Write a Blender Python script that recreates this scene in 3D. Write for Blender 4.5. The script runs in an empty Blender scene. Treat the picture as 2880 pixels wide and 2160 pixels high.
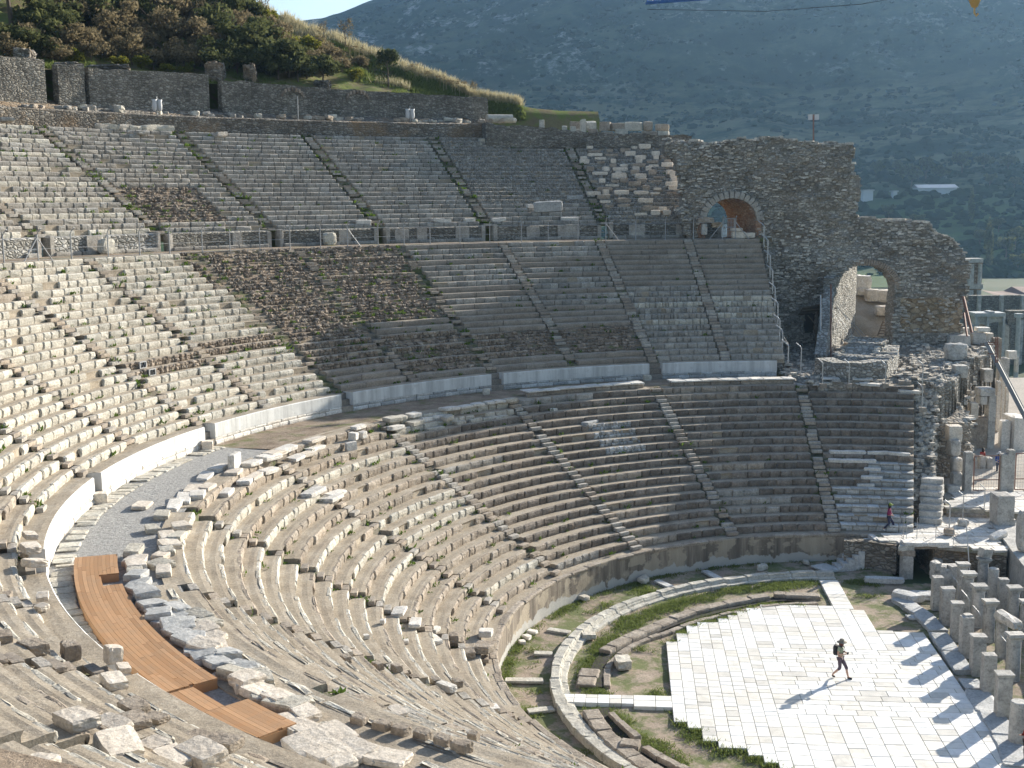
import bpy, bmesh, math, random
import numpy as np
from mathutils import Vector, Matrix

C = bpy.context.scene.collection
K = 0.88                       # survey units -> metres
RAD = math.radians
RNG = np.random.default_rng(7)
rnd = random.Random(11)

# ------------------------------------------------------------------ camera (orchestra centre is the origin)
F_PX, PITCH, ROLL = 3481.07, 0.1446, -0.01
CAM = np.array([-20.9148 * K, -60.7824 * K, 24.56 * K])
cp, sp, cr, sr = math.cos(PITCH), math.sin(PITCH), math.cos(ROLL), math.sin(ROLL)


def ray(px, py):
    x, y = px - 1440, py - 1080
    a, b = cr * x + sr * y, -sr * x + cr * y
    return np.array([a, F_PX * cp - b * sp, -F_PX * sp - b * cp])


def at(px, py, z):
    """the point of the photograph's pixel on the level z"""
    d = ray(px, py)
    return CAM + d * ((z - CAM[2]) / d[2])


def aty(px, py, y):
    """the point of the photograph's pixel at the distance line y"""
    d = ray(px, py)
    return CAM + d * ((y - CAM[1]) / d[1])


cam_d = bpy.data.cameras.new("camera")
cam_o = bpy.data.objects.new("camera", cam_d)
C.objects.link(cam_o)
rt = Vector((cr, sr * sp, sr * cp))
upv = Vector((-sr, cr * sp, cr * cp))
fw = Vector((0, cp, -sp))
cam_o.matrix_world = Matrix(((rt.x, upv.x, -fw.x, CAM[0]), (rt.y, upv.y, -fw.y, CAM[1]), (rt.z, upv.z, -fw.z, CAM[2]), (0, 0, 0, 1)))
cam_d.sensor_width = 36
cam_d.lens = F_PX / 2880 * 36
cam_d.clip_start = 0.3
cam_d.clip_end = 12000
bpy.context.scene.camera = cam_o

# ------------------------------------------------------------------ tagging


def tag(o, label=None, cat=None, group=None, kind=None):
    if label: o["label"] = label
    if cat: o["category"] = cat
    if group: o["group"] = group
    if kind: o["kind"] = kind
    return o


def empty(name, loc=(0, 0, 0), label=None, cat=None, group=None, rz=0):
    o = bpy.data.objects.new(name, None)
    C.objects.link(o)
    o.empty_display_size = .3
    o.location = loc
    o.rotation_euler = (0, 0, rz)
    return tag(o, label, cat, group)


ORD = "first second third fourth fifth sixth seventh eighth ninth tenth eleventh twelfth thirteenth fourteenth fifteenth sixteenth seventeenth eighteenth nineteenth twentieth".split()


def nth(i):
    if i < 20: return ORD[i]
    t, u = divmod(i + 1, 10)
    tens = {2: "twent", 3: "thirt", 4: "fort", 5: "fift"}[t]
    return tens + "ieth" if u == 0 else tens + "y-" + ORD[u - 1]


# ------------------------------------------------------------------ noise
def _hash(ix, iy, s):
    h = (ix.astype(np.int64) * 374761393 + iy.astype(np.int64) * 668265263 + s * 982451653) & 0x7fffffff
    h = ((h ^ (h >> 13)) * 1274126177) & 0x7fffffff
    return ((h ^ (h >> 16)) & 0xffff) / 65535.0


def vn(x, y, s=0):
    x = np.asarray(x, float); y = np.asarray(y, float)
    ix, iy = np.floor(x), np.floor(y)
    fx, fy = x - ix, y - iy
    fx = fx * fx * (3 - 2 * fx); fy = fy * fy * (3 - 2 * fy)
    a = _hash(ix, iy, s); b = _hash(ix + 1, iy, s); c = _hash(ix, iy + 1, s); d = _hash(ix + 1, iy + 1, s)
    return (a + (b - a) * fx) * (1 - fy) + (c + (d - c) * fx) * fy


def fbm(x, y, s=0, o=4):
    r, amp, t = 0, .5, 0
    for i in range(o):
        r = r + amp * vn(x * 2 ** i, y * 2 ** i, s + i); t += amp; amp *= .5
    return r / t - .5


# ------------------------------------------------------------------ mesh builder
class MB:
    def __init__(s):
        s.v, s.f, s.n = [], [], 0          # f: (faces (n,k), material)

    def add(s, v, faces, mi=0):
        v = np.asarray(v, float).reshape(-1, 3)
        for f in (faces if isinstance(faces, list) else [faces]):
            f = np.asarray(f, np.int64)
            if f.ndim == 1: f = f[None]
            s.f.append((f + s.n, mi))
        s.v.append(v); s.n += len(v)

    def grid(s, P, mi=0, closed=False):
        """P (nu, nv, 3) -> quads"""
        nu, nv = P.shape[:2]
        i = np.arange(nu * nv).reshape(nu, nv)
        if closed:
            i = np.concatenate([i, i[:1]], 0)
        q = np.stack([i[:-1, :-1], i[1:, :-1], i[1:, 1:], i[:-1, 1:]], -1).reshape(-1, 4)
        s.add(P.reshape(-1, 3), q, mi)

    def box(s, c, d, rz=0, mi=0, taper=1.0, M=None):
        """centre of the base c, size d"""
        x, y, z = d[0] / 2, d[1] / 2, d[2]
        v = np.array([[-x, -y, 0], [x, -y, 0], [x, y, 0], [-x, y, 0], [-x * taper, -y * taper, z], [x * taper, -y * taper, z], [x * taper, y * taper, z], [-x * taper, y * taper, z]])
        if M is not None: v = v @ np.array(M).T
        ca, sa = math.cos(rz), math.sin(rz)
        v = np.stack([v[:, 0] * ca - v[:, 1] * sa, v[:, 0] * sa + v[:, 1] * ca, v[:, 2]], 1) + np.array(c)
        s.add(v, [[0, 3, 2, 1], [4, 5, 6, 7], [0, 1, 5, 4], [1, 2, 6, 5], [2, 3, 7, 6], [3, 0, 4, 7]], mi)

    def tube(s, pts, r, n=6, mi=0, cap=True):
        pts = [Vector(p) for p in pts]
        rr = r if isinstance(r, (list, tuple)) else [r] * len(pts)
        rings = []
        for i, p in enumerate(pts):
            t = (pts[min(i + 1, len(pts) - 1)] - pts[max(i - 1, 0)]).normalized()
            a = t.cross(Vector((0, 0, 1)) if abs(t.z) < .95 else Vector((1, 0, 0))).normalized()
            b = t.cross(a)
            rings.append([p + (a * math.cos(2 * math.pi * k / n) + b * math.sin(2 * math.pi * k / n)) * rr[i] for k in range(n)])
        V = np.array([[list(q) for q in R] for R in rings])
        i = np.arange(len(pts) * n).reshape(len(pts), n)
        j = np.roll(i, -1, 1)
        q = np.stack([i[:-1], j[:-1], j[1:], i[1:]], -1).reshape(-1, 4)
        fs = [q]
        if cap: fs += [i[0][::-1][None], i[-1][None]]
        s.add(V.reshape(-1, 3), fs, mi)

    def lathe(s, prof, c, n=16, mi=0, sx=1, sy=1):
        P = np.array([[[c[0] + r * sx * math.cos(2 * math.pi * k / n), c[1] + r * sy * math.sin(2 * math.pi * k / n), c[2] + z] for (r, z) in prof] for k in range(n)])
        s.grid(P, mi, closed=True)

    def mesh(s, name, mats, smooth=False):
        me = bpy.data.meshes.new(name)
        v = np.concatenate(s.v) if s.v else np.zeros((0, 3))
        loops = np.concatenate([f.reshape(-1) for f, _ in s.f])
        tot = np.concatenate([np.full(len(f), f.shape[1]) for f, _ in s.f])
        mi = np.concatenate([np.full(len(f), m) for f, m in s.f])
        st = np.concatenate([[0], np.cumsum(tot)[:-1]])
        me.vertices.add(len(v)); me.vertices.foreach_set("co", v.ravel().astype(np.float32))
        me.loops.add(len(loops)); me.loops.foreach_set("vertex_index", loops.astype(np.int32))
        me.polygons.add(len(tot)); me.polygons.foreach_set("loop_start", st.astype(np.int32))
        me.polygons.foreach_set("material_index", mi.astype(np.int32))
        if smooth: me.polygons.foreach_set("use_smooth", np.ones(len(tot), bool))
        else: me.polygons.foreach_set("use_smooth", np.zeros(len(tot), bool))
        me.update(calc_edges=True); me.validate()
        for m in (mats if isinstance(mats, (list, tuple)) else [mats]): me.materials.append(m)
        return me

    def build(s, name, mats, parent=None, smooth=False, loc=None, mesh=None):
        o = bpy.data.objects.new(name, mesh or s.mesh(name, mats, smooth))
        C.objects.link(o)
        if parent is not None: o.parent = parent
        if loc is not None: o.location = loc
        return o


def link(name, me, parent=None, loc=(0, 0, 0), rot=(0, 0, 0), sc=(1, 1, 1)):
    o = bpy.data.objects.new(name, me)
    C.objects.link(o)
    o.location = loc; o.rotation_euler = rot; o.scale = sc
    if parent is not None: o.parent = parent
    return o


# ------------------------------------------------------------------ materials
MATS = {}


class NT:
    def __init__(s, name):
        s.m = bpy.data.materials.new(name)
        s.m.use_nodes = True
        s.t = s.m.node_tree
        s.t.nodes.clear()
        s.out = s.n("ShaderNodeOutputMaterial")
        s.geo = s.n("ShaderNodeNewGeometry")

    def n(s, typ, **kw):
        nd = s.t.nodes.new(typ)
        for k, v in kw.items():
            if k.startswith("i_"):
                key = k[2:].replace("_", " ")
                nd.inputs[int(key) if key.isdigit() else key].default_value = v
            else: setattr(nd, k, v)
        return nd

    def l(s, a, b): s.t.links.new(a, b)

    def vec(s, scale=(1, 1, 1), src=None):
        mp = s.n("ShaderNodeMapping")
        mp.inputs["Scale"].default_value = scale
        s.l(src or s.geo.outputs["Position"], mp.inputs["Vector"])
        return mp.outputs[0]

    def noise(s, scale, detail=4, rough=.6, v=None, dist=0):
        nd = s.n("ShaderNodeTexNoise")
        nd.inputs["Scale"].default_value = scale; nd.inputs["Detail"].default_value = detail
        nd.inputs["Roughness"].default_value = rough; nd.inputs["Distortion"].default_value = dist
        s.l(v or s.geo.outputs["Position"], nd.inputs["Vector"])
        return nd.outputs["Fac"]

    def ramp(s, fac, stops):
        r = s.n("ShaderNodeValToRGB")
        e = r.color_ramp.elements
        while len(e) < len(stops): e.new(.5)
        for el, (p, c) in zip(e, stops):
            el.position = p
            el.color = (c[0], c[1], c[2], 1) if isinstance(c, (tuple, list)) else (c, c, c, 1)
        s.l(fac, r.inputs[0])
        return r.outputs[0]

    def mix(s, fac, a, b, mode="MIX"):
        m = s.n("ShaderNodeMix", data_type="RGBA", blend_type=mode)
        for val, inp in ((fac, m.inputs[0]), (a, m.inputs[6]), (b, m.inputs[7])):
            if hasattr(val, "is_linked"): s.l(val, inp)
            elif isinstance(val, (int, float)): inp.default_value = val
            else: inp.default_value = (*val, 1)
        return m.outputs[2]

    def math(s, op, a, b=0.):
        m = s.n("ShaderNodeMath", operation=op)
        for i, val in enumerate((a, b)):
            if hasattr(val, "is_linked"): s.l(val, m.inputs[i])
            else: m.inputs[i].default_value = val
        return m.outputs[0]

    def bump(s, h, strength=.5, dist=.05, prev=None):
        b = s.n("ShaderNodeBump")
        b.inputs["Strength"].default_value = strength; b.inputs["Distance"].default_value = dist
        s.l(h, b.inputs["Height"])
        if prev is not None: s.l(prev, b.inputs["Normal"])
        return b.outputs[0]

    def bsdf(s, col, rough=.9, nrm=None, spec=.25, metal=0):
        p = s.n("ShaderNodeBsdfPrincipled")
        if hasattr(col, "is_linked"): s.l(col, p.inputs["Base Color"])
        else: p.inputs["Base Color"].default_value = (*col, 1)
        p.inputs["Roughness"].default_value = rough
        p.inputs["Metallic"].default_value = metal
        p.inputs["Specular IOR Level"].default_value = spec
        if nrm is not None: s.l(nrm, p.inputs["Normal"])
        s.l(p.outputs[0], s.out.inputs[0])
        return p


def stone(name, dark, mid, light, isl=.5, spots=(.10, .09, .08), spot_amt=.35, scale=1.6, bump=.5, bscale=9, rough=.92, weeds=0):
    """weathered stone: tint per block, mottling, dark lichen"""
    t = NT(name)
    n1 = t.noise(scale, 5, .65)
    col = t.ramp(n1, [(.25, dark), (.5, mid), (.75, light)])
    r = t.geo.outputs["Random Per Island"]
    f = t.math("ADD", t.math("MULTIPLY", r, isl), 1 - isl * .55)
    g = t.n("ShaderNodeCombineColor")
    for i in range(3): t.l(f, g.inputs[i])
    col = t.mix(1.0, col, g.outputs[0], "MULTIPLY")
    # some blocks warmer, some cooler
    r2 = t.math("FRACT", t.math("MULTIPLY", r, 7.31))
    col = t.mix(t.math("MULTIPLY", r2, .3), col, t.mix(1.0, col, (1.1, .95, .79), "MULTIPLY"))
    fine = t.ramp(t.noise(9, 5, .8), [(.3, .6), (.5, 1.), (.7, 1.24)])
    col = t.mix(1.0, col, fine, 'MULTIPLY')
    n2 = t.noise(scale * 2.7, 6, .7)
    sp_ = t.ramp(n2, [(.52, 0.), (.66, 1.)])
    sp_ = t.math("MULTIPLY", sp_, spot_amt)
    col = t.mix(sp_, col, spots)
    h = t.noise(bscale, 6, .7)
    h2 = t.noise(bscale * .25, 3, .5)
    b = t.bump(t.math("ADD", h, h2), bump, .06)
    t.bsdf(col, rough, b)
    MATS[name] = t.m
    return t.m


def rubble(name, a, b_, c, mortar, sc=2.2, flat=2.0, bump=.8, stain=None, edge=.07):
    """masonry of irregular stones, in three dimensions so it holds on any face"""
    t = NT(name)
    v = t.vec((sc, sc, sc * flat))
    wob = t.n("ShaderNodeVectorMath", operation="ADD")
    nn = t.n("ShaderNodeTexNoise"); nn.inputs["Scale"].default_value = 1.3
    t.l(t.geo.outputs["Position"], nn.inputs["Vector"])
    t.l(v, wob.inputs[0])
    sc_ = t.n("ShaderNodeVectorMath", operation="SCALE"); sc_.inputs["Scale"].default_value = .8
    t.l(nn.outputs["Color"], sc_.inputs[0]); t.l(sc_.outputs[0], wob.inputs[1])
    vo = t.n("ShaderNodeTexVoronoi"); vo.inputs["Scale"].default_value = 1
    t.l(wob.outputs[0], vo.inputs["Vector"])
    ve = t.n("ShaderNodeTexVoronoi", feature="DISTANCE_TO_EDGE"); ve.inputs["Scale"].default_value = 1
    t.l(wob.outputs[0], ve.inputs["Vector"])
    sep = t.n("ShaderNodeSeparateColor"); t.l(vo.outputs["Color"], sep.inputs[0])
    col = t.ramp(sep.outputs[0], [(.1, a), (.5, b_), (.9, c)])
    col = t.mix(t.math("MULTIPLY", t.noise(4, 5), .5), col, t.mix(1.0, col, (.55, .53, .5), "MULTIPLY"))
    ed = t.ramp(ve.outputs["Distance"], [(.0, 1.), (edge * 2, 0.)])
    col = t.mix(ed, col, mortar)
    big = t.ramp(t.noise(.35, 4), [(.35, .72), (.65, 1.12)])
    col = t.mix(1.0, col, big, "MULTIPLY")
    col = t.mix(1.0, col, t.ramp(t.noise(8, 5, .8), [(.3, .6), (.5, 1.), (.7, 1.3)]), 'MULTIPLY')
    if stain: col = t.mix(t.math("MULTIPLY", t.ramp(t.noise(.22, 5, .65), [(.5, 0.), (.62, 1.)]), .6), col, stain)
    hh = t.math("ADD", t.math("MULTIPLY", t.ramp(ve.outputs["Distance"], [(0., 0.), (edge * 3.5, 1.)]), 1.), t.math("MULTIPLY", t.noise(11, 5, .7), .35))
    hh = t.math("ADD", hh, t.math("MULTIPLY", sep.outputs[1], .5))
    t.bsdf(col, .95, t.bump(hh, bump, .09))
    MATS[name] = t.m
    return t.m


def plain(name, col, rough=.6, metal=0, spec=.4, var=.0, bump=0, bs=20):
    t = NT(name)
    c = col
    if var:
        c = t.mix(t.math("MULTIPLY", t.noise(bs * .3, 4), var), col, tuple(x * .45 for x in col))
    t.bsdf(c, rough, t.bump(t.noise(bs, 4), bump, .02) if bump else None, spec, metal)
    MATS[name] = t.m
    return t.m


def earth(name, a, b_, c, green=None, gamt=0., sc=.8, bump=.6):
    t = NT(name)
    col = t.ramp(t.noise(sc, 6, .65), [(.3, a), (.5, b_), (.72, c)])
    fine = t.ramp(t.noise(11, 5, .85), [(.3, .6), (.7, 1.25)])
    col = t.mix(1.0, col, fine, "MULTIPLY")
    if green:
        g = t.ramp(t.noise(.55, 6, .75), [(.5 - gamt * .2, 0.), (.62 - gamt * .2, 1.)])
        col = t.mix(t.math("MULTIPLY", g, .85), col, green)
    h = t.math("ADD", t.noise(10, 6, .75), t.noise(2.2, 3))
    t.bsdf(col, .97, t.bump(h, bump, .07), .15)
    MATS[name] = t.m
    return t.m


def leafy(name, a, b_, trans=.35):
    t = NT(name)
    r = t.geo.outputs["Random Per Island"]
    col = t.ramp(r, [(0., a), (1., b_)])
    d = t.n("ShaderNodeBsdfDiffuse"); tr = t.n("ShaderNodeBsdfTranslucent"); mx = t.n("ShaderNodeMixShader")
    t.l(col, d.inputs[0]); t.l(col, tr.inputs[0]); mx.inputs[0].default_value = trans
    t.l(d.outputs[0], mx.inputs[1]); t.l(tr.outputs[0], mx.inputs[2]); t.l(mx.outputs[0], t.out.inputs[0])
    MATS[name] = t.m
    return t.m


stone("tan_conglomerate", (.21, .175, .14), (.31, .268, .22), (.42, .375, .32), isl=.45, spot_amt=.45, spots=(.12, .10, .085), bump=.8, bscale=7)
stone("shade_brown_conglomerate", (.125, .104, .086), (.20, .172, .146), (.30, .27, .235), isl=.5, spot_amt=.45, spots=(.08, .065, .055), bump=.8, bscale=7)  # brown riser stone, darkened to carry the shade of the right wedges
stone("pale_limestone", (.345, .325, .28), (.46, .44, .385), (.565, .545, .485), isl=.38, spot_amt=.35, spots=(.20, .19, .17), bump=.7)
stone("grey_limestone", (.215, .205, .185), (.315, .30, .275), (.43, .415, .38), isl=.42, spot_amt=.4, spots=(.11, .11, .10), bump=.7)
stone("white_marble", (.50, .48, .44), (.62, .60, .56), (.72, .70, .66), isl=.35, spot_amt=.18, spots=(.33, .30, .26), bump=.35, rough=.75)
stone("marble_grey", (.30, .31, .31), (.42, .43, .43), (.55, .55, .54), isl=.55, spot_amt=.3, spots=(.2, .2, .19), bump=.4, rough=.8)
stone("warm_marble", (.46, .41, .35), (.58, .53, .46), (.68, .64, .58), isl=.4, spot_amt=.25, spots=(.33, .27, .2), bump=.45, rough=.85)
stone("old_concrete", (.20, .175, .15), (.27, .24, .205), (.34, .31, .27), isl=.2, spot_amt=.3, spots=(.13, .115, .10), scale=.9, bump=.35, bscale=16)
stone("brown_rubble", (.19, .15, .115), (.28, .232, .185), (.41, .355, .295), isl=.7, spot_amt=.3, spots=(.09, .07, .05), bump=1., bscale=8)
earth("tread_earth", (.295, .247, .188), (.365, .312, .243), (.435, .382, .31), bump=.45)
earth("brown_earth", (.19, .145, .105), (.28, .22, .165), (.38, .315, .245), green=(.12, .14, .05), gamt=-.08, bump=1.0)
earth("orchestra_earth", (.27, .215, .16), (.355, .285, .22), (.42, .345, .275), green=(.11, .14, .045), gamt=.25, sc=.5)
earth("stair_earth", (.15, .13, .10), (.21, .185, .15), (.28, .25, .21), green=(.09, .11, .04), gamt=.1, bump=.7)
earth("gravel_grey", (.27, .26, .245), (.36, .35, .33), (.46, .45, .425), sc=6, bump=1.)
earth("hill_soil", (.13, .10, .06), (.19, .16, .08), (.26, .23, .11), green=(.13, .17, .035), gamt=.3, sc=.12, bump=.8)
earth("valley_soil", (.075, .095, .05), (.11, .125, .065), (.17, .165, .10), green=(.06, .10, .03), gamt=.2, sc=.02)
earth("street_dust", (.42, .37, .31), (.50, .45, .39), (.58, .53, .47), sc=.3, bump=.3)
rubble("rubble_grey", (.20, .185, .16), (.30, .28, .24), (.42, .395, .345), (.15, .135, .11), sc=2.9, flat=2.1)
rubble("rubble_brown", (.19, .165, .135), (.28, .25, .21), (.40, .365, .315), (.135, .12, .10), sc=2.7, flat=2.0, stain=(.30, .20, .11))
rubble("rubble_ruin", (.31, .285, .245), (.43, .40, .35), (.62, .585, .52), (.26, .235, .20), sc=3.0, flat=1.7, bump=1.0, stain=(.24, .19, .14), edge=.1)
rubble("rubble_pale", (.30, .29, .265), (.42, .41, .375), (.56, .545, .51), (.19, .175, .15), sc=2.6, flat=1.9, bump=.9)
rubble("ashlar_tan", (.33, .25, .16), (.42, .33, .22), (.50, .41, .30), (.20, .15, .10), sc=1.3, flat=1.7, bump=.5)
plain("soft_brick", (.40, .21, .13), .9, var=.5, bump=.6, bs=9)
plain("galvanised", (.42, .43, .44), .45, .6)
plain("rusty_steel", (.23, .11, .075), .7, .2, var=.5)
plain("shade_black", (.02, .018, .016), 1.)  # near-black colour standing for the shade inside openings
plain("weathered_wood", (.22, .17, .12), .85, var=.6, bump=.4)
plain("blue_paint", (.03, .12, .36), .5)
plain("ochre_paint", (.48, .30, .08), .6, var=.3)
plain("bag_white", (.55, .55, .56), .6)
plain("sheet_white", (.48, .51, .53), .5)
leafy("leaf_weed", (.06, .10, .02), (.14, .21, .04))
leafy("leaf_grass", (.10, .135, .035), (.21, .25, .085), .45)
leafy("leaf_dark", (.06, .07, .03), (.145, .155, .065), .42)
leafy("leaf_olive", (.05, .065, .03), (.12, .135, .06))
leafy("leaf_brown", (.14, .115, .065), (.28, .23, .14), .4)
leafy("leaf_yellow", (.10, .12, .02), (.26, .24, .05), .45)
leafy("straw", (.36, .32, .19), (.56, .50, .34), .45)
plain("bark", (.13, .10, .075), .95, var=.5)
M = MATS
# ------------------------------------------------------------------ the seating bowl
RA, ZP = 19.2, 1.654                         # podium wall
LOW = dict(r0=19.95, r1=32.6, z0=1.70, z1=8.90, n=18)
MID = dict(r0=37.45, r1=51.4, z0=10.02, z1=18.5, n=22)
MIDN = dict(r0=37.45, r1=51.4, z0=10.02, z1=10.02 + .255 * 22, n=22)   # gentler on the camera's own side
UPP = dict(r0=54.7, r1=69.2, z0=19.8, z1=27.8, n=22)
ZD1, RD1 = 8.85, 36.6                        # first walkway, face of its back wall
ZD2, RD2 = 18.55, 54.1                       # second walkway
STAIR = .42
STAIR_U = .6                                 # the upper stairs are wider
WEEDS = []                                   # (x, y, z, size)


def pol(r, a, z):
    return np.array([r * math.cos(a), r * math.sin(a), z])


def tier_rz(T, k):
    d = (T["r1"] - T["r0"]) / T["n"]; h = (T["z1"] - T["z0"]) / T["n"]
    return T["r0"] + d * k, T["z0"] + h * k, d, h


def strip(mb, a0, a1, prof, step, amp, mi, seed, zamp=None, drop=None):
    n = max(3, int((a1 - a0) * prof[0][0] / step) + 1)
    a = np.linspace(a0, a1, n)
    P = np.zeros((n, len(prof), 3))
    s = a * prof[0][0]
    for j, (r, z) in enumerate(prof):
        dr = fbm(s * .9, np.full(n, j * 3.7 + seed), seed, 3) * 2 * amp
        dz = fbm(s * .8 + 31, np.full(n, j * 2.1 + seed), seed + 5, 3) * 2 * (amp if zamp is None else zamp)
        R = r + dr
        P[:, j, 0] = R * np.cos(a); P[:, j, 1] = R * np.sin(a); P[:, j, 2] = z + dz
    mb.grid(P, mi)


PF_R = np.array([.03, -.012, -.004, .05, .5, 1.0])
PF_Z = np.array([-.03, .45, .84, 1.0, 1.0, .985])


def blocks(mb, r0, z0, z1, a0, a1, depth, lmin, lmax, jit, skip, mi, rng, rnd_edge=.05, keep=None):
    """one course of dressed blocks along an arc, each a closed shell of its own"""
    L = (a1 - a0) * r0
    e = [0.]
    while e[-1] < L:
        e.append(e[-1] + rng.uniform(lmin, lmax))
    e = np.array(e) * L / e[-1]
    s0, s1 = e[:-1], e[1:]
    m = rng.random(len(s0)) >= skip
    if keep is not None: m &= keep((s0 + s1) / 2 / L)
    s0, s1 = s0[m], s1[m]
    n = len(s0)
    if n == 0: return
    g = rng.uniform(.008, .03, n)
    s0 = s0 + g; s1 = s1 - g
    ln = s1 - s0
    b = np.minimum(rnd_edge, ln * .25)
    st = np.stack([s0, s0 + b, (s0 + s1) / 2, s1 - b, s1], 1)                      # n,5
    inn = np.array([1, .0, 0, .0, 1]) * rnd_edge * .8
    dz_end = np.array([-.7, 0, 0, 0, -.7]) * rnd_edge * .6
    h = z1 - z0
    boff = rng.normal(0, jit, n); bz = rng.normal(0, jit * .45, n); bd = depth * rng.uniform(.8, 1.2, n)
    tilt = rng.normal(0, jit * .5, n)
    R = r0 + boff[:, None, None] + inn[None, :, None] + np.where(np.arange(6) < 4, PF_R, 0)[None, None, :] + (np.where(np.arange(6) >= 4, PF_R, 0)[None, None, :] * bd[:, None, None])
    Z = z0 + PF_Z[None, None, :] * (h + bz[:, None, None]) + (dz_end[None, :, None] * (PF_Z > .3)) + tilt[:, None, None] * (np.arange(5) - 2)[None, :, None] * .25
    R = R + rng.normal(0, jit * .42, R.shape); Z = Z + rng.normal(0, jit * .3, R.shape)
    A = a0 + (st[:, :, None] + rng.normal(0, jit * .3, R.shape)) / r0
    P = np.stack([R * np.cos(A), R * np.sin(A), Z], -1)                             # n,5,6,3
    i = np.arange(n * 30).reshape(n, 5, 6)
    q = np.stack([i[:, :-1, :-1], i[:, 1:, :-1], i[:, 1:, 1:], i[:, :-1, 1:]], -1).reshape(-1, 4)
    caps = np.concatenate([i[:, 0, ::1], i[:, 4, ::-1]], 0)
    mb.add(P.reshape(-1, 3), [q, caps], mi)


def core(mb, a0, a1, prof, step, amp, mi, seed, zamp=None):
    strip(mb, a0, a1, prof, step, amp, mi, seed, zamp)
    for a in (a0, a1):
        P = [pol(r, a, z) for r, z in prof] + [pol(prof[-1][0], a, prof[0][1] - .3), pol(prof[0][0], a, prof[0][1] - .3)]
        mb.add(np.array(P), [list(range(len(P)))], mi)


def seat_row(T, k, a0, a1, kind, stonem, rng, treadm="tread_earth", weeds=0., seed=0, keep=None, skip=None, ga=None):
    r0, z0, d, h = tier_rz(T, k)
    r1, z1 = r0 + d, z0 + h
    mb = MB()
    gl, gr = ga if ga else (STAIR / r0, STAIR / r0)
    b0, b1 = a0 + gl, a1 - gr
    if kind == "eroded":
        strip(mb, a0, a1, [(r0 + .2, z0 - .3), (r0 + .17, z0 + .1), (r0 + .24, z0 + h * .45), (r0 + d * .6, z0 + h * .5), (r0 + d * .72, z1 - .05), (r1 + .12, z1 - .02), (r1 + .4, z1 + .0)], .25, .13, 1, seed, .08)
        zm = z0 + h * rng.uniform(.4, .6)
        blocks(mb, r0 + .02, z0 - .02, zm - .02, b0, b1, .26, .12, .46, .07, .2, 0, rng, .05)
        blocks(mb, r0 + d * .5, zm, z1 + .0, b0, b1, .24, .12, .5, .075, .25, 0, rng, .05)
        treadm = "brown_earth"
    else:
        fr = .06 if T is LOW else .085 if kind == 'worn' else .13
        core(mb, b0, b1, [(r0 + .15, z0 - .3), (r0 + .15, z1 - .13), (r0 + fr, z1 - .012), (r0 + .28, z1 + .008), (r0 + d * .7, z1 - .005), (r1 + .05, z1 + .0), (r1 + .3, z1 + .02)], .3, .022, 1, seed, .016)
        if kind == "block":
            blocks(mb, r0, z0, z1, b0, b1, .15 if T is LOW else .2, .55, 1.35, .015, .03 if skip is None else skip, 0, rng, .06, keep)
        elif kind == "rough":
            blocks(mb, r0, z0, z1, b0, b1, .15 if T is LOW else .2, .6, 1.45, .022, .05 if skip is None else skip, 0, rng, .06, keep)
        elif kind == "concrete":
            blocks(mb, r0, z0, z1, b0, b1, .3, 2.2, 4.5, .006, 0, 0, rng, .02, keep)
        elif kind == "small":
            blocks(mb, r0, z0, z1, b0, b1, .3, .22, .6, .035, .04, 0, rng, .05, keep)
        elif kind == "rubble":
            zm = z0 + h * rng.uniform(.42, .58)
            blocks(mb, r0, z0, zm, b0, b1, .26, .14, .42, .035, .05, 0, rng, .045, keep)
            blocks(mb, r0 + .03, zm - .01, z1, b0, b1, .28, .14, .46, .035, .08, 0, rng, .045, keep)
        elif kind == "worn":
            blocks(mb, r0, z0, z1 + .0, b0, b1, .16, .6, 1.7, .022, .10 if skip is None else skip, 0, rng, .05, keep)
        elif kind == "marble":
            blocks(mb, r0 + .06, z0, z1 - .11, b0, b1, .5, .5, 1.1, .014, .02, 0, rng, .03, keep)
            blocks(mb, r0 - .04, z1 - .105, z1 + .01, b0, b1, .52, .7, 1.3, .014, .05, 0, rng, .03, keep)
    nw = rng.poisson(weeds * (a1 - a0) * r0)
    for _ in range(nw):
        a = rng.uniform(a0, a1)
        p = pol(r0 + rng.uniform(-.12, .02), a, z0 + .0)
        WEEDS.append((*p, rng.uniform(.10, .26)))
    return mb.mesh("seat_row", [M[stonem], M[treadm]])


def wedge(T, a0, a1, label, group, rowf, weeds, seed, rows=None, name="seating_wedge", ends=(0, 0)):
    am = RAD((a0 + a1) / 2)
    r_, z_, _, _ = tier_rz(T, 0)
    root = empty(name, (0, 0, 0), label, "seating tier", group)
    rng = np.random.default_rng(seed)
    for k in range(T["n"] if rows is None else rows):
        for it in rowf(k, rng):
            kind, stm = it[0], it[1]
            f0, f1 = (it[2], it[3]) if len(it) > 3 else (0, 1)
            kw = it[4] if len(it) > 4 else {}
            A0, A1 = RAD(a0 + (a1 - a0) * f0), RAD(a0 + (a1 - a0) * f1)
            r0 = tier_rz(T, k)[0]
            sw_ = STAIR_U if T is UPP else STAIR
            gl = (sw_ / r0 if not ends[0] else .03 / r0) if f0 == 0 else .0
            gr = (sw_ / r0 if not ends[1] else .03 / r0) if f1 == 1 else .0
            me = seat_row(T, k, A0, A1, kind, stm, rng, weeds=weeds, seed=seed * 37 + k, ga=(gl, gr), **kw)
            link("seat_row", me, root)
    return root


G_LOW = "lower tier seating wedges"; G_MID = "middle tier seating wedges"; G_UPP = "upper tier seating wedges"

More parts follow.
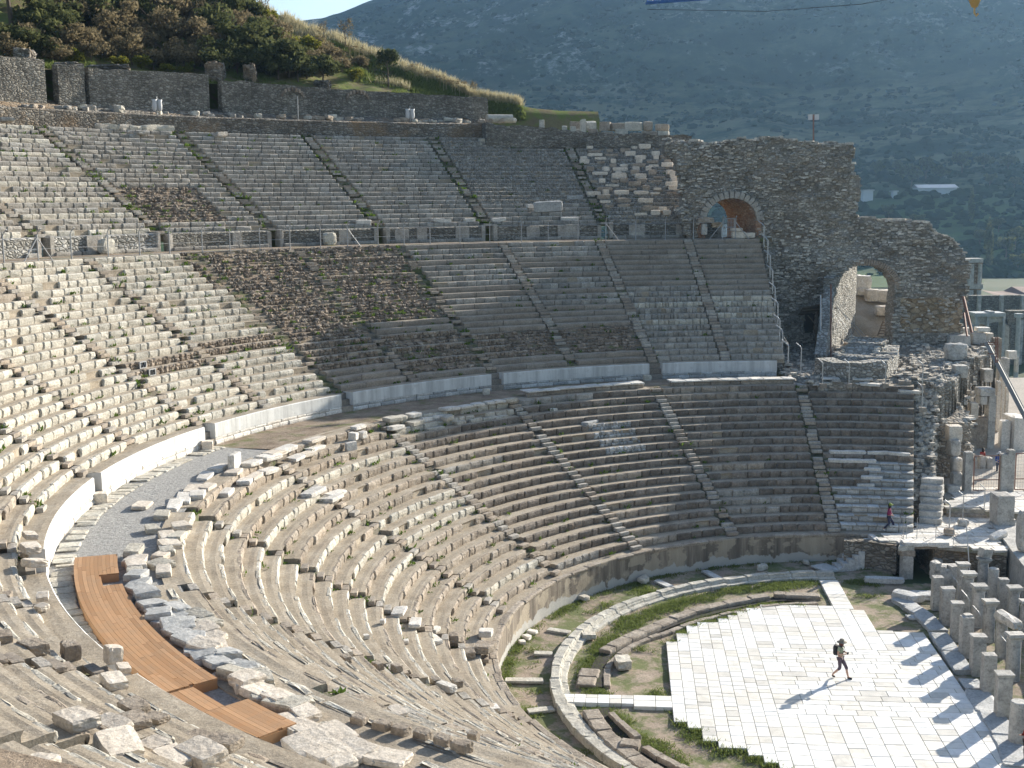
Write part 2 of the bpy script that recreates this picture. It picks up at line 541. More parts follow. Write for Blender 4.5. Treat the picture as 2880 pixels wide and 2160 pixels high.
LOW_A = [73.2, 86.8, 105.3, 125.0, 144.7, 164.2, 184.0, 204.0, 223.5, 243.0]
low_lab = ["lowest tier seating wedge ending in white marble rows beside the paved platform",
           "dark brown lower seating wedge above the narrow stairs down to the orchestra",
           "dark brown lower seating wedge below the straight slab-topped edge, with a patch of broken rows",
           "lower seating wedge whose top two rows carry loose white slabs, second wall gap above it",
           "tan lower seating wedge with sunlit treads below the walkway's grassy stretch",
           "cream lower seating wedge with loose white slabs under the grey gravel walkway",
           "lower seating wedge with wide bare treads beside the top end of the wooden boardwalk",
           "worn lower seating wedge below the dark tumbled slabs along the boardwalk",
           "pale worn lower seating wedge running out at the bottom edge, under the orchestra's near side"]


def f_low(i):
    def f(k, rng):
        if i == 0:
            if k < 5: return [("marble", "marble_grey")]
            if k < 8: return [("block", "shade_brown_conglomerate", .48, 1), ("marble", "marble_grey", 0, .48)]
            return [("block", "shade_brown_conglomerate")]
        if i == 2 and 10 <= k <= 13:
            return [("block", "shade_brown_conglomerate", 0, .3), ("rubble", "marble_grey", .3, .62), ("block", "shade_brown_conglomerate", .62, 1)]
        if i == 3 and k >= 16: return [("rough", "pale_limestone")]
        if i >= 6: return [("worn", "pale_limestone" if (k + i) % 4 else "tan_conglomerate")]
        if i >= 4:
            return [("rough", "pale_limestone" if rng.random() < .35 else "tan_conglomerate")]
        x = rng.random()
        if x < .34: c = rng.uniform(.3, .7); return [("block", "shade_brown_conglomerate", 0, c), ("block", "grey_limestone" if rng.random() < .5 else "tan_conglomerate", c, 1)]
        return [("block", "shade_brown_conglomerate")]
    return f


for i in range(9):
    wedge(LOW, LOW_A[i], LOW_A[i + 1], low_lab[i], G_LOW, f_low(i), [.05, .07, .14, .22, .26, .2, .07, .04, .03][i], 100 + i, ends=(i == 0, 0))

MID_A = [87.2, 94.0, 102.5, 112.0, 122.0, 132.0, 141.8, 151.7, 161.3, 171.0, 180.6, 190.4, 200.3, 210.0, 219.8, 229.6, 239.4]
mid_lab = ["middle wedge beside the climbing bent fence posts, plain concrete above and pale blocks below",
           "middle wedge right of the steep stair cutting the white wall, upper half plain concrete",
           "middle tier seating wedge with a dark collapsed patch just left of the steep narrow stair",
           "middle wedge of long concrete rows over a collapsed patch with two small stair stubs",
           "mossy brown middle tier wedge of thin terraces, green at its foot",
           "middle tier wedge whose upper half is a bare slope of brown rubble",
           "pale block seating wedge left of the bare earth gully",
           "pale block seating wedge with two small iron grates in its lower rows",
           "sunlit pale block wedge with three courses of plain tan concrete near its top",
           "sunlit pale seating wedge above the gap between two white walls, tufted with green",
           "broad pale seating wedge above the walkway's bright curving white wall",
           "pale seating wedge above the white wall's near end with a square block ledge",
           "worn tan seating wedge strewn with small square white blocks, beside the boardwalk's upper end",
           "worn tan seating wedge with an upright stub block beside the boardwalk",
           "worn pinkish seating wedge with large tipped marble blocks below the boardwalk",
           "tan seating wedge at the bottom edge under the boardwalk's far end"]


def f_mid(i):
    def f(k, rng):
        if i == 0:
            if k > 11: return [("concrete", "old_concrete")]
            return [("small" if k in (6, 7, 8, 9) else "block", "pale_limestone" if k in (7, 9, 10) else "grey_limestone")]
        if i == 1:
            if k > 12: return [("concrete", "old_concrete")]
            if 4 <= k <= 11: return [("small", "pale_limestone" if k % 3 == 0 else "grey_limestone")]
            return [("block", "grey_limestone")]
        if i in (2, 3):
            if k < 2: return [("concrete", "old_concrete")]
            if k < 6: return [("eroded", "brown_rubble"), ] if i == 2 else [("eroded", "brown_rubble", 0, .62), ("rubble", "brown_rubble", .62, 1)]
            if k < 8 + (i == 3) * 3: return [("concrete", "old_concrete")]
            return [("concrete", "old_concrete")] if rng.random() < .35 else [("block", "grey_limestone")]
        if i == 4:
            if k < 1 or k in (7, 8): return [("concrete", "old_concrete")]
            if k < 7: return [("eroded", "brown_rubble") if k % 2 else ("rubble", "brown_rubble")]
            return [("eroded", "brown_rubble") if rng.random() < .7 else ("rubble", "brown_rubble")]
        if i == 5:
            if k < 3: return [("concrete", "old_concrete")]
            if k < 7: return [("rubble", "brown_rubble")]
            return [("eroded", "brown_rubble")]
        if i == 6:
            if k in (7, 8): return [("rubble", "brown_rubble")]
            if k > 15: return [("rough", "pale_limestone", .14, 1), ("eroded", "brown_rubble", 0, .14)]
            return [("rough", "pale_limestone")]
        if i == 7 and k in (6, 7): return [("rubble", "brown_rubble")]
        if i == 8 and 17 <= k <= 20: return [("concrete", "tan_conglomerate")]
        if i >= 11: return [("worn", "pale_limestone" if rng.random() < .85 else "tan_conglomerate", 0, 1, dict(skip=.38))]
        return [("rough", "pale_limestone")]
    return f


for i in range(16):
    wedge(MID if i < 12 else MIDN, MID_A[i], MID_A[i + 1], mid_lab[i], G_MID, f_mid(i), [.06, .08, .16, .18, .6, .4, .3, .3, .2, .14, .1, .08, .04, .02, .01, .01][i], 200 + i,
          rows=22 if i < 12 else 17, ends=(i == 0, 0))

UPP_A = [92.5, 101.0, 111.9, 122.0, 131.9, 141.9, 152.2, 162.0, 172]
upp_lab = ["ruined upper wedge of small rubble courses set with loose tan blocks, beside the vaulted ruin",
           "upper wedge of fine dark rubble courses with a big loose slab near its foot",
           "evenly coursed grey upper wedge between two dark weedy stairs, right one wider",
           "evenly coursed grey upper wedge under the long flat coping, narrow stair on each side",
           "upper wedge of rough grey blocks with a reddish crumbled patch at its lower corner",
           "upper wedge of thick pale blocks under a line of tumbled stones",
           "upper wedge with a broad bare tan band across its middle rows",
           "upper wedge of pale blocks at the far end of the bare tan band"]


def f_upp(i):
    def f(k, rng):
        if i == 0: return [("rubble", "grey_limestone")]
        if i == 1: return [("rubble", "grey_limestone")] if k > 4 else [("block", "grey_limestone")]
        if i in (2, 3): return [("block", "grey_limestone")]
        if i == 4:
            if k < 9: return [("block", "grey_limestone", 0, .3), ("eroded", "brown_rubble", .3, 1)] if k > 1 else [("rough", "grey_limestone")]
            return [("rough", "grey_limestone")]
        if i >= 6 and 8 <= k <= 15: return [("concrete", "tan_conglomerate")]
        return [("rough", "grey_limestone" if k % 3 else "pale_limestone")]
    return f


for i in range(8):
    wedge(UPP, UPP_A[i], UPP_A[i + 1], upp_lab[i], G_UPP, f_upp(i), [.08, .08, .10, .14, .3, .26, .26, .1][i], 300 + i, ends=(i == 0, 0))

# ------------------------------------------------------------------ stone shapes for loose blocks and steps


def rock_mesh(name, d, seed, mats, rough=.05, n=3, rnd_=.09, shear=.12):
    """a broken block: rounded, skewed, chipped; base at z 0"""
    rg = np.random.default_rng(seed)
    idx, V, F = {}, [], []

    def vid(p):
        if p not in idx:
            idx[p] = len(V); V.append(p)
        return idx[p]
    for ax in range(3):
        for sd in (0, n):
            for a in range(n):
                for b in range(n):
                    q = []
                    for (u, w) in ((a, b), (a + 1, b), (a + 1, b + 1), (a, b + 1)):
                        p = [0, 0, 0]; p[ax] = sd; p[(ax + 1) % 3] = u; p[(ax + 2) % 3] = w
                        q.append(vid(tuple(p)))
                    F.append(q if sd else q[::-1])
    v = np.array(V, float) / n * 2 - 1
    e = (np.abs(v) > .99).sum(1)
    v = v * (1 - np.array([0, 0, rnd_ * .6, rnd_ * 1.3])[e])[:, None]
    v[:, 0] += shear * rg.normal() * v[:, 1]; v[:, 1] += shear * rg.normal() * v[:, 0]
    v[:, 0] *= 1 + shear * rg.normal() * v[:, 1]
    v[:, 2] *= 1 + shear * .5 * rg.normal() * v[:, 0]
    v += rg.normal(0, rough, v.shape)
    v *= np.array(d) / 2
    v[:, 2] -= v[:, 2].min()
    mb = MB(); mb.add(v, np.array(F))
    return mb.mesh(name, mats)


STEPM = {}
for nm, mt in (("pale", "marble_grey"), ("tan", "tan_conglomerate"), ("grey", "grey_limestone"), ("conc", "old_concrete")):
    STEPM[nm] = [rock_mesh("step", (1, 1, 1), 40 + j + len(nm) * 7, M[mt], .018, 3, .05, .03) for j in range(4)]


def stair(T, a, label, group, palette, half=1.05, weedy=.5, skip=.06, seed=0, rows=None, k0=0, name="stairway"):
    rg = random.Random(seed)
    root = empty(name, (0, 0, 0), label, "stairs", group)
    bed = MB()
    prof = []
    for k in range(T["n"] if rows is None else rows):
        r0, z0, d, h = tier_rz(T, k)
        prof += [(r0 + .02, z0 - .12), (r0 + .04, z0 + h - .24), (r0 + d, z0 + h - .17)]
    P = np.array([[pol(r, a + s_ / r, z + rg.uniform(-.03, .03)) for r, z in prof] for s_ in (-.78, -.25, .25, .78)])
    bed.grid(P); bed.build("stair_bed", M["stair_earth"], root)
    for _ in range(int(len(prof) / 3 * weedy)):
        r_, z_ = rg.choice(prof); WEEDS.append((*pol(r_, a + rg.uniform(-.5, .5) / r_, z_), rg.uniform(.14, .34)))
    for k in range(k0, T["n"] if rows is None else rows):
        r0, z0, d, h = tier_rz(T, k)
        for half_ in (0, 1):
            if rg.random() < skip: continue
            r = r0 - d * .5 if half_ == 0 else r0
            zt = z0 + h * (.5 if half_ == 0 else 1.0)
            me = rg.choice(STEPM[rg.choice(palette)])
            dd = d * .44
            rr = r + dd / 2 + rg.uniform(-.03, .03)
            aa = a + rg.uniform(-.05, .05) / r0
            hh = h * .5
            link("step", me, root, (rr * math.cos(aa), rr * math.sin(aa), zt - hh + rg.uniform(-.015, .02)), (0, 0, aa + rg.uniform(-.03, .03)), (dd, STAIR * 2 * rg.uniform(.72, .95), hh))
    return root


low_st = ["lower stairway of pale half blocks climbing from the marble rows at the paved platform",
          "lower stairway of grey half blocks reaching the top edge under the gap in the wall",
          "lower stairway with bright clean white steps at its foot above the podium",
          "lower stairway passing the left end of the white slab rows, weedy joints",
          "lower stairway of single loose blocks in the sunlit cream rows",
          "lower stairway of low tan blocks crossing the soft band of shade",
          "lower stairway of dark block ends beside the tumbled dark slabs",
          "lower stairway of dark block ends at the bottom edge"]
for i, a in enumerate(LOW_A[1:9]):
    stair(LOW, RAD(a), low_st[i], "lower tier stairways", ["grey", "conc", "grey", "tan"] if i < 3 else ["tan", "grey", "conc"], seed=i, skip=.1 if i < 4 else .3)
mid_st = ["middle stairway up through the concrete rows nearest the bent fence posts",
          "steep middle stairway that starts in the slot of the white wall",
          "middle stairway beside the two stair stubs, between grey block rows",
          "middle stairway half buried beside the green mossy terraces",
          "middle stairway lost in brown rubble between the two crumbled wedges",
          "earth gully stairway between the bare rubble slope and pale blocks",
          "middle stairway of thin slabs right of the small iron grates",
          "middle stairway of thin slabs left of the small iron grates",
          "middle stairway of broken slabs through pale tufted blocks",
          "middle stairway ending at the gap between two bright white walls",
          "middle stairway of thick pale blocks above the brightest white wall",
          "middle stairway at the near end of the brightest white wall",
          "worn middle stairway above the boardwalk's upper end",
          "worn middle stairway behind the upright stub block"]
for i, a in enumerate(MID_A[1:15]):
    stair(MID if i < 12 else MIDN, RAD(a), mid_st[i], "middle tier stairways", ["conc", "grey"] if i < 3 else ["tan", "conc"] if i < 6 else ["tan", "conc", "grey"], seed=40 + i,
          skip=.02 if i < 2 else .93 if i == 5 else .45 if i in (3, 4) else .12, rows=22 if i < 11 else 13)
upp_st = ["upper stairway between the loose tan blocks and fine rubble courses", "wide dark weedy upper stairway topped by a stone pillar gap",
          "narrow weedy upper stairway dividing the two evenly coursed wedges", "narrow weedy upper stairway left of the evenly coursed wedges",
          "upper stairway of broken blocks beside the reddish crumbled patch", "upper stairway of broken blocks beside the bare tan band"]
for i, a in enumerate(UPP_A[1:7]):
    stair(UPP, RAD(a), upp_st[i], "upper tier stairways", ["grey", "conc"], seed=80 + i, skip=.4, weedy=2.2)

# ------------------------------------------------------------------ podium wall round the orchestra
t = NT("podium_plaster")
sepv = t.n("ShaderNodeSeparateXYZ"); t.l(t.geo.outputs["Position"], sepv.inputs[0])
streak = t.noise(1, 5, .7, t.vec((2.2, 2.2, .18)))
col = t.ramp(streak, [(.3, (.10, .085, .07)), (.5, (.19, .158, .126)), (.66, (.30, .255, .20))])
pal = t.ramp(t.noise(.5, 4, .6, t.vec((1.2, 1.2, 1.4))), [(.5, 0.), (.54, 1.)])
lowm = t.ramp(t.math("ADD", sepv.outputs[2], t.math("MULTIPLY", t.noise(.7, 4), 1.3)), [(.0, 1.), (1.0, 1.), (1.04, 0.)])
lown = t.ramp(t.math("ADD", t.math("MULTIPLY", sepv.outputs[2], .55), t.math("MULTIPLY", t.noise(.8, 4), 1.0)), [(.72, 1.), (.76, 0.)])
col = t.mix(t.math("MULTIPLY", pal, .55), col, (.48, .41, .31))
col = t.mix(t.math("MULTIPLY", lown, .8), col, (.47, .46, .43))
t.bsdf(col, .9, t.bump(t.noise(6, 6, .7), .5, .05))
M["podium_plaster"] = t.m

t = NT("white_wall")
streak = t.noise(1, 5, .75, t.vec((1.6, 1.6, .12)))
col = t.ramp(streak, [(.3, (.40, .40, .39)), (.5, (.58, .58, .56)), (.68, (.70, .70, .68))])
col = t.mix(t.ramp(t.noise(3, 5), [(.55, 0.), (.75, .5)]), col, (.36, .35, .33))
t.bsdf(col, .75, t.bump(t.noise(9, 5), .25, .03))
M["white_wall"] = t.m

pw = empty("podium_wall", label="curved stained wall round the grassy orchestra, bare plaster above and pale slabs at its foot", cat="wall")
mb = MB()
strip(mb, RAD(77.5), RAD(262), [(RA, -.1), (RA + .0, .5), (RA - .01, 1.1), (RA + .0, ZP - .05), (RA + .04, ZP)], .5, .02, 0, 3, .0)
mb.build("wall_face", M["podium_plaster"], pw)
mb = MB()
strip(mb, RAD(77.5), RAD(262), [(RA + .04, ZP), (RA + .4, ZP + .01), (RA + .95, ZP + .02)], .4, .02, 0, 5, .02)
for q in range(1):
    blocks(mb, RA - .03, ZP - .16, ZP + .03, RAD(77.5), RAD(262), .3, .9, 2.2, .02, .1, 1, RNG, .05)
mb.build("coping", [M["tread_earth"], M["tan_conglomerate"]], pw)

# ------------------------------------------------------------------ first walkway and the white walls behind it
mb = MB()
strip(mb, RAD(74), RAD(250), [(32.4, ZD1 + .02), (33.2, ZD1), (34.3, ZD1), (35.9, ZD1), (36.6, ZD1 - .01)], .5, .02, 0, 9, .02)
o = mb.build("walkway", M["gravel_grey"]); tag(o, kind="structure")
mb = MB()
strip(mb, RAD(101), RAD(161), [(32.5, ZD1 + .05), (33.5, ZD1 + .05), (34.6, ZD1 + .03), (35.6, ZD1 + .02), (36.6, ZD1 + .02)], .5, .02, 0, 19, .03)
o = mb.build("walkway_earth", M["brown_earth"]); tag(o, kind="structure")

seams = [87.2, 102.5, 122.0, 141.6, 161.1, 180.6, 200.2, 219.6, 240]
wlab = ["short white parapet wall in shade ending at the bent fence posts",
        "longest white parapet wall in shade left of the steep stair slot",
        "streaked white parapet wall below the green mossy terraces",
        "half lit white parapet wall on two courses of cracked slabs",
        "brightest white parapet wall curving beside the grey gravel",
        "glaring white curved parapet wall running down to the broken blocks",
        "tan backed parapet wall edge beside the upper half of the boardwalk",
        "tan backed parapet wall edge beside the lower half of the boardwalk"]
for i in range(8):
    g0 = .5 / RD1 if i else .02; g1 = .5 / RD1
    a0, a1 = RAD(seams[i]) + g0, RAD(seams[i + 1]) - g1
    if i == 6: a0 = RAD(204.2)
    root = empty("parapet_wall", label=wlab[i], cat="wall", group="white parapet walls of the walkway")
    mb = MB()
    zt = 10.03
    strip(mb, a0, a1, [(RD1, ZD1 + .42), (RD1 - .005, 9.5), (RD1 + .0, zt - .04), (RD1 + .05, zt)], .6, .008, 0, 21 + i, .008)
    n_ = 2
    for a in (a0, a1):
        e = [pol(RD1, a, ZD1 - .05), pol(RD1, a, zt), pol(RD1 + 1.0, a, zt), pol(RD1 + 1.0, a, ZD1 - .05)]
        mb.add(np.array(e), [[0, 1, 2, 3]], 0)
    mb.build("wall_face", M["white_wall"], root)
    mb = MB()
    blocks(mb, RD1 - .03, ZD1 - .05, ZD1 + .24, a0, a1, .3, .7, 1.5, .012, .0, 0, RNG, .02)
    blocks(mb, RD1 + .0, ZD1 + .245, ZD1 + .43, a0, a1, .3, .7, 1.5, .012, .0, 0, RNG, .02)
    mb.build("plinth", M["white_marble"] if i > 2 else M["marble_grey"], root)
    mb = MB()
    strip(mb, a0, a1, [(RD1 + .05, zt), (RD1 + .3, zt + .01), (RD1 + .65, zt + .0), (37.75, zt - .02)], .4, .02, 0, 41 + i, .02)
    mb.build("ledge", M["tread_earth"], root)
# earth fill in the slots between the white walls
mb = MB()
for a in seams[1:8]:
    for q in range(3):
        r = RD1 + .1 + q * .3
        mb.box(pol(r + .3, RAD(a), ZD1 - .2), (.75, 1.05, .2 + .37 * (q + 1)), RAD(a))
o = mb.build("gap_steps", M["old_concrete"]); tag(o, kind="structure")

# ------------------------------------------------------------------ second walkway with its back wall of panels
mb = MB()
strip(mb, RAD(86), RAD(250), [(51.35, ZD2 - .3), (51.3, ZD2 - .06), (51.6, ZD2), (53, ZD2 + .02), (54.3, ZD2 + .02)], .6, .04, 0, 51, .04)
o = mb.build("upper_walkway", M["brown_earth"]); tag(o, kind="structure")
mb = MB()
strip(mb, RAD(171), RAD(250), [(54.2, ZD2), (56, ZD2 + .02), (60, ZD2 + .05), (66, ZD2 - .6)], 1.2, .05, 0, 53, .05)
o = mb.build("terrace_ground", M["tread_earth"]); tag(o, kind="structure")
plab = ["panel wall with two tall grey slabs beside the vault arch", "panel wall of squared patches and one wide upright slab", "rubble panel wall with dressed grey slabs behind the fence",
        "rubble panel wall in shade below the narrow weedy stair", "rubble panel wall with a carved round stone leaning on it", "pale rubble panel wall between two square door slabs",
        "sunlit rubble panel wall beside the braced fence post", "rubble panel wall at the far end of the fence"]
for i in range(8):
    a0, a1 = RAD(UPP_A[i]) + .65 / RD2, RAD(UPP_A[i + 1]) - .65 / RD2
    if i == 0: a0 = RAD(90.5)
    root = empty("panel_wall", label=plab[i], cat="wall", group="low walls behind the upper walkway")
    mb = MB()
    strip(mb, a0, a1, [(RD2, ZD2 - .1), (RD2 + .01, ZD2 + .6), (RD2, ZD2 + 1.18), (RD2 + .25, ZD2 + 1.25), (RD2 + .9, ZD2 + 1.28)], .4, .04, 0, 61 + i, .03)
    for a in (a0, a1):
        mb.add(np.array([pol(RD2, a, ZD2 - .1), pol(RD2, a, ZD2 + 1.18), pol(RD2 + .9, a, ZD2 + 1.26), pol(RD2 + .9, a, ZD2 - .1)]), [[0, 1, 2, 3]], 0)
    mb.build("wall_face", M["rubble_pale"] if i > 4 else M["rubble_grey"], root)
    mb = MB()
    blocks(mb, RD2 - .25, ZD2 - .05, ZD2 + .28, a0, a1, .5, 1., 2.2, .02, .1, 0, RNG, .05)
    mb.build("plinth", M["grey_limestone"], root)
    rg = random.Random(i)
    n_s = 3 if i < 3 else 1
    for q in range(n_s):
        a = a0 + (a1 - a0) * rg.uniform(.15, .9)
        w = rg.uniform(.7, 1.3)
        me = rock_mesh("panel_slab", (.24, w, rg.uniform(.9, 1.1)), 900 + i * 9 + q, M["grey_limestone"], .015, 3, .03, .02)
        link("panel_slab", me, root, tuple(pol(RD2 - .02, a, ZD2 + .2)), (0, 0, a))
    for a, sgn in ((a0, 1), (a1, -1)):
        me = rock_mesh("door_slab", (.75, .32, rg.uniform(1.15, 1.4)), 950 + i * 9 + sgn, M["grey_limestone"], .015, 3, .03, .03)
        link("door_slab", me, root, tuple(pol(RD2 + .25, a - sgn * .12 / RD2, ZD2)), (0, 0, a))

# ------------------------------------------------------------------ walls at the top
up = empty("retaining_wall", label="long curved rubble wall standing behind the topmost seat row", cat="wall")
mb = MB()
strip(mb, RAD(107.5), RAD(172), [(69.35, 27.2), (69.4, 28.3), (69.42, 29.1), (69.9, 29.22), (71.5, 29.3), (74.5, 30.3)], .4, .06, 0, 71, .06)
mb.add(np.array([pol(69.35, RAD(107.5), 26.5), pol(69.4, RAD(107.5), 29.15), pol(74.5, RAD(108.5), 30.3), pol(74.5, RAD(108.5), 26.5)]), [[0, 1, 2, 3]])
mb.build("wall_face", M["rubble_brown"], up)
def ray_R(px, py, R):
    d = ray(px, py)
    a = d[0] ** 2 + d[1] ** 2; b = 2 * (CAM[0] * d[0] + CAM[1] * d[1]); c = CAM[0] ** 2 + CAM[1] ** 2 - R * R
    return CAM + d * ((-b + math.sqrt(b * b - 4 * a * c)) / (2 * a))


def az_px(px, R=73.2):
    p = ray_R(px, 250, R); return math.degrees(math.atan2(p[1], p[0])) % 360


segs = [(az_px(1372), az_px(624), 31.0, 32.8, "longest back wall of the top terrace, ending in a tumbled corner"),
        (az_px(588), az_px(252), 31.0, 33.1, "plain grey back wall of the top terrace between two dark openings"),
        (az_px(240), az_px(166), 31.0, 33.2, "narrow stub of back wall between the slot and the dark doorway"),
        (az_px(130), az_px(-330), 31.0, 33.4, "tall rough back wall of the top terrace beyond the dark doorway")]
for i, (b0, b1, zb, zt, lab) in enumerate(segs):
    root = empty("terrace_wall", label=lab, cat="wall", group="back walls of the top terrace")
    mb = MB()
    a0, a1 = RAD(b0), RAD(b1)
    zt2 = zt if i else 32.0
    n = int((a1 - a0) * 74 / .4)
    aa = np.linspace(a0, a1, n)
    zz = np.linspace(zt2 - .1 if i == 0 else zt, zt - .1, n) + fbm(aa * 74 * .7, aa * 0 + i, 5, 3) * .3
    P = np.zeros((n, 6, 3))
    for j, (r, f) in enumerate([(73.2, 0), (73.22, .5), (73.2, 1), (74.1, 1.02), (74.15, .5), (74.2, 0)]):
        rr = r + fbm(aa * 60, aa * 0 + j, 9, 3) * .12
        P[:, j] = np.stack([rr * np.cos(aa), rr * np.sin(aa), 29.3 + (zz - 29.3) * f], 1)
    mb.grid(P)
    for q in (0, -1):
        mb.add(P[q], [[0, 1, 2, 3, 4, 5]])
    mb.build("wall_face", M["rubble_grey"], root)
    if i == 0:
        for q, aq in enumerate((116.5, 121.5)):
            mq = MB()
            for s in range(9):
                th = math.pi * (s + .5) / 9
                c = pol(73.16, RAD(aq) - 1.05 * math.cos(th) / 73, zt2 - .62 + 1.0 * math.sin(th) * .62)
                mq.box(c, (.3, .2, .32), RAD(aq), 0)
            mq.build("blocked_arch", M["brown_rubble"], root)
# ------------------------------------------------------------------ orchestra: earth, paving, kerbs
t = NT("paving_marble")
r = t.geo.outputs["Random Per Island"]
col = t.ramp(r, [(.0, (.56, .54, .50)), (.2, (.68, .65, .585)), (.5, (.75, .735, .695)), (1., (.80, .80, .79))])
r2 = t.math("FRACT", t.math("MULTIPLY", r, 13.7))
vein = t.ramp(t.noise(1.1, 6, .7, dist=1.2), [(.45, 1.), (.6, .86)])
col = t.mix(1.0, col, vein, "MULTIPLY")
stn = t.ramp(t.noise(2.6, 6, .75), [(.56, 0.), (.72, .55)])
col = t.mix(t.math("MULTIPLY", stn, r2), col, (.50, .42, .31))
t.bsdf(col, .7, t.bump(t.noise(8, 4), .15, .02), .3)
M["paving_marble"] = t.m
earth("joint_earth", (.26, .24, .20), (.36, .33, .28), (.44, .41, .36), green=(.16, .18, .08), gamt=.0, sc=2)

n_r, n_a = 90, 330
rr = np.linspace(0, RA + .15, n_r); aa = np.linspace(0, 2 * np.pi, n_a, endpoint=False)
A2, R2 = np.meshgrid(aa, rr, indexing="ij")
X, Y = R2 * np.cos(A2), R2 * np.sin(A2)
mb = MB(); mb.grid(np.stack([X, Y, fbm(X * .6, Y * .6, 3, 5) * .16 - .01 - .8 * np.clip((X - 3.75) / .3, 0, 1) * np.clip((6.0 - X) / .3, 0, 1) * np.clip((Y - 14.6) / .5, 0, 1)], -1), 0, closed=True)
o = mb.build("orchestra_ground", M["orchestra_earth"], smooth=True); tag(o, kind="structure")

VX = np.array([.0897, .996]); UX = np.array([.996, -.0897])


def uvp(u, v):
    return UX * u + VX * v


def slab(mb, u0, u1, v0, v1, z0=-.05, z1=.14, g=.011, mi=0):
    z1 = z1 + rnd.uniform(-.004, .004)
    b = .012
    pts = []
    for (du, z) in ((0, z0), (0, z1 - b), (b, z1)):
        for (a_, b_) in ((u0 + g + du, v0 + g + du), (u1 - g - du, v0 + g + du), (u1 - g - du, v1 - g - du), (u0 + g + du, v1 - g - du)):
            p = uvp(a_, b_); pts.append((p[0], p[1], z))
    f = [[8, 9, 10, 11]]
    for L in (0, 4):
        for i in range(4): f.append([L + i, L + (i + 1) % 4, L + 4 + (i + 1) % 4, L + 4 + i])
    mb.add(pts, np.array(f), mi)


mb = MB()
RP = 11.55
U_R = 1.55                                     # right edge, along the stage kerb
u = -11.35
col_i = 0
cols = []
while u < U_R - .3:
    wcol = (.55 if col_i < 8 else .78) + rnd.uniform(-.04, .04)
    u1 = min(u + wcol, U_R)
    cols.append((u, u1)); u = u1; col_i += 1


def vlim(u):
    Rt = RP if u < -5 else RP - (u + 5) * .42
    lo = -math.sqrt(max(0, (RP + .4) ** 2 - u * u)) if abs(u) < RP else 0
    hi = math.sqrt(max(0, Rt ** 2 - u * u)) if abs(u) < Rt else 0
    return lo, hi


def hole(u, v):                                # earth pockets by the stage kerb
    return u > -.9 and v > 6.3 or u > -1.6 and -14 < v < -9.4


for i, (a, b) in enumerate(cols):
    lo, hi = vlim((a + b) / 2 if i > 3 else b)
    lo = round(lo / .6) * .6; hi = round(hi / .6) * .6
    band = None if i < 8 else (-4.3, 3.6)
    for (s, e) in ([(lo, hi)] if band is None else [(lo, band[0]), (band[1], hi)]):
        v = s
        while v < e - .05:
            v1 = min(e, v + rnd.choice((.42, .55, .62, .8, .95)) * (1 if i < 8 else 1.1))
            if e - v1 < .25: v1 = e
            if not hole((a + b) / 2, (v + v1) / 2): slab(mb, a, b, v, v1)
            v = v1
v = -4.3
u8 = cols[8][0]
while v < 3.55:
    v1 = min(3.6, v + rnd.choice((.34, .5, .58, .62)))
    if 3.6 - v1 < .25: v1 = 3.6
    u = u8 - (.0 if rnd.random() < .5 else .0)
    while u < U_R - .02:
        u1 = min(U_R, u + rnd.uniform(.6, 1.35))
        if U_R - u1 < .3: u1 = U_R
        slab(mb, u, u1, v, v1); u = u1
    v = v1
# two paths of slabs
pL = at(1580, 1967, .14)[:2]; uL, vL = pL @ UX, pL @ VX
lim = cols[0][0]
u = uL
while u < lim:
    w_ = .52 if u < uL + 2.6 else .95
    u1 = min(u + w_, lim); hw = .42 if w_ < .6 else .58
    sp_ = vL + (.12 if w_ < .6 else 0)
    slab(mb, u, u1, sp_ - hw, sp_ + .12, z1=.15); slab(mb, u, u1, sp_ + .12, sp_ + hw + .1, z1=.15); u = u1
pU = at(2330, 1632, .14)[:2]; uU, vU = pU @ UX, pU @ VX
v = vlim(uU)[1] - .3
while v < vU:
    v1 = min(v + .62, vU)
    slab(mb, uU - .52, uU + .52, v, v1, z1=.15); v = v1
o = mb.build("marble_pavement", M["paving_marble"]); tag(o, kind="structure")
# jointing bed under the slabs
mb = MB()
for i, (a, b) in enumerate(cols):
    lo, hi = vlim((a + b) / 2 if i > 3 else b)
    lo = round(lo / .6) * .6 + .03; hi = round(hi / .6) * .6 - .03
    if a > -1.7: lo = max(lo, -9.4); hi = min(hi, 6.4)
    q = [uvp(a, lo), uvp(b, lo), uvp(b, hi), uvp(a, hi)]
    mb.add([(p[0], p[1], .108) for p in q], [[0, 1, 2, 3]])
o = mb.build("pavement_bed", M["joint_earth"]); tag(o, kind="structure")

# ---- stones set along a line
KERB = {}


def kerb_mesh(kind, j):
    key = (kind, j)
    if key not in KERB:
        rg = np.random.default_rng(j * 13 + len(kind))
        if kind == "moulded":
            prof = [(-.42, -.1), (-.42, .12), (-.36, .15), (-.14, .15), (-.12, .25), (-.06, .27), (-.04, .36), (.36, .36), (.38, .30), (.38, -.1)]
        else:
            prof = [(-.3, -.1), (-.31, .2), (-.27, .27), (.26, .27), (.3, .2), (.3, -.1)]
        xs = np.array([-.5, -.46, -.2, .2, .46, .5])
        P = np.zeros((6, len(prof), 3))
        for i, x in enumerate(xs):
            for k, (y, z) in enumerate(prof):
                e = .92 if i in (0, 5) else 1
                P[i, k] = (x, y * e + rg.normal(0, .014), z - (.03 if i in (0, 5) and z > 0 else 0) + rg.normal(0, .014))
        mb = MB(); mb.grid(P)
        mb.add(P[0], [list(range(len(prof)))]); mb.add(P[-1], [list(range(len(prof)))[::-1]])
        KERB[key] = mb.mesh("kerb_stone", [M["pale_limestone"] if kind == "moulded" else M["marble_grey"] if kind == "grey" else M["tan_conglomerate"]])
    return KERB[key]


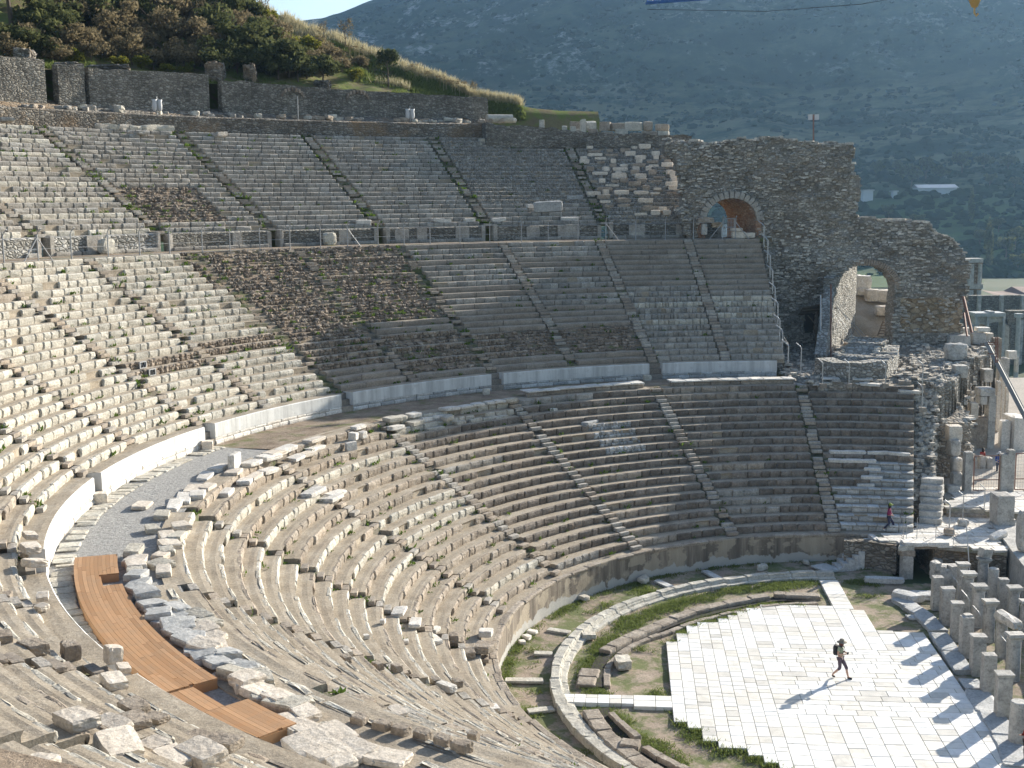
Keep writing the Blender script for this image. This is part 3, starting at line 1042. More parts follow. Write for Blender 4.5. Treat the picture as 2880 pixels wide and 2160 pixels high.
def smooth_line(pts, n=24):
    pts = [np.array(p[:2], float) for p in pts]
    P = [pts[0]] + pts + [pts[-1]]
    out = []
    for i in range(1, len(P) - 2):
        for k in range(n):
            s = k / n
            out.append(.5 * ((2 * P[i]) + (-P[i - 1] + P[i + 1]) * s + (2 * P[i - 1] - 5 * P[i] + 4 * P[i + 1] - P[i + 2]) * s * s + (-P[i - 1] + 3 * P[i] - 3 * P[i + 1] + P[i + 2]) * s ** 3))
    out.append(P[-1])
    return np.array(out)


def stones_along(root, pts, kind, lmin, lmax, seed, part="kerb_stone", sy=1., sz=1., flip=False, z=0., skip=0., curve=True):
    rg = random.Random(seed)
    L = smooth_line(pts) if curve else np.array([p[:2] for p in pts], float)
    d = np.concatenate([[0], np.cumsum(np.hypot(*np.diff(L, axis=0).T))])
    s = 0.
    while s < d[-1] - .3:
        ln = min(rg.uniform(lmin, lmax), d[-1] - s)
        p0 = np.array([np.interp(s, d, L[:, i]) for i in (0, 1)]); p1 = np.array([np.interp(s + ln, d, L[:, i]) for i in (0, 1)])
        c = (p0 + p1) / 2; an = math.atan2(p1[1] - p0[1], p1[0] - p0[0])
        if rg.random() >= skip:
            link(part, kerb_mesh(kind, rg.randrange(5)), root, (c[0], c[1], z + rg.uniform(-.03, .03)), (rg.uniform(-.02, .02), 0, an + rg.uniform(-.02, .02) + (math.pi if flip else 0)),
                 (ln - .02, sy * rg.uniform(.93, 1.07), sz))
        s += ln


cx, cy, rk = -.44, -.26, 16.0
ring = [(cx + rk * math.cos(RAD(a)), cy + rk * math.sin(RAD(a))) for a in range(88, 252, 6)]
kr = empty("kerb_ring", label="moulded pale stone kerb curving round the orchestra between two bands of grass", cat="kerb")
stones_along(kr, ring, "moulded", .95, 1.6, 1, flip=True)
dr = empty("drain_channel", label="broken stone lined drain curving inside the kerb, dark gap along its middle", cat="drain")
Pp = lambda L: [at(x, y, .2) for x, y in L]
stones_along(dr, Pp([(2306, 1676), (2176, 1672)]), "plain", 1.2, 1.9, 2, sz=1.1)
stones_along(dr, Pp([(2159, 1678), (2040, 1698), (1920, 1731), (1785, 1788), (1700, 1832)]), "plain", 1.0, 1.7, 3, sz=1.1)
stones_along(dr, Pp([(1660, 1880), (1645, 1930)]), "plain", .9, 1.2, 4, sy=1.5, sz=.8)
stones_along(dr, Pp([(2300, 1690), (2150, 1702), (1990, 1735), (1885, 1770), (1776, 1812), (1712, 1868), (1708, 1930)]), "plain", .7, 1.2, 5, sy=.5, sz=.55)
stones_along(dr, Pp([(1660, 1998), (1700, 2056), (1760, 2110), (1830, 2160), (1900, 2200)]), "plain", .6, 1.1, 6, sy=1.2, sz=.9)
stones_along(dr, Pp([(1718, 2005), (1752, 2040), (1795, 2078)]), "plain", .9, 1.3, 7, sy=.5, sz=1.1)
stones_along(dr, Pp([(1812, 2104), (1870, 2138), (1935, 2172)]), "plain", .9, 1.3, 8, sy=.6, sz=1.2)
stones_along(dr, Pp([(1745, 2092), (1800, 2098)]), "plain", 1.2, 1.4, 9, sy=1.1, sz=1.3)
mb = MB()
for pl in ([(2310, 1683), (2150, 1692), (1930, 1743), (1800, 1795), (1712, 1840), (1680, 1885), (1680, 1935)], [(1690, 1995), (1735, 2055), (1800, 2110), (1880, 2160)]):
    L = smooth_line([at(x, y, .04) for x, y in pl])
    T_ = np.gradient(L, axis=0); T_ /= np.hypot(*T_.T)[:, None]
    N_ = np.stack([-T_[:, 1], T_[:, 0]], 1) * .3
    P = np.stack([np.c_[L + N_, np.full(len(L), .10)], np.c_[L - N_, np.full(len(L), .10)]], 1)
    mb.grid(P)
plain("drain_dark", (.035, .03, .025), 1., var=.5)  # the gap's darkness is a near-black strip between the stone lines
mb.build("channel_bed", M["drain_dark"], dr)

# flat slabs lying between the podium and the kerb
fl = [((1541, 1774), (1602, 1783), "long thin slab set across the grass from podium to kerb, by the three small stones"),
      ((1502, 1841), (1554, 1843), "short thin slab set across the bare earth outside the kerb"),
      ((1420, 1917), (1528, 1918), "row of cracked thin slabs crossing bare earth from podium to kerb"),
      ((1484, 2006), (1556, 1997), "pale thin slab crossing reddish earth from the near podium edge to the kerb"),
      ((1845, 1636), (1896, 1659), "grey thin slab in the shaded grass below the podium"),
      ((1981, 1609), (2026, 1633), "thin slab in the shade of the podium, nearer the narrow stairs"),
      ((2300, 1592), (2345, 1610), "cracked grey flagstones at the foot of the narrow stairs")]
for i, (a, b, lab) in enumerate(fl):
    p, q = at(*a, .03), at(*b, .03)
    d = q - p; ln = math.hypot(d[0], d[1])
    me = rock_mesh("thin_slab", (ln, .45 if i < 6 else 1.1, .12), 500 + i, M["pale_limestone"] if i not in (4, 5, 6) else M["marble_grey"], .02, 4, .04, .03)
    o = link("thin_slab", me, None, tuple((p + q) / 2), (0, 0, math.atan2(d[1], d[0]))); tag(o, lab, "stone slab")
ls = [(1497, 1783, .35, "white block on the grass at the podium's foot, uppermost of three small stones"), (1483, 1797, .35, "flat white stone in the weeds, middle of three small stones by the podium"),
      (1469, 1811, .3, "round white stone in the weeds, lowest of three small stones by the podium"), (1641, 1687, .45, "squared stone leaning at the weedy podium foot"),
      (1811, 1638, .55, "oblong pale block lying at the shaded podium foot"), (1752, 1875, .75, "flat pale slab on bare earth beside the drain's dark gap"),
      (1656, 1797, .5, "thin pale slab half sunk in the grass inside the kerb"), (2143, 1601, .5, "grey slab on earth below the podium's stained middle"), (2267, 1586, .35, "small squared block against the podium beside the cracked flagstones")]
for i, (x, y, s, lab) in enumerate(ls):
    p = at(x, y, .02)
    me = rock_mesh("loose_stone", (s * 1.4, s, s * .55), 530 + i, M["white_marble"] if i < 3 else M["pale_limestone"], .06)
    tag(link("loose_stone", me, None, tuple(p), (0, 0, rnd.uniform(0, 3))), lab, "stone")

# ------------------------------------------------------------------ people


def skin_obj(name, nodes, edges, mat, parent, root="pelvis", levels=2):
    keys = list(nodes)
    me = bpy.data.meshes.new(name)
    me.from_pydata([nodes[k][:3] for k in keys], [(keys.index(a), keys.index(b)) for a, b in edges], [])
    o = bpy.data.objects.new(name, me); C.objects.link(o)
    mod = o.modifiers.new("skin", "SKIN"); mod.use_smooth_shade = True
    if not me.skin_vertices: me.attributes  # layer is made with the modifier
    lay = me.skin_vertices[0].data if len(me.skin_vertices) else None
    if lay is None:
        bpy.context.view_layer.objects.active = o
        bpy.ops.mesh.customdata_skin_add(); lay = me.skin_vertices[0].data
    for i, k in enumerate(keys):
        r = nodes[k][3]
        lay[i].radius = (r, r) if not isinstance(r, tuple) else r
        lay[i].use_root = (k == root)
    ss = o.modifiers.new("sub", "SUBSURF"); ss.levels = ss.render_levels = levels
    dg = bpy.context.evaluated_depsgraph_get(); dg.update()
    nm = bpy.data.meshes.new_from_object(o.evaluated_get(dg))
    o.modifiers.clear(); o.data = nm; nm.name = name
    nm.materials.clear(); nm.materials.append(mat)
    for p in nm.polygons: p.use_smooth = True
    if parent is not None: o.parent = parent
    return o


def hand(N, E, wrist, tag_, d, side):
    """palm, four unequal fingers and a thumb from the wrist along d"""
    w_ = Vector(N[wrist][:3]); d = Vector(d).normalized(); s = Vector(side).normalized(); u_ = d.cross(s).normalized()
    pm = w_ + d * .055
    N[tag_ + "palm"] = (*pm, .027); E.append((wrist, tag_ + "palm"))
    for i, (off, ln) in enumerate(((-.026, .062), (-.009, .075), (.009, .072), (.026, .055))):
        k = pm + d * .035 + s * off; m_ = k + d * ln * .5 + u_ * .006; e_ = m_ + d * ln * .42 + u_ * .022
        for nm_, p_, r_ in (("k", k, .0095), ("m", m_, .0085), ("e", e_, .007)): N[f"{tag_}{i}{nm_}"] = (*p_, r_)
        E += [(tag_ + "palm", f"{tag_}{i}k"), (f"{tag_}{i}k", f"{tag_}{i}m"), (f"{tag_}{i}m", f"{tag_}{i}e")]
    a = pm - s * .03 + u_ * .012; b = a + d * .03 - s * .018 + u_ * .01
    N[tag_ + "ta"] = (*a, .011); N[tag_ + "tb"] = (*b, .009); E += [(tag_ + "palm", tag_ + "ta"), (tag_ + "ta", tag_ + "tb")]


plain("skin", (.50, .30, .22), .6, var=.1)
plain("skin_shade", (.45, .27, .20), .6)


def person(loc, rz, label, legs, arms, top, bottom, shoe, hair, long_trousers=True, hat=None, bag=None, scale=1., top_r=1., sleeve=.55, camera=False):
    root = empty("person", loc, label, "person", rz=rz); root.scale = (scale,) * 3
    N = dict(pelvis=(0, 0, .93, .115), waist=(0, 0, 1.07, .105), chest=(.01, 0, 1.27, .125), collar=(.02, 0, 1.42, .065), neck=(.035, 0, 1.49, .047), head=(.055, 0, 1.585, .088), crown=(.05, 0, 1.655, .07), brow=(.09, 0, 1.61, .06), nose=(.155, 0, 1.585, .013), jaw=(.11, 0, 1.53, .04), earl=(.05, .085, 1.585, .018), earr=(.05, -.085, 1.585, .018))
    E = [("pelvis", "waist"), ("waist", "chest"), ("chest", "collar"), ("collar", "neck"), ("neck", "head"), ("head", "crown"), ("head", "brow"), ("brow", "nose"), ("head", "jaw"), ("head", "earl"), ("head", "earr")]
    for s, sg in (("l", 1), ("r", -1)):
        kn, an, toe = legs[s]
        N["hip" + s] = (0, .095 * sg, .88, .088); N["knee" + s] = (*kn, .06); N["calf" + s] = tuple(np.array(kn) * .62 + np.array(an) * .38 + np.array([-.012, 0, 0])) + (.055,)
        N["ankle" + s] = (*an, .04); N["toe" + s] = (*toe, .033)
        E += [("pelvis", "hip" + s), ("hip" + s, "knee" + s), ("knee" + s, "calf" + s), ("calf" + s, "ankle" + s), ("ankle" + s, "toe" + s)]
        el, wr = arms[s]
        N["sho" + s] = (.0, .175 * sg, 1.385, .056); N["elb" + s] = (*el, .042); N["wri" + s] = (*wr, .027)
        E += [("chest", "sho" + s), ("sho" + s, "elb" + s), ("elb" + s, "wri" + s)]
        d = np.array(wr) - np.array(el)
        hand(N, E, "wri" + s, "h" + s, d, np.cross(d, (0, 0, 1)) * sg + np.array([1e-3, 0, 0]))
    skin_obj("body", N, E, M["skin"], root)
    # clothes
    S = {k: N[k] for k in ("pelvis", "waist", "chest", "collar")}
    S = {k: (*v[:3], v[3] * 1.14 * top_r) for k, v in S.items()}
    S["collar"] = (*N["collar"][:3], .075)
    SE = [("pelvis", "waist"), ("waist", "chest"), ("chest", "collar")]
    for s in "lr":
        a, b = np.array(N["sho" + s][:3]), np.array(N["elb" + s][:3])
        S["sho" + s] = (*a, .072); S["slv" + s] = (*(a + (b - a) * min(sleeve, 1)), .06); SE += [("chest", "sho" + s), ("sho" + s, "slv" + s)]
        if sleeve > 1:
            wv = np.array(N["wri" + s][:3]); S["cuf" + s] = (*(b + (wv - b) * .9), .042); SE.append(("slv" + s, "cuf" + s))
    skin_obj("shirt", S, SE, M[top], root)
    T_ = {"pelvis": (0, 0, .95, .125)}; TE = []
    for s in "lr":
        kn, an = np.array(N["knee" + s][:3]), np.array(N["ankle" + s][:3])
        T_["hip" + s] = (*N["hip" + s][:3], .098); T_["knee" + s] = (*kn, .075)
        e = kn + (an - kn) * (.92 if long_trousers else .28)
        T_["hem" + s] = (*e, .062 if long_trousers else .078)
        TE += [("pelvis", "hip" + s), ("hip" + s, "knee" + s), ("knee" + s, "hem" + s)]
    skin_obj("trousers", T_, TE, M[bottom], root)
    for s in "lr":
        a, tt = np.array(N["ankle" + s][:3]), np.array(N["toe" + s][:3])
        hl = a + (a - tt) * np.array([.25, .25, 0]) + np.array([0, 0, -.035])
        skin_obj("shoe", {"pelvis": (*hl, .048), "m": (*((a + tt) / 2 + np.array([0, 0, -.012])), .05), "t": (*(tt + np.array([.015, 0, 0])), .042)}, [("pelvis", "m"), ("m", "t")], M[shoe], root)
    if hair:
        mb = MB()
        mb.lathe([(0, 1.705), (.06, 1.695), (.098, 1.65), (.108, 1.59), (.10, 1.50), (.085, 1.43), (.06, 1.42)], (.025, 0, 0), 14)
        mb.build("hair", M[hair], root, True)
    if hat:
        mb = MB()
        if hat[1] == "brim": mb.lathe([(0, 1.765), (.06, 1.76), (.095, 1.745), (.108, 1.66), (.13, 1.645), (.215, 1.625), (.213, 1.615), (.11, 1.63)], (.045, 0, 0), 20)
        else:
            mb.lathe([(0, 1.73), (.06, 1.722), (.10, 1.68), (.112, 1.62), (.105, 1.60)], (.045, 0, 0), 16)
            mb.box((.17, 0, 1.615), (.12, .15, .015))
        mb.build("hat", M[hat[0]], root, True)
    if bag:
        me = rock_mesh("backpack", (.2, .32, .44), 77, M[bag], .02, 4, .3, .03)
        link("backpack", me, root, (-.21, 0, 1.0))
        mb = MB()
        for sg in (1, -1): mb.tube([(-.14, .1 * sg, 1.40), (.02, .115 * sg, 1.475), (.135, .11 * sg, 1.36), (.15, .11 * sg, 1.2), (.02, .16 * sg, 1.08), (-.12, .12 * sg, 1.05)], .018, 6)
        mb.build("backpack_strap", M[bag], root)
    if camera:
        me = rock_mesh("camera", (.07, .12, .085), 78, M["black_cloth"], .01, 3, .1, .0)
        link("held_camera", me, root, (arms["l"][1][0] + .09, 0, arms["l"][1][2] - .02))
    return root


plain("sage_shirt", (.33, .38, .27), .9, var=.2); plain("plum_trousers", (.10, .075, .095), .9); plain("black_cloth", (.025, .024, .028), .8)
plain("khaki_hat", (.22, .20, .16), .9); plain("auburn_hair", (.10, .035, .03), .7); plain("magenta_top", (.20, .015, .075), .85); plain("navy_trousers", (.03, .033, .07), .85)
plain("white_shoe", (.7, .7, .7), .7); plain("lime_cap", (.20, .27, .04), .8); plain("red_jacket", (.30, .03, .02), .7); plain("black_hair", (.02, .017, .015), .6); plain("blue_jacket", (.03, .07, .30), .8)
walk = dict(l=((.24, .09, .50), (.33, .09, .085), (.50, .08, .03)), r=((.02, -.09, .47), (-.30, -.09, .14), (-.19, -.09, .03)))
p1 = at(2362, 1907, .14)
person((p1[0], p1[1], .14), RAD(-32), "visitor in brimmed hat, sage shirt and dark knee trousers crossing the white paving with backpack",
       walk, dict(l=((.02, .25, 1.13), (.22, .10, 1.14)), r=((-.04, -.26, 1.13), (.20, -.08, 1.13))), "sage_shirt", "plum_trousers", "black_cloth", "auburn_hair", False, ("khaki_hat", "brim"), "black_cloth", camera=True, scale=1.06)
# ------------------------------------------------------------------ stage side: platform, door, pillars, ruins
stone("ruin_stone", (.30, .27, .23), (.44, .41, .36), (.62, .59, .54), isl=.75, spot_amt=.3, spots=(.2, .17, .14), scale=2.5, bump=.5)


def scatter(mb, pts, n, seed, mi, wr=(.15, .55), hr=(.06, .17), sink=.3):
    """small flat stones bedded in a rubble surface"""
    rg = np.random.default_rng(seed)
    pts = np.asarray(pts)
    for p in pts[rg.choice(len(pts), min(n, len(pts)), replace=False)]:
        w_, h_ = rg.uniform(*wr), rg.uniform(*hr)
        mb.box((p[0] + rg.uniform(-.12, .12), p[1] + rg.uniform(-.12, .12), p[2] - h_ * sink), (w_, w_ * rg.uniform(.5, 1.1), h_), rg.uniform(0, 3.1), mi, rg.uniform(.75, .95))


stone("pillar_stone", (.27, .265, .25), (.44, .43, .405), (.60, .585, .55), isl=.35, spot_amt=.5, spots=(.13, .13, .12), scale=1.1, bump=.5)


def inside(p, poly):
    c = False
    for i in range(len(poly)):
        a, b = poly[i], poly[i - 1]
        if (a[1] > p[1]) != (b[1] > p[1]) and p[0] < (b[0] - a[0]) * (p[1] - a[1]) / (b[1] - a[1]) + a[0]: c = not c
    return c


def paved(name, poly, z, mats, sx=1.2, sy=.75, thick=.3, seed=0, kind="structure"):
    rg = random.Random(seed)
    mb = MB()
    xs = [p[0] for p in poly]; ys = [p[1] for p in poly]
    y = min(ys)
    while y < max(ys):
        h = sy * rg.uniform(.7, 1.3); x = min(xs) - rg.uniform(0, 1)
        while x < max(xs):
            w_ = sx * rg.uniform(.6, 1.4)
            if inside((x + w_ / 2, y + h / 2), poly):
                zt = z + rg.uniform(-.012, .012); g = .025
                j = [rg.uniform(-.03, .03) for _ in range(4)]
                v = [(x + g + j[0], y + g, zt), (x + w_ - g, y + g + j[1], zt), (x + w_ - g + j[2], y + h - g, zt + rg.uniform(-.01, .01)), (x + g, y + h - g + j[3], zt)]
                v += [(a, b, c - .12) for a, b, c in v]
                mb.add(v, [[0, 1, 2, 3], [0, 4, 5, 1], [1, 5, 6, 2], [2, 6, 7, 3], [3, 7, 4, 0]], 0)
            x += w_
        y += h
    n = len(poly)
    v = [(p[0], p[1], z - .05) for p in poly] + [(p[0], p[1], z - .05 - thick) for p in poly]
    mb.add(v, [[list(range(n))][0]], 1); mb.add(v, [list(range(n, 2 * n))[::-1]], 1)
    mb.add(v, [[i, i + n, (i + 1) % n + n, (i + 1) % n] for i in range(n)], 1)
    o = mb.build(name, mats)
    if kind: tag(o, kind=kind)
    return o


ZPL = 1.75
front = [at(x, y, ZPL)[:2] for x, y in [(2462, 1503), (2470, 1518), (2530, 1527), (2640, 1531), (2700, 1537), (2834, 1549)]]
paved("platform_pavement", [tuple(p) for p in front] + [tuple(at(x, y, ZPL)[:2]) for x, y in [(2785, 1462), (2775, 1452), (2655, 1448), (2600, 1470), (2560, 1490)]], ZPL, [M["white_marble"], M["joint_earth"]], 1.0, .6, .25, 3)
ZP2 = 2.3
paved("upper_pavement", [tuple(at(x, y, ZP2)[:2]) for x, y in [(2662, 1428), (2790, 1432), (2900, 1440), (2960, 1400), (2960, 1372), (2650, 1372)]], ZP2, [M["white_marble"], M["joint_earth"]], 1.1, .7, .8, 4)
st = empty("platform_step", label="two long grey stone steps across the bright paved platform", cat="steps")
a, b = at(2660, 1437, 2.02), at(2772, 1441, 2.02)
stones_along(st, [a + (0, -.1, 0), b + (0, -.1, 0)], "plain", 1.6, 2.6, 11, part="step_stone", z=ZPL - .08, sz=1.2, curve=False)
stones_along(st, [a + (0, .45, 0), b + (.3, .45, 0)], "plain", 1.6, 2.6, 12, part="step_stone", z=ZPL + .2, sz=1.2, curve=False)


def wall_between(mb, pts, z0, z1, thick=.5, amp=.05, mi=0, seed=0, ztop=None):
    """upright wall along points, with a rough face, a top and a back"""
    L = np.array([p[:2] for p in pts], float)
    d = np.concatenate([[0], np.cumsum(np.hypot(*np.diff(L, axis=0).T))])
    n = max(4, int(d[-1] / .3)); s = np.linspace(0, d[-1], n)
    P2 = np.stack([np.interp(s, d, L[:, 0]), np.interp(s, d, L[:, 1])], 1)
    T_ = np.gradient(P2, axis=0); T_ /= np.hypot(*T_.T)[:, None]
    N_ = np.stack([-T_[:, 1], T_[:, 0]], 1)
    zt = np.full(n, z1) if ztop is None else np.interp(s, d, ztop)
    zt = zt + fbm(s * 1.1, s * 0 + seed, seed, 3) * amp * 3
    m = max(3, int((z1 - z0) / .3))
    P = np.zeros((n, m * 2, 3))
    for j in range(m):
        f = j / (m - 1)
        for k, off in ((j, 0), (2 * m - 1 - j, thick)):
            nn = fbm(s * 1.5, s * 0 + j * 1.3 + off * 7, seed + 3, 3) * amp * 2
            P[:, k, :2] = P2 + N_ * (off + nn)[:, None]
            P[:, k, 2] = z0 + (zt - z0) * f
    mb.grid(P, mi)
    mb.add(P[0], [list(range(2 * m))[::-1]], mi); mb.add(P[-1], [list(range(2 * m))], mi)


pf = empty("platform_wall", label="tan rubble wall carrying the paved platform between the narrow stairs and the dark doorway", cat="wall")
mb = MB(); wall_between(mb, [at(2372, 1597, 0), at(2450, 1602, 0), at(2519, 1612, 0)], -.1, ZPL - .1, .6, .04)
mb.build("wall_face", M["rubble_brown"], pf)
DX0, DX1 = aty(2564, 1580, 16.5)[0], aty(2623, 1580, 16.5)[0]
mb = MB(); wall_between(mb, [np.array([DX0 - .02, 16.5, 0]), np.array([DX0 + .1, 22.5, 0])], -.9, ZPL - .1, .5, .03); mb.build("return_wall", M["rubble_brown"], pf)
pr = empty("platform_wall", label="dark rubble wall under the platform right of the doorway, half hidden behind the pillars", cat="wall")
mb = MB(); b = np.array([*front[5], 0]); wall_between(mb, [np.array([DX1 + .1, 16.45, 0]), np.array([DX1 + 1.3, 16.3, 0]), b + (0, .1, 0)], -.2, ZPL - .12, .6, .07, seed=4)
wall_between(mb, [np.array([DX1 + .3, 22.5, 0]), np.array([DX1 + .02, 16.6, 0])], -.9, ZPL - .1, .5, .03, seed=5)
mb.build("wall_face", M["rubble_brown"], pr)
o = MB(); o.box(((DX0 + DX1) / 2, 22.6, -.9), (3, .3, 2.5)); oo = o.build("passage_back", M["rubble_brown"], pr)

ns = empty("narrow_stairs", label="narrow stairs of blueish worn blocks climbing beside the podium to the platform", cat="stairs")
for i in range(8):
    z = 1.72 / 8 * (i + 1)
    p = at(2354 + i * 14.6, 1592 - i * 11.2, z)
    me = rock_mesh("stair_step", (.34, 1.25, z + .05), 600 + i, M["marble_grey"], .012, 3, .02, .01)
    link("stair_step", me, ns, (p[0] + .12, p[1] + .25, -.05), (0, 0, RAD(4)))

dw = empty("doorway", label="dark low doorway under the platform framed by upright stone posts", cat="doorway")
for x_, w_, h_ in ((DX0 - .36, .64, 2.0), (DX1 + .22, .46, 1.75)):
    link("door_post", rock_mesh("door_post", (w_, .55, h_), int(x_ * 90), M["pillar_stone"], .012, 4, .03, .02), dw, (x_, 16.3, -.85))
link("post_stack", rock_mesh("post_stack", (.8, .7, .34), 5, M["tan_conglomerate"], .03, 4, .05), dw, (DX0 - .4, 16.4, 1.14))
link("post_stack", rock_mesh("post_stack", (.78, .7, .3), 6, M["pale_limestone"], .03, 4, .05), dw, (DX0 - .4, 16.4, 1.47))
for j, dx in enumerate((-.55, .75)):
    link("lintel", rock_mesh("lintel", (1.28, .9, .24), 8 + j, M["white_marble"], .025, 4, .06, .03), dw, ((DX0 + DX1) / 2 + dx, 16.55, ZPL - .06))
link("lintel_beam", rock_mesh("lintel_beam", (DX1 - DX0 + .3, .4, .18), 12, M["brown_rubble"], .02, 4, .04), dw, ((DX0 + DX1) / 2, 16.5, ZPL - .25))

for i, (x, y, w_, d_, h_, lab) in enumerate([(2486, 1640, 2.2, .55, .32, "long grey block lying at the shaded foot of the rubble wall left of the doorway"), (2548, 1690, 1.5, .8, .45, "large tilted block in front of the doorway's left post"),
                                            (2598, 1682, 1.7, .9, .3, "broad flat slab forming the doorway's sill"), (2575, 1740, .9, .6, .12, "thin pale slab on earth by the first stage kerb block")]):
    p = at(x, y, 0)
    tag(link("stone_block", rock_mesh("stone_block", (w_, d_, h_), 620 + i, M["marble_grey"], .03, 4, .06), None, tuple(p), (0, 0, RAD(-8 if i != 1 else -50))), lab, "stone block")

sk = empty("stage_kerb", label="row of long worn kerb blocks along the right edge of the white paving", cat="kerb")
stones_along(sk, [at(2528, 1690, 0), at(2600, 1738, 0), at(2640, 1785, 0)], "grey", 1.2, 1.6, 21, sy=1.5, sz=.8, curve=False)
stones_along(sk, [at(2640, 1792, 0), at(2700, 1880, 0), at(2712, 1898, 0)], "grey", 1.8, 2.6, 22, sy=1.5, sz=1.0, curve=False)
stones_along(sk, [at(2724, 1918, 0), at(2760, 1965, 0)], "grey", .9, 1.2, 23, sy=1.5, sz=.8, skip=.3, curve=False)
stones_along(sk, [at(2745, 1950, 0), at(2832, 2085, 0), at(2862, 2170, 0)], "grey", 1.9, 2.6, 24, sy=1.7, sz=.8, curve=False)

# ---- pillars of the stage basement
PILL = {}


def pillar(px, yb, yt, wpx, kind, lab, top=None, row=0):
    p = at(px, yb, 0.0); q = aty(px, yt, p[1]); h = q[2]
    depth_m = (p[1] - CAM[1])
    w_ = wpx * depth_m / F_PX
    root = empty("stone_pillar", (p[0], p[1] + w_ * .4, -.03), lab, "pillar", "stone pillars of the stage front" if row == 0 else "stone pillars behind the front row", rz=RAD(-3 + rnd.uniform(-3, 3)))
    mb = MB()
    sd = int(px * 7 + yb)
    if kind == "round":
        mb.lathe([(0, 0), (w_ * .5, 0), (w_ * .49, h * .5), (w_ * .46, h - .03), (w_ * .42, h), (0, h)], (0, 0, 0), 20)
        mb.build("shaft", M["pillar_stone"], root, False)
    else:
        hc = .16 if kind in ("square", "cap") else .34 if kind == "wide" else 0
        ws = w_ * (.84 if kind == "cap" else .95 if kind == "square" else .66 if kind == "wide" else 1.0)
        if kind == "wide":
            mb.lathe([(0, 0), (ws * .58, 0), (ws * .55, h * .5), (ws * .53, h - hc), (0, h - hc)], (0, .0, 0), 18)
            mb.box((0, ws * .3, 0), (ws * 1.05, ws * .6, h - hc))
            mb.build("shaft", M["pillar_stone"], root)
        else:
            me = rock_mesh("shaft", (ws, ws * .9, h - hc), sd, M["pillar_stone"], .008, 5, .015, .01)
            link("shaft", me, root)
        if hc:
            c = MB()
            a0 = ws * .5; a1 = w_ * .5
            prof = [(a0, 0), (a0 * 1.05, hc * .25), (a1, hc * .62), (a1, hc * .97), (a1 * .97, hc)]
            P = np.array([[[sx_ * r_, sy_ * r_ * .85, z_] for r_, z_ in prof] for sx_, sy_ in ((-1, -1), (1, -1), (1, 1), (-1, 1))])
            P = P + np.random.default_rng(sd).normal(0, .012, P.shape)
            c.grid(P, 0, closed=True); c.add(P[:, -1], [[0, 1, 2, 3]])
            link("capital", c.mesh("capital", [M["pillar_stone"]]), root, (0, 0, h - hc))
    return root, h, w_


F_ = "front row stone pillar, "
pillar(2638, 1718, 1624, 30, "plain", F_ + "slim and flat topped, nearest the dark doorway")
pillar(2666, 1761, 1655, 38, "square", F_ + "pitted with a thin flat cap, second from the doorway")
pillar(2692, 1807, 1696, 35, "cap", F_ + "with a bright chipped top, third from the doorway")
pillar(2720, 1854, 1737, 34, "plain", F_ + "with a small block on top, fourth from the doorway")
pillar(2754, 1904, 1790, 45, "cap", F_ + "with a broad pale cap, level with the walking visitor")
pillar(2783, 1958, 1843, 38, "plain", F_ + "capless with a dark mottled top")
pillar(2826, 2032, 1897, 50, "cap", F_ + "thick with a rounded cap, near the bottom right corner")
pillar(2868, 2105, 1978, 52, "round", F_ + "half round, cut by the right edge of the view")
B_ = "back row stone pillar, "
pillar(2709, 1700, 1585, 36, "wide", B_ + "with a flat capital, beside the leaning white pole's foot", row=1)
pillar(2726, 1728, 1612, 42, "wide", B_ + "with a wide wedge capital, under the leaning white pole", row=1)
pillar(2756, 1768, 1648, 44, "wide", B_ + "with a broken rough capital, in the middle of its row", row=1)
pillar(2787, 1808, 1690, 42, "wide", B_ + "with a shaded grey capital, right of the broken capital", row=1)
pillar(2822, 1852, 1740, 40, "wide", B_ + "carrying a long fallen beam", row=1)
pillar(2857, 1918, 1785, 50, "wide", B_ + "thick, with a wide flat capital beside the small gate rails", row=1)
tall, ht, wt = pillar(2769, 1668, 1570, 37, "wide", B_ + "tall, topped by a large tilted block", row=1)
pillar(2795, 1698, 1600, 32, "round", B_ + "round and without capital, left of the long side wall", row=1)
pillar(2822, 1728, 1629, 28, "square", B_ + "slim, at the foot of the long side wall", row=1)
pillar(2855, 1765, 1652, 40, "wide", B_ + "with a dark chipped capital, close to the long side wall", row=1)
pillar(2888, 1800, 1690, 36, "wide", B_ + "at the right edge of the view above the fallen beam", row=1)
for i, (x, y, zo, d_, rz_, lab) in enumerate([(2769, 1668, ht, (.62, .55, .5), .5, "tilted pale block balanced on the tall back row pillar"), (2838, 1870, 2.35, (.5, 1.9, .42), .15, "long fallen beam lying across two back row pillars"), (2724, 1854, 2.3, (.4, .4, .14), .1, "small flat block set on the fourth front pillar")]):
    p = at(x, y, 0)
    z_ = zo if i != 1 else aty(2822, 1745, at(2822, 1852, 0)[1])[2] + .0
    if i == 2: z_ = aty(2720, 1740, at(2720, 1854, 0)[1])[2]
    tag(link("loose_block", rock_mesh("loose_block", d_, 640 + i, M["pillar_stone"], .04), None, (p[0], p[1] + .35, z_ - .03), (.1 if i == 0 else 0, .15 if i == 0 else 0, rz_)), lab, "stone block")
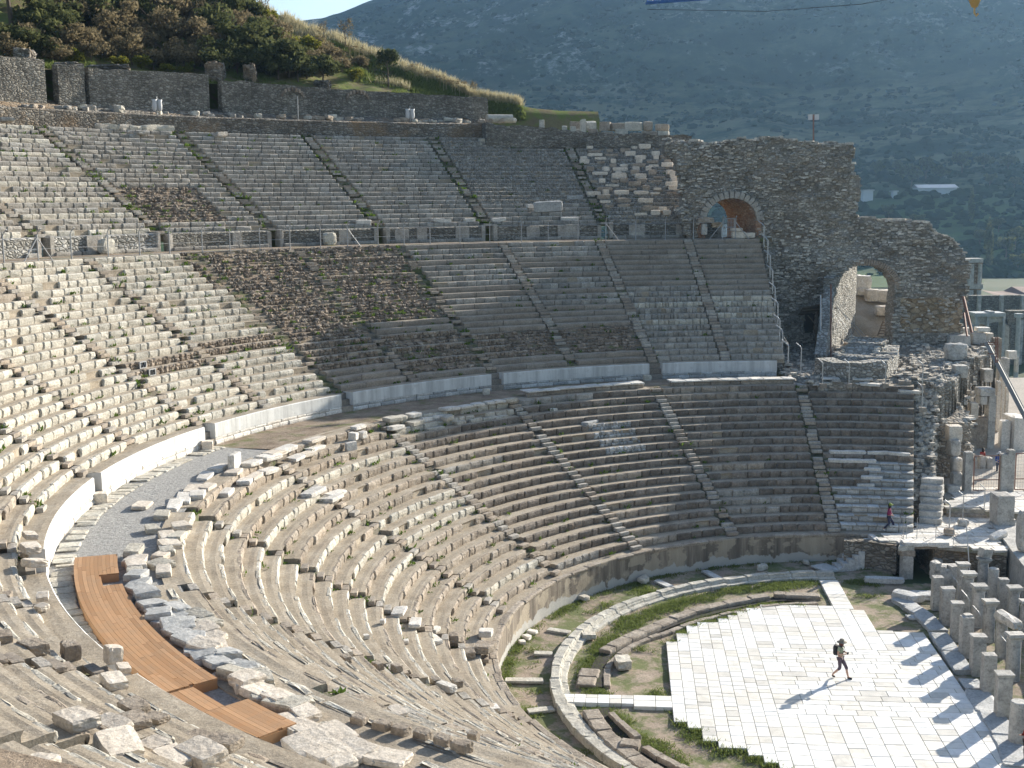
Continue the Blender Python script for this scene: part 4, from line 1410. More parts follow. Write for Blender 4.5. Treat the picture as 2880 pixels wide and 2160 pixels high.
# rubble stack right of the door
rs = [(2632, 1580, .5, .5), (2652, 1590, .4, .6), (2636, 1606, .6, .5), (2665, 1605, .5, .7), (2690, 1590, .9, .7), (2648, 1640, .75, 1.0), (2688, 1625, .8, .9)]
for i, (x, y, w_, h_) in enumerate(rs):
    b = at(2640 + i * 6, 1652, 0)
    p = aty(x, y, b[1] + .3)
    tag(link("stacked_stone", rock_mesh("stacked_stone", (w_, .7, h_), 650 + i, M["pillar_stone"], .05), None, (p[0], p[1], max(-.02, p[2] - h_)), (0, 0, rnd.uniform(-.3, .3))),
        f"{nth(i)} broken block of the stack right of the dark doorway, counted from its top", "stone block", "stack right of the doorway")

# ---- long wall of the stage front at the right
sw = empty("stage_wall", label="long grey block wall running down the right edge behind the pillars", cat="wall")
a = at(2838, 1553, ZPL - .2); a2 = at(2781, 1468, ZPL)
dv_ = (a - a2)[:2]; dv_ /= np.hypot(*dv_)
e = np.array([a[0], a[1], 0]) + np.array([dv_[0], dv_[1], 0]) * 26
mb = MB(); wall_between(mb, [np.array([a2[0], a2[1], 0]), e], -.1, ZPL + .12, 2.4, .03, seed=8)
# the face looks left; thickness to the right
mb.build("wall_face", M["pillar_stone"], sw)
nrm = np.array([-dv_[1], dv_[0]]);  nrm = nrm if nrm[0] > 0 else -nrm


def box_px(name, lab, cat, x0, x1, yt, yb, yrel, depth, mat, seed=0, rough=.012, n=4, rb=.02, group=None, rz=0, z0=None):
    """a block that fills the given patch of the photograph at a given distance"""
    y = CAM[1] + yrel
    p = aty((x0 + x1) / 2, yb, y); q = aty((x0 + x1) / 2, yt, y)
    zb = p[2] if z0 is None else z0
    w_ = (x1 - x0) * yrel / F_PX * .992
    me = rock_mesh(name, (w_, depth, q[2] - zb), seed + int(x0), M[mat], rough, n, rb, .01)
    o = link(name, me, None, (p[0], y + depth / 2, zb), (0, 0, rz))
    return tag(o, lab, cat, group)


ped = at(2838, 1479, ZPL + .1)
yr = ped[1] - CAM[1]
box_px("stone_pedestal", "large square stone pedestal standing on the platform edge", "pedestal", 2803, 2853, 1397, 1470, yr, 1.3, "pillar_stone", 3, .015, 5, .03)
box_px("pedestal_base", "low cracked plinth block under the square pedestal", "plinth", 2806, 2858, 1462, 1482, yr + .02, 1.4, "pillar_stone", 4)
box_px("carved_block", "rounded weathered carving fragment at the right edge of the platform", "carved stone", 2868, 2905, 1445, 1560, yr - 6, .9, "pillar_stone", 5, .05, 4, .25, z0=ZPL + .1)
p = at(2806, 1515, ZPL)
tag(link("tipped_block", rock_mesh("tipped_block", (1.1, .5, .38), 66, M["white_marble"], .05), None, tuple(p), (.3, -.25, .5)), "tipped pale block at the platform's right front corner", "stone block")

# ---- gate beyond the platform
gy = at(2722, 1384, ZP2)[1] - CAM[1]
for x0, x1, yt, yb, lab in ((2712, 2733, 1273, 1384, "square mottled gate pillar with a slim cap, left of the mesh gate"), (2814, 2835, 1279, 1388, "darkly stained gate pillar right of the mesh gate"), (2832, 2851, 1267, 1393, "taller pale gate pillar behind the stained one")):
    box_px("gate_pillar", lab, "pillar", x0, x1, yt, yb, gy, .55, "pillar_stone", 7, .006, 5, .015, z0=ZP2 - .1)


def mesh_gate(name, lab, x0, x1, yt, yb, yrel, mat, cat="gate"):
    y = CAM[1] + yrel
    g = empty(name, label=lab, cat=cat)
    A = aty(x0, yb, y); B = aty(x1, yt, y)
    zb, zt = ZP2 + .08, B[2]
    mb = MB()
    for pts in ([(A[0], y, zb), (A[0], y, zt)], [(B[0], y, zb), (B[0], y, zt)], [(A[0], y, zb), (B[0], y, zb)], [(A[0], y, zt), (B[0], y, zt)], [(A[0], y, zb + (zt - zb) * .3), (B[0], y, zb + (zt - zb) * .3)]):
        mb.tube(pts, .035, 6)
    mb.build("frame", M[mat], g)
    mb = MB()
    n = int((B[0] - A[0]) / .16)
    for i in range(1, n): mb.tube([(A[0] + (B[0] - A[0]) * i / n, y, zb), (A[0] + (B[0] - A[0]) * i / n, y, zt)], .008, 4, cap=False)
    for i in range(1, 10): mb.tube([(A[0], y, zb + (zt - zb) * i / 10), (B[0], y, zb + (zt - zb) * i / 10)], .008, 4, cap=False)
    mb.build("wire_mesh", M["galvanised"], g)
    return g


mesh_gate("mesh_gate", "wire mesh gate in a rusty frame between the stone pillars beyond the platform", 2737, 2813, 1282, 1380, gy + .2, "rusty_steel")
mesh_gate("mesh_gate", "wire mesh gate panel right of the taller pale pillar, cut by the view's edge", 2853, 2910, 1275, 1385, gy + .2, "rusty_steel")

# ---- pipe posts and railing on the platform


def bent_post(root, base, h, lean, part="post", r=.028, up=.3):
    mb = MB()
    b = Vector(base)
    mb.tube([b, b + Vector((0, 0, h - up)), b + Vector((lean[0] * .35, lean[1] * .35, h - up * .55)), b + Vector((lean[0], lean[1], h))], r, 6)
    return mb.build(part, M["galvanised"], root)


rl = empty("pipe_railing", label="grey pipe railing along the platform edge above the dark doorway", cat="railing")
rp = [at(x, y, ZPL) for x, y in ((2541, 1517), (2549, 1523), (2578, 1524), (2631, 1527), (2681, 1533))]
for p in rp:
    mb = MB(); mb.tube([p, p + (0, 0, 1.45)], .02, 6); mb.build("post", M["galvanised"], rl)
for z in (.62, 1.0):
    mb = MB(); mb.tube([rp[1] + (0, 0, z), rp[2] + (0, 0, z), rp[3] + (0, 0, z), rp[4] + (0, 0, z), at(2800, 1540, ZPL) + (0, 0, z)], .014, 5); mb.build("rail", M["galvanised"], rl)
for i, (x, yb, yt, lab) in enumerate([(2669, 1505, 1407, "thick bent pipe post in a brick footing above the doorway"), (2707, 1478, 1382, "bent pipe post in a round footing in mid platform"), (2768, 1432, 1362, "thin bent pipe post before the mesh gate")]):
    p = at(x, yb, ZPL if i < 2 else ZP2); q = aty(x, yt, p[1])
    r_ = empty("bent_post", (0, 0, 0), lab, "post", "bent pipe posts of the old fence")
    bent_post(r_, p, q[2] - p[2], (-.3, .1), r=.04 if i == 0 else .028)
    if i < 2: link("footing", rock_mesh("footing", (.62, .6, .42), 90 + i, M["brown_rubble" if i == 0 else "pillar_stone"], .03, 3, .15), r_, tuple(p))
b = at(2731, 1655, 0); tp = aty(2717, 1466, b[1])
mb = MB(); mb.tube([b, tp], .03, 6); o = mb.build("white_pole", M["bag_white"]); tag(o, "thin white pole leaning over the wedge capital from floor to platform", "pole")
for i, (x, y) in enumerate([(2694, 1620), (2725, 1664), (2758, 1708), (2835, 1790)]):
    b = at(x, y + 90, 0); z = aty(x, y, b[1])[2]
    r_ = empty("bent_post", (0, 0, 0), f"{nth(i)} bright bent rod among the pillars, counted down from the doorway", "post", "bent rods among the pillars")
    bent_post(r_, b, z, (-.35, .3), r=.02, up=.5)

# ---- ruined mass between the lower seats and the vaulted ruin
rm = empty("rubble_terrace", label="broad flat mass of exposed rubble core between the seats and the big vaulted ruin", cat="ruin")
ZR = 9.25
poly = [at(x, y, z)[:2] for x, y, z in [(2225, 1068, 9.0), (2300, 1086, 8.9), (2420, 1084, 8.95), (2590, 1080, 8.9), (2640, 1100, 8.6), (2690, 1090, 8.6), (2735, 1010, 9.2), (2800, 965, 9.4)]]
poly += [np.array([poly[-1][0] + 1.0, 56.0]), np.array([2.5, 56.0])]
gx = np.arange(0, 26, .35); gyy = np.arange(28, 57, .35)
GX, GY = np.meshgrid(gx, gyy, indexing="ij")
GZ = 9.0 + fbm(GX * .9, GY * .9, 4, 4) * .9 + np.clip((GY - 44) / 10, 0, 1) * .25 + np.where(vn(GX * 3, GY * 3, 8) > .72, .16, 0)
msk = np.array([[inside((x, y), poly) for y in gyy] for x in gx])
GZ = np.where(msk, GZ, 2.0)
keep = msk.copy()
keep[:-1] |= msk[1:]; keep[1:] |= msk[:-1]; keep[:, :-1] |= msk[:, 1:]; keep[:, 1:] |= msk[:, :-1]
idx = np.arange(GX.size).reshape(GX.shape)
kq = keep[:-1, :-1] & keep[1:, :-1] & keep[1:, 1:] & keep[:-1, 1:]
q = np.stack([idx[:-1, :-1], idx[1:, :-1], idx[1:, 1:], idx[:-1, 1:]], -1)[kq]
mb = MB(); mb.add(np.stack([GX + fbm(GX, GZ, 3, 2) * .5, GY + fbm(GY, GX + GZ * 2, 6, 2) * .5, GZ], -1).reshape(-1, 3), q)
tp = np.stack([GX, GY, GZ], -1)[msk & (GZ > 8.2)]
scatter(mb, np.repeat(tp, 3, 0), 1500, 3, 1)
mb.build("rubble_core", [M["rubble_ruin"], M["ruin_stone"]], rm)

# dry stone lining, low and round, in front of the lower arch
ds = empty("dry_stone_wall", label="low rounded dry stone wall of small pale stones before the lower arch", cat="wall")
mb = MB(); L = [at(x, y, 8.95) for x, y in [(2335, 1060), (2360, 1066), (2400, 1070), (2445, 1068), (2470, 1050), (2478, 1020)]]
wall_between(mb, L[::-1], 8.7, 10.35, 1.3, .16, seed=9); mb.build("wall_face", M["rubble_pale"], ds)
mb = MB(); wall_between(mb, [at(2400, 1020, 9.2), at(2340, 1040, 9.2)], 8.7, 11.0, 2.5, .25, seed=12, ztop=[11.2, 9.8]); scatter(mb, np.repeat(mb.v[0], 3, 0), 260, 6, 1, (.15, .4), (.08, .2)); mb.build("loose_fill", [M["rubble_pale"], M["ruin_stone"]], ds)

# sloping end wall of the lower seats
aw = empty("end_wall", label="sloping rubble end wall of the lower seats with a bright lit edge", cat="wall")
mb = MB()
n = 46; R_ = np.linspace(24.0, 32.8, n); zt = 2.9 + (R_ - 24.0) / 8.8 * 5.6
P = np.zeros((n, 14, 3))
for j in range(14):
    # profile: left foot, left face up, top across, right face down
    if j < 4: aa_, f = 73.25, j / 4
    elif j < 10: aa_, f = 73.25 - (j - 4) / 5 * (2.5 + 0 * j), 1
    else: aa_, f = 70.75, 1 - (j - 9) / 4
    jit = fbm(R_ * 1.3, R_ * 0 + j * 1.7, 7, 3) * .5
    A_ = np.radians(aa_) + jit * .012
    Rj = R_ + fbm(R_, R_ * 0 + j, 17, 2) * .3
    P[:, j] = np.stack([Rj * np.cos(A_), Rj * np.sin(A_), (zt + (fbm(R_ * 1.6, R_ * 0 + j * .9, 5, 3) * .8 if f > .99 else 0)) * f], 1)
mb.grid(P[:, ::-1]); mb.add(P[0], [list(range(14))]); mb.add(P[-1], [list(range(14))[::-1]])
scatter(mb, np.repeat(P[:, 3:12].reshape(-1, 3), 3, 0), 520, 9, 1, (.15, .5), (.08, .2))
mb.build("wall_face", [M["rubble_ruin"], M["ruin_stone"]], aw)
ss = empty("end_stairs", label="short steep flight of grey steps at the right end of the marble rows", cat="stairs")
for i in range(7):
    p = pol(22.6 + i * .42, RAD(70.6), 0)
    link("stair_step", rock_mesh("stair_step", (.75, 1.35, .34), 700 + i, M["pillar_stone"], .015, 3, .03), ss, (p[0], p[1], ZPL + i * .33), (0, 0, RAD(70.6)))
for i in range(4):
    box_px("stair_pier", f"{nth(i)} block up of the carved end pier beside the short steep flight", "stone block", 2613, 2645 + i % 2 * 3, 1440 - (i + 1) * 20, 1440 - i * 20 + 1, at(2630, 1442, ZPL)[1] - CAM[1], 1.0, "pillar_stone", 20 + i, .015, 4, .04, "carved end pier")

# big stones at the broken edge and the standing remains of the stage building
G_R = "blocks and piers of the ruined stage building"
R_LIST = [
    (2668, 2731, 943, 972, 103, 1.6, "pillar_stone", "large grey moulded block at the edge of the rubble mass, upper of two"),
    (2666, 2726, 969, 1012, 100, 1.6, "pillar_stone", "large rounded grey block at the edge of the rubble mass, lower of two"),
    (2687, 2722, 1030, 1062, 96, 1.2, "pillar_stone", "grey cube block wedged in the weedy broken edge"),
    (2669, 2707, 1200, 1240, 84, 1.2, "warm_marble", "big tan squared block near the foot of the end wall"),
    (2672, 2705, 1240, 1282, 83.5, 1.1, "pillar_stone", "rough boulder under the big tan block"),
    (2680, 2708, 1290, 1330, 83, 1.0, "pillar_stone", "shaded boulder second below the big tan block"),
    (2680, 2710, 1332, 1368, 82.6, 1.0, "pillar_stone", "squared boulder third below the big tan block"),
    (2664, 2704, 1366, 1398, 82, 1.0, "pillar_stone", "paired rounded boulders on the paving left of the gate pillar"),
    (2705, 2733, 923, 942, 102, 1.0, "warm_marble", "tilted cut stone by the ruin's foot with a bright edge"),
    (2736, 2774, 939, 966, 100, 1.4, "pillar_stone", "dark heavy block under the bright capital slab"),
    (2750, 2786, 922, 930, 100.5, 1.2, "white_marble", "thin bright capital slab on top of the stage ruins"),
    (2775, 2794, 938, 966, 101, 1.2, "warm_marble", "warm squared block right of the dark heavy block"),
    (2795, 2816, 951, 1010, 102, 1.2, "brown_rubble", "tall warm brick pier behind the rusty scaffold pipes"),
    (2738, 2756, 962, 983, 98, 1.0, "pillar_stone", "small dark block with a bright rim, upper of the stacked pair"),
    (2737, 2757, 984, 1004, 97.5, 1.0, "pillar_stone", "small dark block, lower of the stacked pair"),
    (2726, 2752, 1026, 1048, 95, 1.1, "pillar_stone", "shadowed block jutting from the ruin's broken flank"),
    (2768, 2793, 1040, 1072, 93, 1.3, "pillar_stone", "framed niche block with a bright cornice"),
    (2757, 2801, 1094, 1112, 90, 1.6, "pillar_stone", "heavy dark cornice slab on the tall block pier"),
    (2776, 2797, 1112, 1262, 90, 1.2, "pillar_stone", "tall pier of stacked dark blocks under the cornice slab"),
    (2757, 2777, 1116, 1136, 90.2, 1.2, "pillar_stone", "bracket block left of the tall pier's head"),
    (2800, 2811, 1075, 1210, 88, .7, "warm_marble", "slim bright pilaster right of the tall block pier"),
    (2814, 2823, 1062, 1180, 92, .6, "warm_marble", "second slim bright pilaster, farther back"),
    (2826, 2835, 1092, 1172, 94, .6, "warm_marble", "third slim bright pilaster beside the long beam"),
    (2808, 2837, 1008, 1092, 98, 1.0, "pillar_stone", "broad upright slab pier with a lit right edge"),
    (2836, 2860, 988, 1008, 99, 1.0, "white_marble", "square white block on the broad slab pier"),
    (2742, 2776, 1176, 1262, 87, 1.2, "brown_rubble", "stepped low pier of warm blocks left of the tall pier"),
    (2716, 2746, 1205, 1272, 86, 1.0, "tan_conglomerate", "narrow flaking pier behind the left gate pillar"),
    (2726, 2752, 1090, 1120, 92.5, 1.0, "warm_marble", "stack of thin brick courses on the broken flank"),
    (2730, 2751, 1134, 1176, 91, .9, "warm_marble", "weathered brick stub under the thin courses"),
    (2756, 2772, 1285, 1330, 86, .8, "pillar_stone", "short column stump seen through the mesh gate"),
    (2776, 2792, 1290, 1330, 85, .9, "pillar_stone", "leaning carved slab seen through the mesh gate"),
    (2815, 2840, 1185, 1262, 86, .8, "white_marble", "carved bright column base right of the tall pier"),
    (2850, 2890, 1178, 1266, 88, 3.0, "white_marble", "large white squared block wall beyond the gate"),
    (2856, 2864, 1005, 1042, 118, .6, "pillar_stone", "lone grey stump standing on the dusty street"),
]
zz = lambda x, y: 2.2 + max(0, min(1, (y - 30) / 24)) * 3.0
R_LIST.insert(17, R_LIST.pop(18))
for i, (x0, x1, yt, yb, yr_, dp, mt, lab) in enumerate(R_LIST):
    D_ = yr_ * K; z0_ = None
    if i in (0, 1, 2): D_ = (119, 109, 101)[i] * K
    elif 8 <= i <= 12: D_ = 106 + (i % 3) * .4
    elif i in (13, 14, 15, 16, 24, 27, 28):
        for D_ in np.arange(70, 170, .5):
            q = aty((x0 + x1) / 2, yb, CAM[1] + D_)
            if q[2] < (8.6 if i < 15 else 7.2 if i < 25 else 5.6): break
    elif i in (3, 4, 5, 6, 7): D_ = 82.4 - (i - 3) * .45
    elif i in (17, 20, 21, 22, 23, 25, 26, 29, 30, 31, 32, 33):
        for D_ in np.arange(70, 170, .5):               # stands where its foot meets the ground
            q = aty((x0 + x1) / 2, yb, CAM[1] + D_)
            if q[2] < zz(q[0], q[1]): break
        z0_ = float(q[2]) - .2
    if i in (18, 19): D_ = PIER_D
    if i == 17: PIER_D = D_
    lump = "bould" in lab or "round" in lab
    box_px("ruin_block" if yb - yt < 50 else "ruin_pier", lab, "ruin block" if yb - yt < 50 else "ruin pier", x0, x1, yt, yb + 3, D_, dp * .8, mt, 30 + i, .04 if lump else .02, 4, .16 if lump else .04, G_R, z0=z0_)
# ground terrace that carries them
fp = [(9.2, 30), (10.5, 27.2), (24, 27.2), (30, 30), (30, 60), (23, 60)]
mb = MB()
v = [(x, y, zz(x, y)) for x, y in fp] + [(x, y, -1) for x, y in fp]
mb.add(v, [list(range(6))]); mb.add(v, [[i, i + 6, (i + 1) % 6 + 6, (i + 1) % 6] for i in range(6)])
o = mb.build("stage_ground", M["street_dust"]); tag(o, kind="structure")
core = empty("broken_flank", label="broken weedy flank of the rubble mass dropping to the stage ruins", cat="ruin")
mb = MB(); wall_between(mb, [pol(32.5, RAD(70), 0), np.array([12.2, 36, 0]), np.array([17.0, 46, 0]), np.array([20.5, 56, 0])][::-1], 1.5, 8.9, 2.0, .45, seed=15, ztop=[8.6, 7.8, 6.9, 6.2]); scatter(mb, np.repeat(mb.v[0], 3, 0), 700, 12, 1, (.2, .7), (.1, .3)); mb.build("rubble_core", [M["rubble_ruin"], M["ruin_stone"]], core)

bm_ = empty("steel_beam", label="long grey steel beam slanting down from the ruins to the right edge", cat="beam")
A, B = aty(2775, 965, CAM[1] + 97), aty(2905, 1215, CAM[1] + 86)
plain("grey_beam", (.22, .225, .22), .8, 0)
mb = MB(); mb.tube([A, B], .2, 4); mb.build("beam", M["grey_beam"], bm_)
mb = MB(); mb.tube([A + (.1, -.1, .23), B + (.1, -.1, .23)], .045, 4); mb.build("beam_flange", M["grey_beam"], bm_)
sf = empty("scaffold_frame", label="rusty scaffold pipes standing against the warm brick pier", cat="scaffold")
for x in (2801, 2806):
    A, B = aty(x, 948, CAM[1] + 88), aty(x, 1020, CAM[1] + 88)
    mb = MB(); mb.tube([A, B], .05, 5); mb.build("pipe", M["rusty_steel"], sf)
for y in (963, 968, 995):
    A, B = aty(2778, y, CAM[1] + 88), aty(2808, y + 1, CAM[1] + 88)
    mb = MB(); mb.tube([A, B], .04, 5); mb.build("pipe", M["rusty_steel"], sf)

# ---- the other visitors
p2 = at(2499, 1492, ZPL + .02)
person((p2[0], p2[1], ZPL), RAD(-18), "visitor in a magenta top and lime cap walking on the platform above the narrow stairs",
       walk, dict(l=((.05, .25, 1.12), (.18, .17, 1.0)), r=((-.08, -.25, 1.12), (.14, -.16, 1.02))), "magenta_top", "navy_trousers", "white_shoe", "black_hair", True, ("lime_cap", "cap"), scale=1.0, top_r=1.15, sleeve=1.2)
stand = dict(l=((.03, .1, .5), (0, .11, .085), (.18, .13, .03)), r=((.02, -.1, .5), (-.02, -.11, .085), (.16, -.13, .03)))
dn = dict(l=((-.02, .24, 1.12), (.1, .2, .92)), r=((.05, -.24, 1.12), (.2, -.1, 1.15)))
q3 = at(2878, 2150, 0)
person((q3[0] + .1, q3[1], 0.0), RAD(175), "dark haired visitor in a dark red jacket at the bottom right corner", stand, dn, "red_jacket", "black_cloth", "black_cloth", "black_hair", scale=1.0, top_r=1.1, sleeve=1.2)
q4 = at(2864, 1368, ZP2)
person((q4[0], q4[1] + 3.5, ZP2 - .05), RAD(-100), "visitor in a blue jacket and pale hat beyond the right mesh panel", stand, dn, "blue_jacket", "navy_trousers", "black_cloth", "black_hair", True, ("bag_white", "brim"), sleeve=1.2)
q5 = at(2800, 1345, ZP2)
person((q5[0], q5[1] + 2.5, ZP2 - .05), RAD(-60), "visitor in a dark red jacket seen through the rusty mesh gate", stand, dn, "red_jacket", "black_cloth", "black_cloth", "black_hair", sleeve=1.2)
# ------------------------------------------------------------------ the big vaulted ruin
YW = 52.5
vr = empty("vaulted_ruin", label="huge broken rubble wall with a small upper arch and a tall lower arch", cat="ruin")
W_ = lambda x, y, yy=YW: aty(x, y, yy)
outl = [(1880, 396), (2040, 397), (2180, 398), (2300, 400), (2390, 403), (2404, 406), (2410, 443), (2411, 503), (2406, 534), (2424, 560), (2424, 594), (2408, 601), (2441, 625), (2500, 626), (2562, 620), (2622, 619), (2636, 646), (2690, 677), (2716, 712), (2718, 760), (2709, 850), (2707, 937), (2709, 975), (2190, 1075), (1990, 800), (1940, 680)]
OUT = [(W_(x, y)[0], W_(x, y)[2]) for x, y in outl]
ua = dict(cx=W_(2055, 560)[0], hw=2.16, zs=20.0, zc=W_(2055, 557)[2], zf=18.2)
la = dict(cx=W_(2429, 750)[0], hw=2.62, zs=W_(2429, 812)[2], zc=W_(2429, 744)[2], zf=8.0)
sd_ = dict(x0=W_(2257, 900)[0], x1=W_(2304, 900)[0], z1=W_(2280, 878)[2], z0=W_(2280, 948)[2])


def in_arch(x, z, a, pad=0.):
    if z < a["zf"]: return False
    if z <= a["zs"]: return abs(x - a["cx"]) < a["hw"] + pad
    return ((x - a["cx"]) / (a["hw"] + pad)) ** 2 + ((z - a["zs"]) / (a["zc"] - a["zs"] + pad)) ** 2 < 1


st_ = .2
x0, x1 = min(p[0] for p in OUT) - .3, max(p[0] for p in OUT) + .3
z0, z1 = 7.5, max(p[1] for p in OUT) + .4
nx, nz = int((x1 - x0) / st_), int((z1 - z0) / st_)
XS = x0 + np.arange(nx + 1) * st_; ZS = z0 + np.arange(nz + 1) * st_
XX, ZZ = np.meshgrid(XS, ZS, indexing="ij")
cxm, czm = XS[:-1] + st_ / 2, ZS[:-1] + st_ / 2
wobx = fbm(XX[:-1, :-1] * .9, ZZ[:-1, :-1] * .9, 2, 4) * .9; wobz = fbm(XX[:-1, :-1] * .9 + 9, ZZ[:-1, :-1] * .9, 5, 4) * .8
wb2 = fbm(XX[:-1, :-1] * .28, ZZ[:-1, :-1] * .45, 63, 3) * 1.7; wb3 = fbm(XX[:-1, :-1] * .5, ZZ[:-1, :-1] * .2, 67, 3) * 1.1
msk = np.zeros((nx, nz), bool)
for i in range(nx):
    for j in range(nz):
        x, z = cxm[i], czm[j]
        if not inside((x + wobx[i, j] * 1.1 + wb2[i, j], z + wobz[i, j] * .9 + wb3[i, j]), OUT): continue
        if in_arch(x, z, ua) or in_arch(x, z, la): continue
        if sd_["x0"] < x < sd_["x1"] and sd_["z0"] < z < sd_["z1"]: continue
        msk[i, j] = True
amp = fbm(XX * .5, ZZ * .5, 11, 4) * 1.0 + fbm(XX * 2.2, ZZ * 3.0, 31, 3) * .36 - np.where(vn(XX * 1.9, ZZ * 3.6, 3) > .66, .15, 0) + np.where(vn(XX * 1.1, ZZ * 1.3, 13) > .74, .25, 0)
topset = np.clip((ZZ - 15.5) / 3, 0, 1) * .9                              # upper part steps back
YF = YW + amp * .8 - (1 - topset / .9) * .5
jx = (vn(XX * 7, ZZ * 7, 21) - .5) * st_ * .7; jz = (vn(XX * 7, ZZ * 7, 22) - .5) * st_ * .7
FR = np.stack([XX + jx, YF, ZZ + jz], -1)
BK = np.stack([XX + jx, YF + 2.3 + fbm(XX, ZZ, 44, 3), ZZ + jz], -1)
idx = np.arange(XX.size).reshape(XX.shape)
N0 = XX.size
tanreg = np.zeros((nx, nz), bool)
tx0, tx1, tz0, tz1 = W_(2525, 900)[0], W_(2700, 900)[0], W_(2600, 935)[2], W_(2600, 835)[2]
tanreg = ((cxm[:, None] > tx0) & (cxm[:, None] < tx1) & (czm[None] > tz0) & (czm[None] < tz1) & (fbm(XX[:-1, :-1] * .4, ZZ[:-1, :-1] * .5, 71, 3) > -.1))
mb = MB()
q = np.stack([idx[:-1, :-1], idx[1:, :-1], idx[1:, 1:], idx[:-1, 1:]], -1)
fs = [(q[msk & ~tanreg], 0), (q[msk & tanreg], 1), (q[msk][:, ::-1] + N0, 0)]
side = []
pad = np.pad(msk, 1)
for (di, dj, e0, e1) in ((-1, 0, (0, 0), (0, 1)), (1, 0, (1, 1), (1, 0)), (0, -1, (1, 0), (0, 0)), (0, 1, (0, 1), (1, 1))):
    nb = pad[1 + di:1 + di + nx, 1 + dj:1 + dj + nz]
    I, J = np.nonzero(msk & ~nb)
    a = idx[I + e0[0], J + e0[1]]; b = idx[I + e1[0], J + e1[1]]
    side.append(np.stack([a, b, b + N0, a + N0], -1))
mb.v.append(np.concatenate([FR.reshape(-1, 3), BK.reshape(-1, 3)])); mb.n = 2 * N0
for f, m_ in fs: mb.f.append((f, m_))
mb.f.append((np.concatenate(side), 0))
# stones standing proud of the eroded face, and loose along its broken edges
rs_ = np.random.default_rng(21)
I, J = np.nonzero(msk)
pick = rs_.choice(len(I), 3000, replace=False)
dens_ = fbm(cxm[I[pick]] * .5, czm[J[pick]] * .6, 91, 3)
for q_, dn_ in zip(pick, dens_):
    if dn_ < .0 and rs_.random() < .72: continue
    i, j = I[q_], J[q_]
    w_, h_, p_ = rs_.uniform(.14, .5), rs_.uniform(.07, .17), rs_.uniform(.05, .16)
    mb.box((cxm[i] + rs_.uniform(-.1, .1), YF[i, j] - p_ * .5 + .12, czm[j] - h_ / 2 + rs_.uniform(-.1, .1)), (w_, .24 + p_, h_), rs_.uniform(-.25, .25), 2, rs_.uniform(.75, 1.))
up_e = msk & ~pad[1:-1, 2:]
I, J = np.nonzero(up_e)
for i, j in zip(I, J):
    for _ in range(5):
        w_, h_ = rs_.uniform(.15, .5), rs_.uniform(.08, .22)
        mb.box((cxm[i] + rs_.uniform(-.15, .15), YF[i, j] + rs_.uniform(0, 2.2), ZS[j + 1] - .06), (w_, w_ * rs_.uniform(.6, 1.2), h_), rs_.uniform(0, 3), 2, .85)
mb.build("ruin_wall", [M["rubble_ruin"], M["ashlar_tan"], M["ruin_stone"]], vr)


def vault(name, a, axis, depth, mat, thick=.45, n=22, y0=YW - .2):
    th = np.linspace(0, math.pi, n)
    inn = [(a["cx"] + a["hw"], a["zf"])] + [(a["cx"] + a["hw"] * math.cos(t_), a["zs"] + (a["zc"] - a["zs"]) * math.sin(t_)) for t_ in th] + [(a["cx"] - a["hw"], a["zf"])]
    k = (a["hw"] + thick) / a["hw"]
    out = [((x - a["cx"]) * k + a["cx"], z if i in (0, len(inn) - 1) else (z - a["zs"]) * k + a["zs"]) for i, (x, z) in enumerate(inn)]
    P = []
    for s in np.linspace(0, 1, 9):
        ring = [(x + axis[0] * depth * s, y0 + depth * s, z) for x, z in inn] + [(x + axis[0] * depth * s, y0 + depth * s, z) for x, z in out[::-1]]
        P.append(ring)
    mb = MB(); P = np.array(P)
    mb.grid(P.transpose(1, 0, 2), 0, closed=True)
    for r_ in (0, -1):
        L = len(inn)
        mb.add(P[r_], [[i, i + 1, 2 * L - 2 - i, 2 * L - 1 - i] for i in range(L - 1)])
    return mb.build(name, M[mat], vr)


rubble("brick_vault", (.34, .18, .11), (.44, .26, .17), (.52, .36, .26), (.25, .18, .13), sc=2.6, flat=2.2, bump=.5)
vault("brick_vault", ua, (-.30, 1), 5.2, "brick_vault")


def voussoirs(name, a, n, ln, dp, mat, t0=0., t1=math.pi, w=.9):
    ring = empty(name); ring.parent = vr
    for i in range(n):
        t_ = t0 + (t1 - t0) * (i + .5) / n
        x, z = a["cx"] + (a["hw"] + ln * .45) * math.cos(t_), a["zs"] + (a["zc"] - a["zs"] + ln * .45) * math.sin(t_)
        arc = (t1 - t0) / n * (a["hw"] + ln * .3)
        me = rock_mesh("voussoir", (arc * w, dp, ln), 800 + i, M[mat], .02, 3, .06, .04)
        nrm_ = Vector((math.cos(t_) / a["hw"], 0, math.sin(t_) / (a["zc"] - a["zs"]))).normalized()
        o = link("voussoir", me, ring, (x - nrm_.x * ln * .5, YW - .35, z - nrm_.z * ln * .5))
        o.rotation_euler = (0, math.atan2(nrm_.x, nrm_.z), 0)
    return ring


voussoirs("arch_ring", ua, 17, .58, .6, "grey_limestone")
voussoirs("brick_arch", la, 26, .5, .6, "brown_rubble", 0, math.pi * .62, .7)
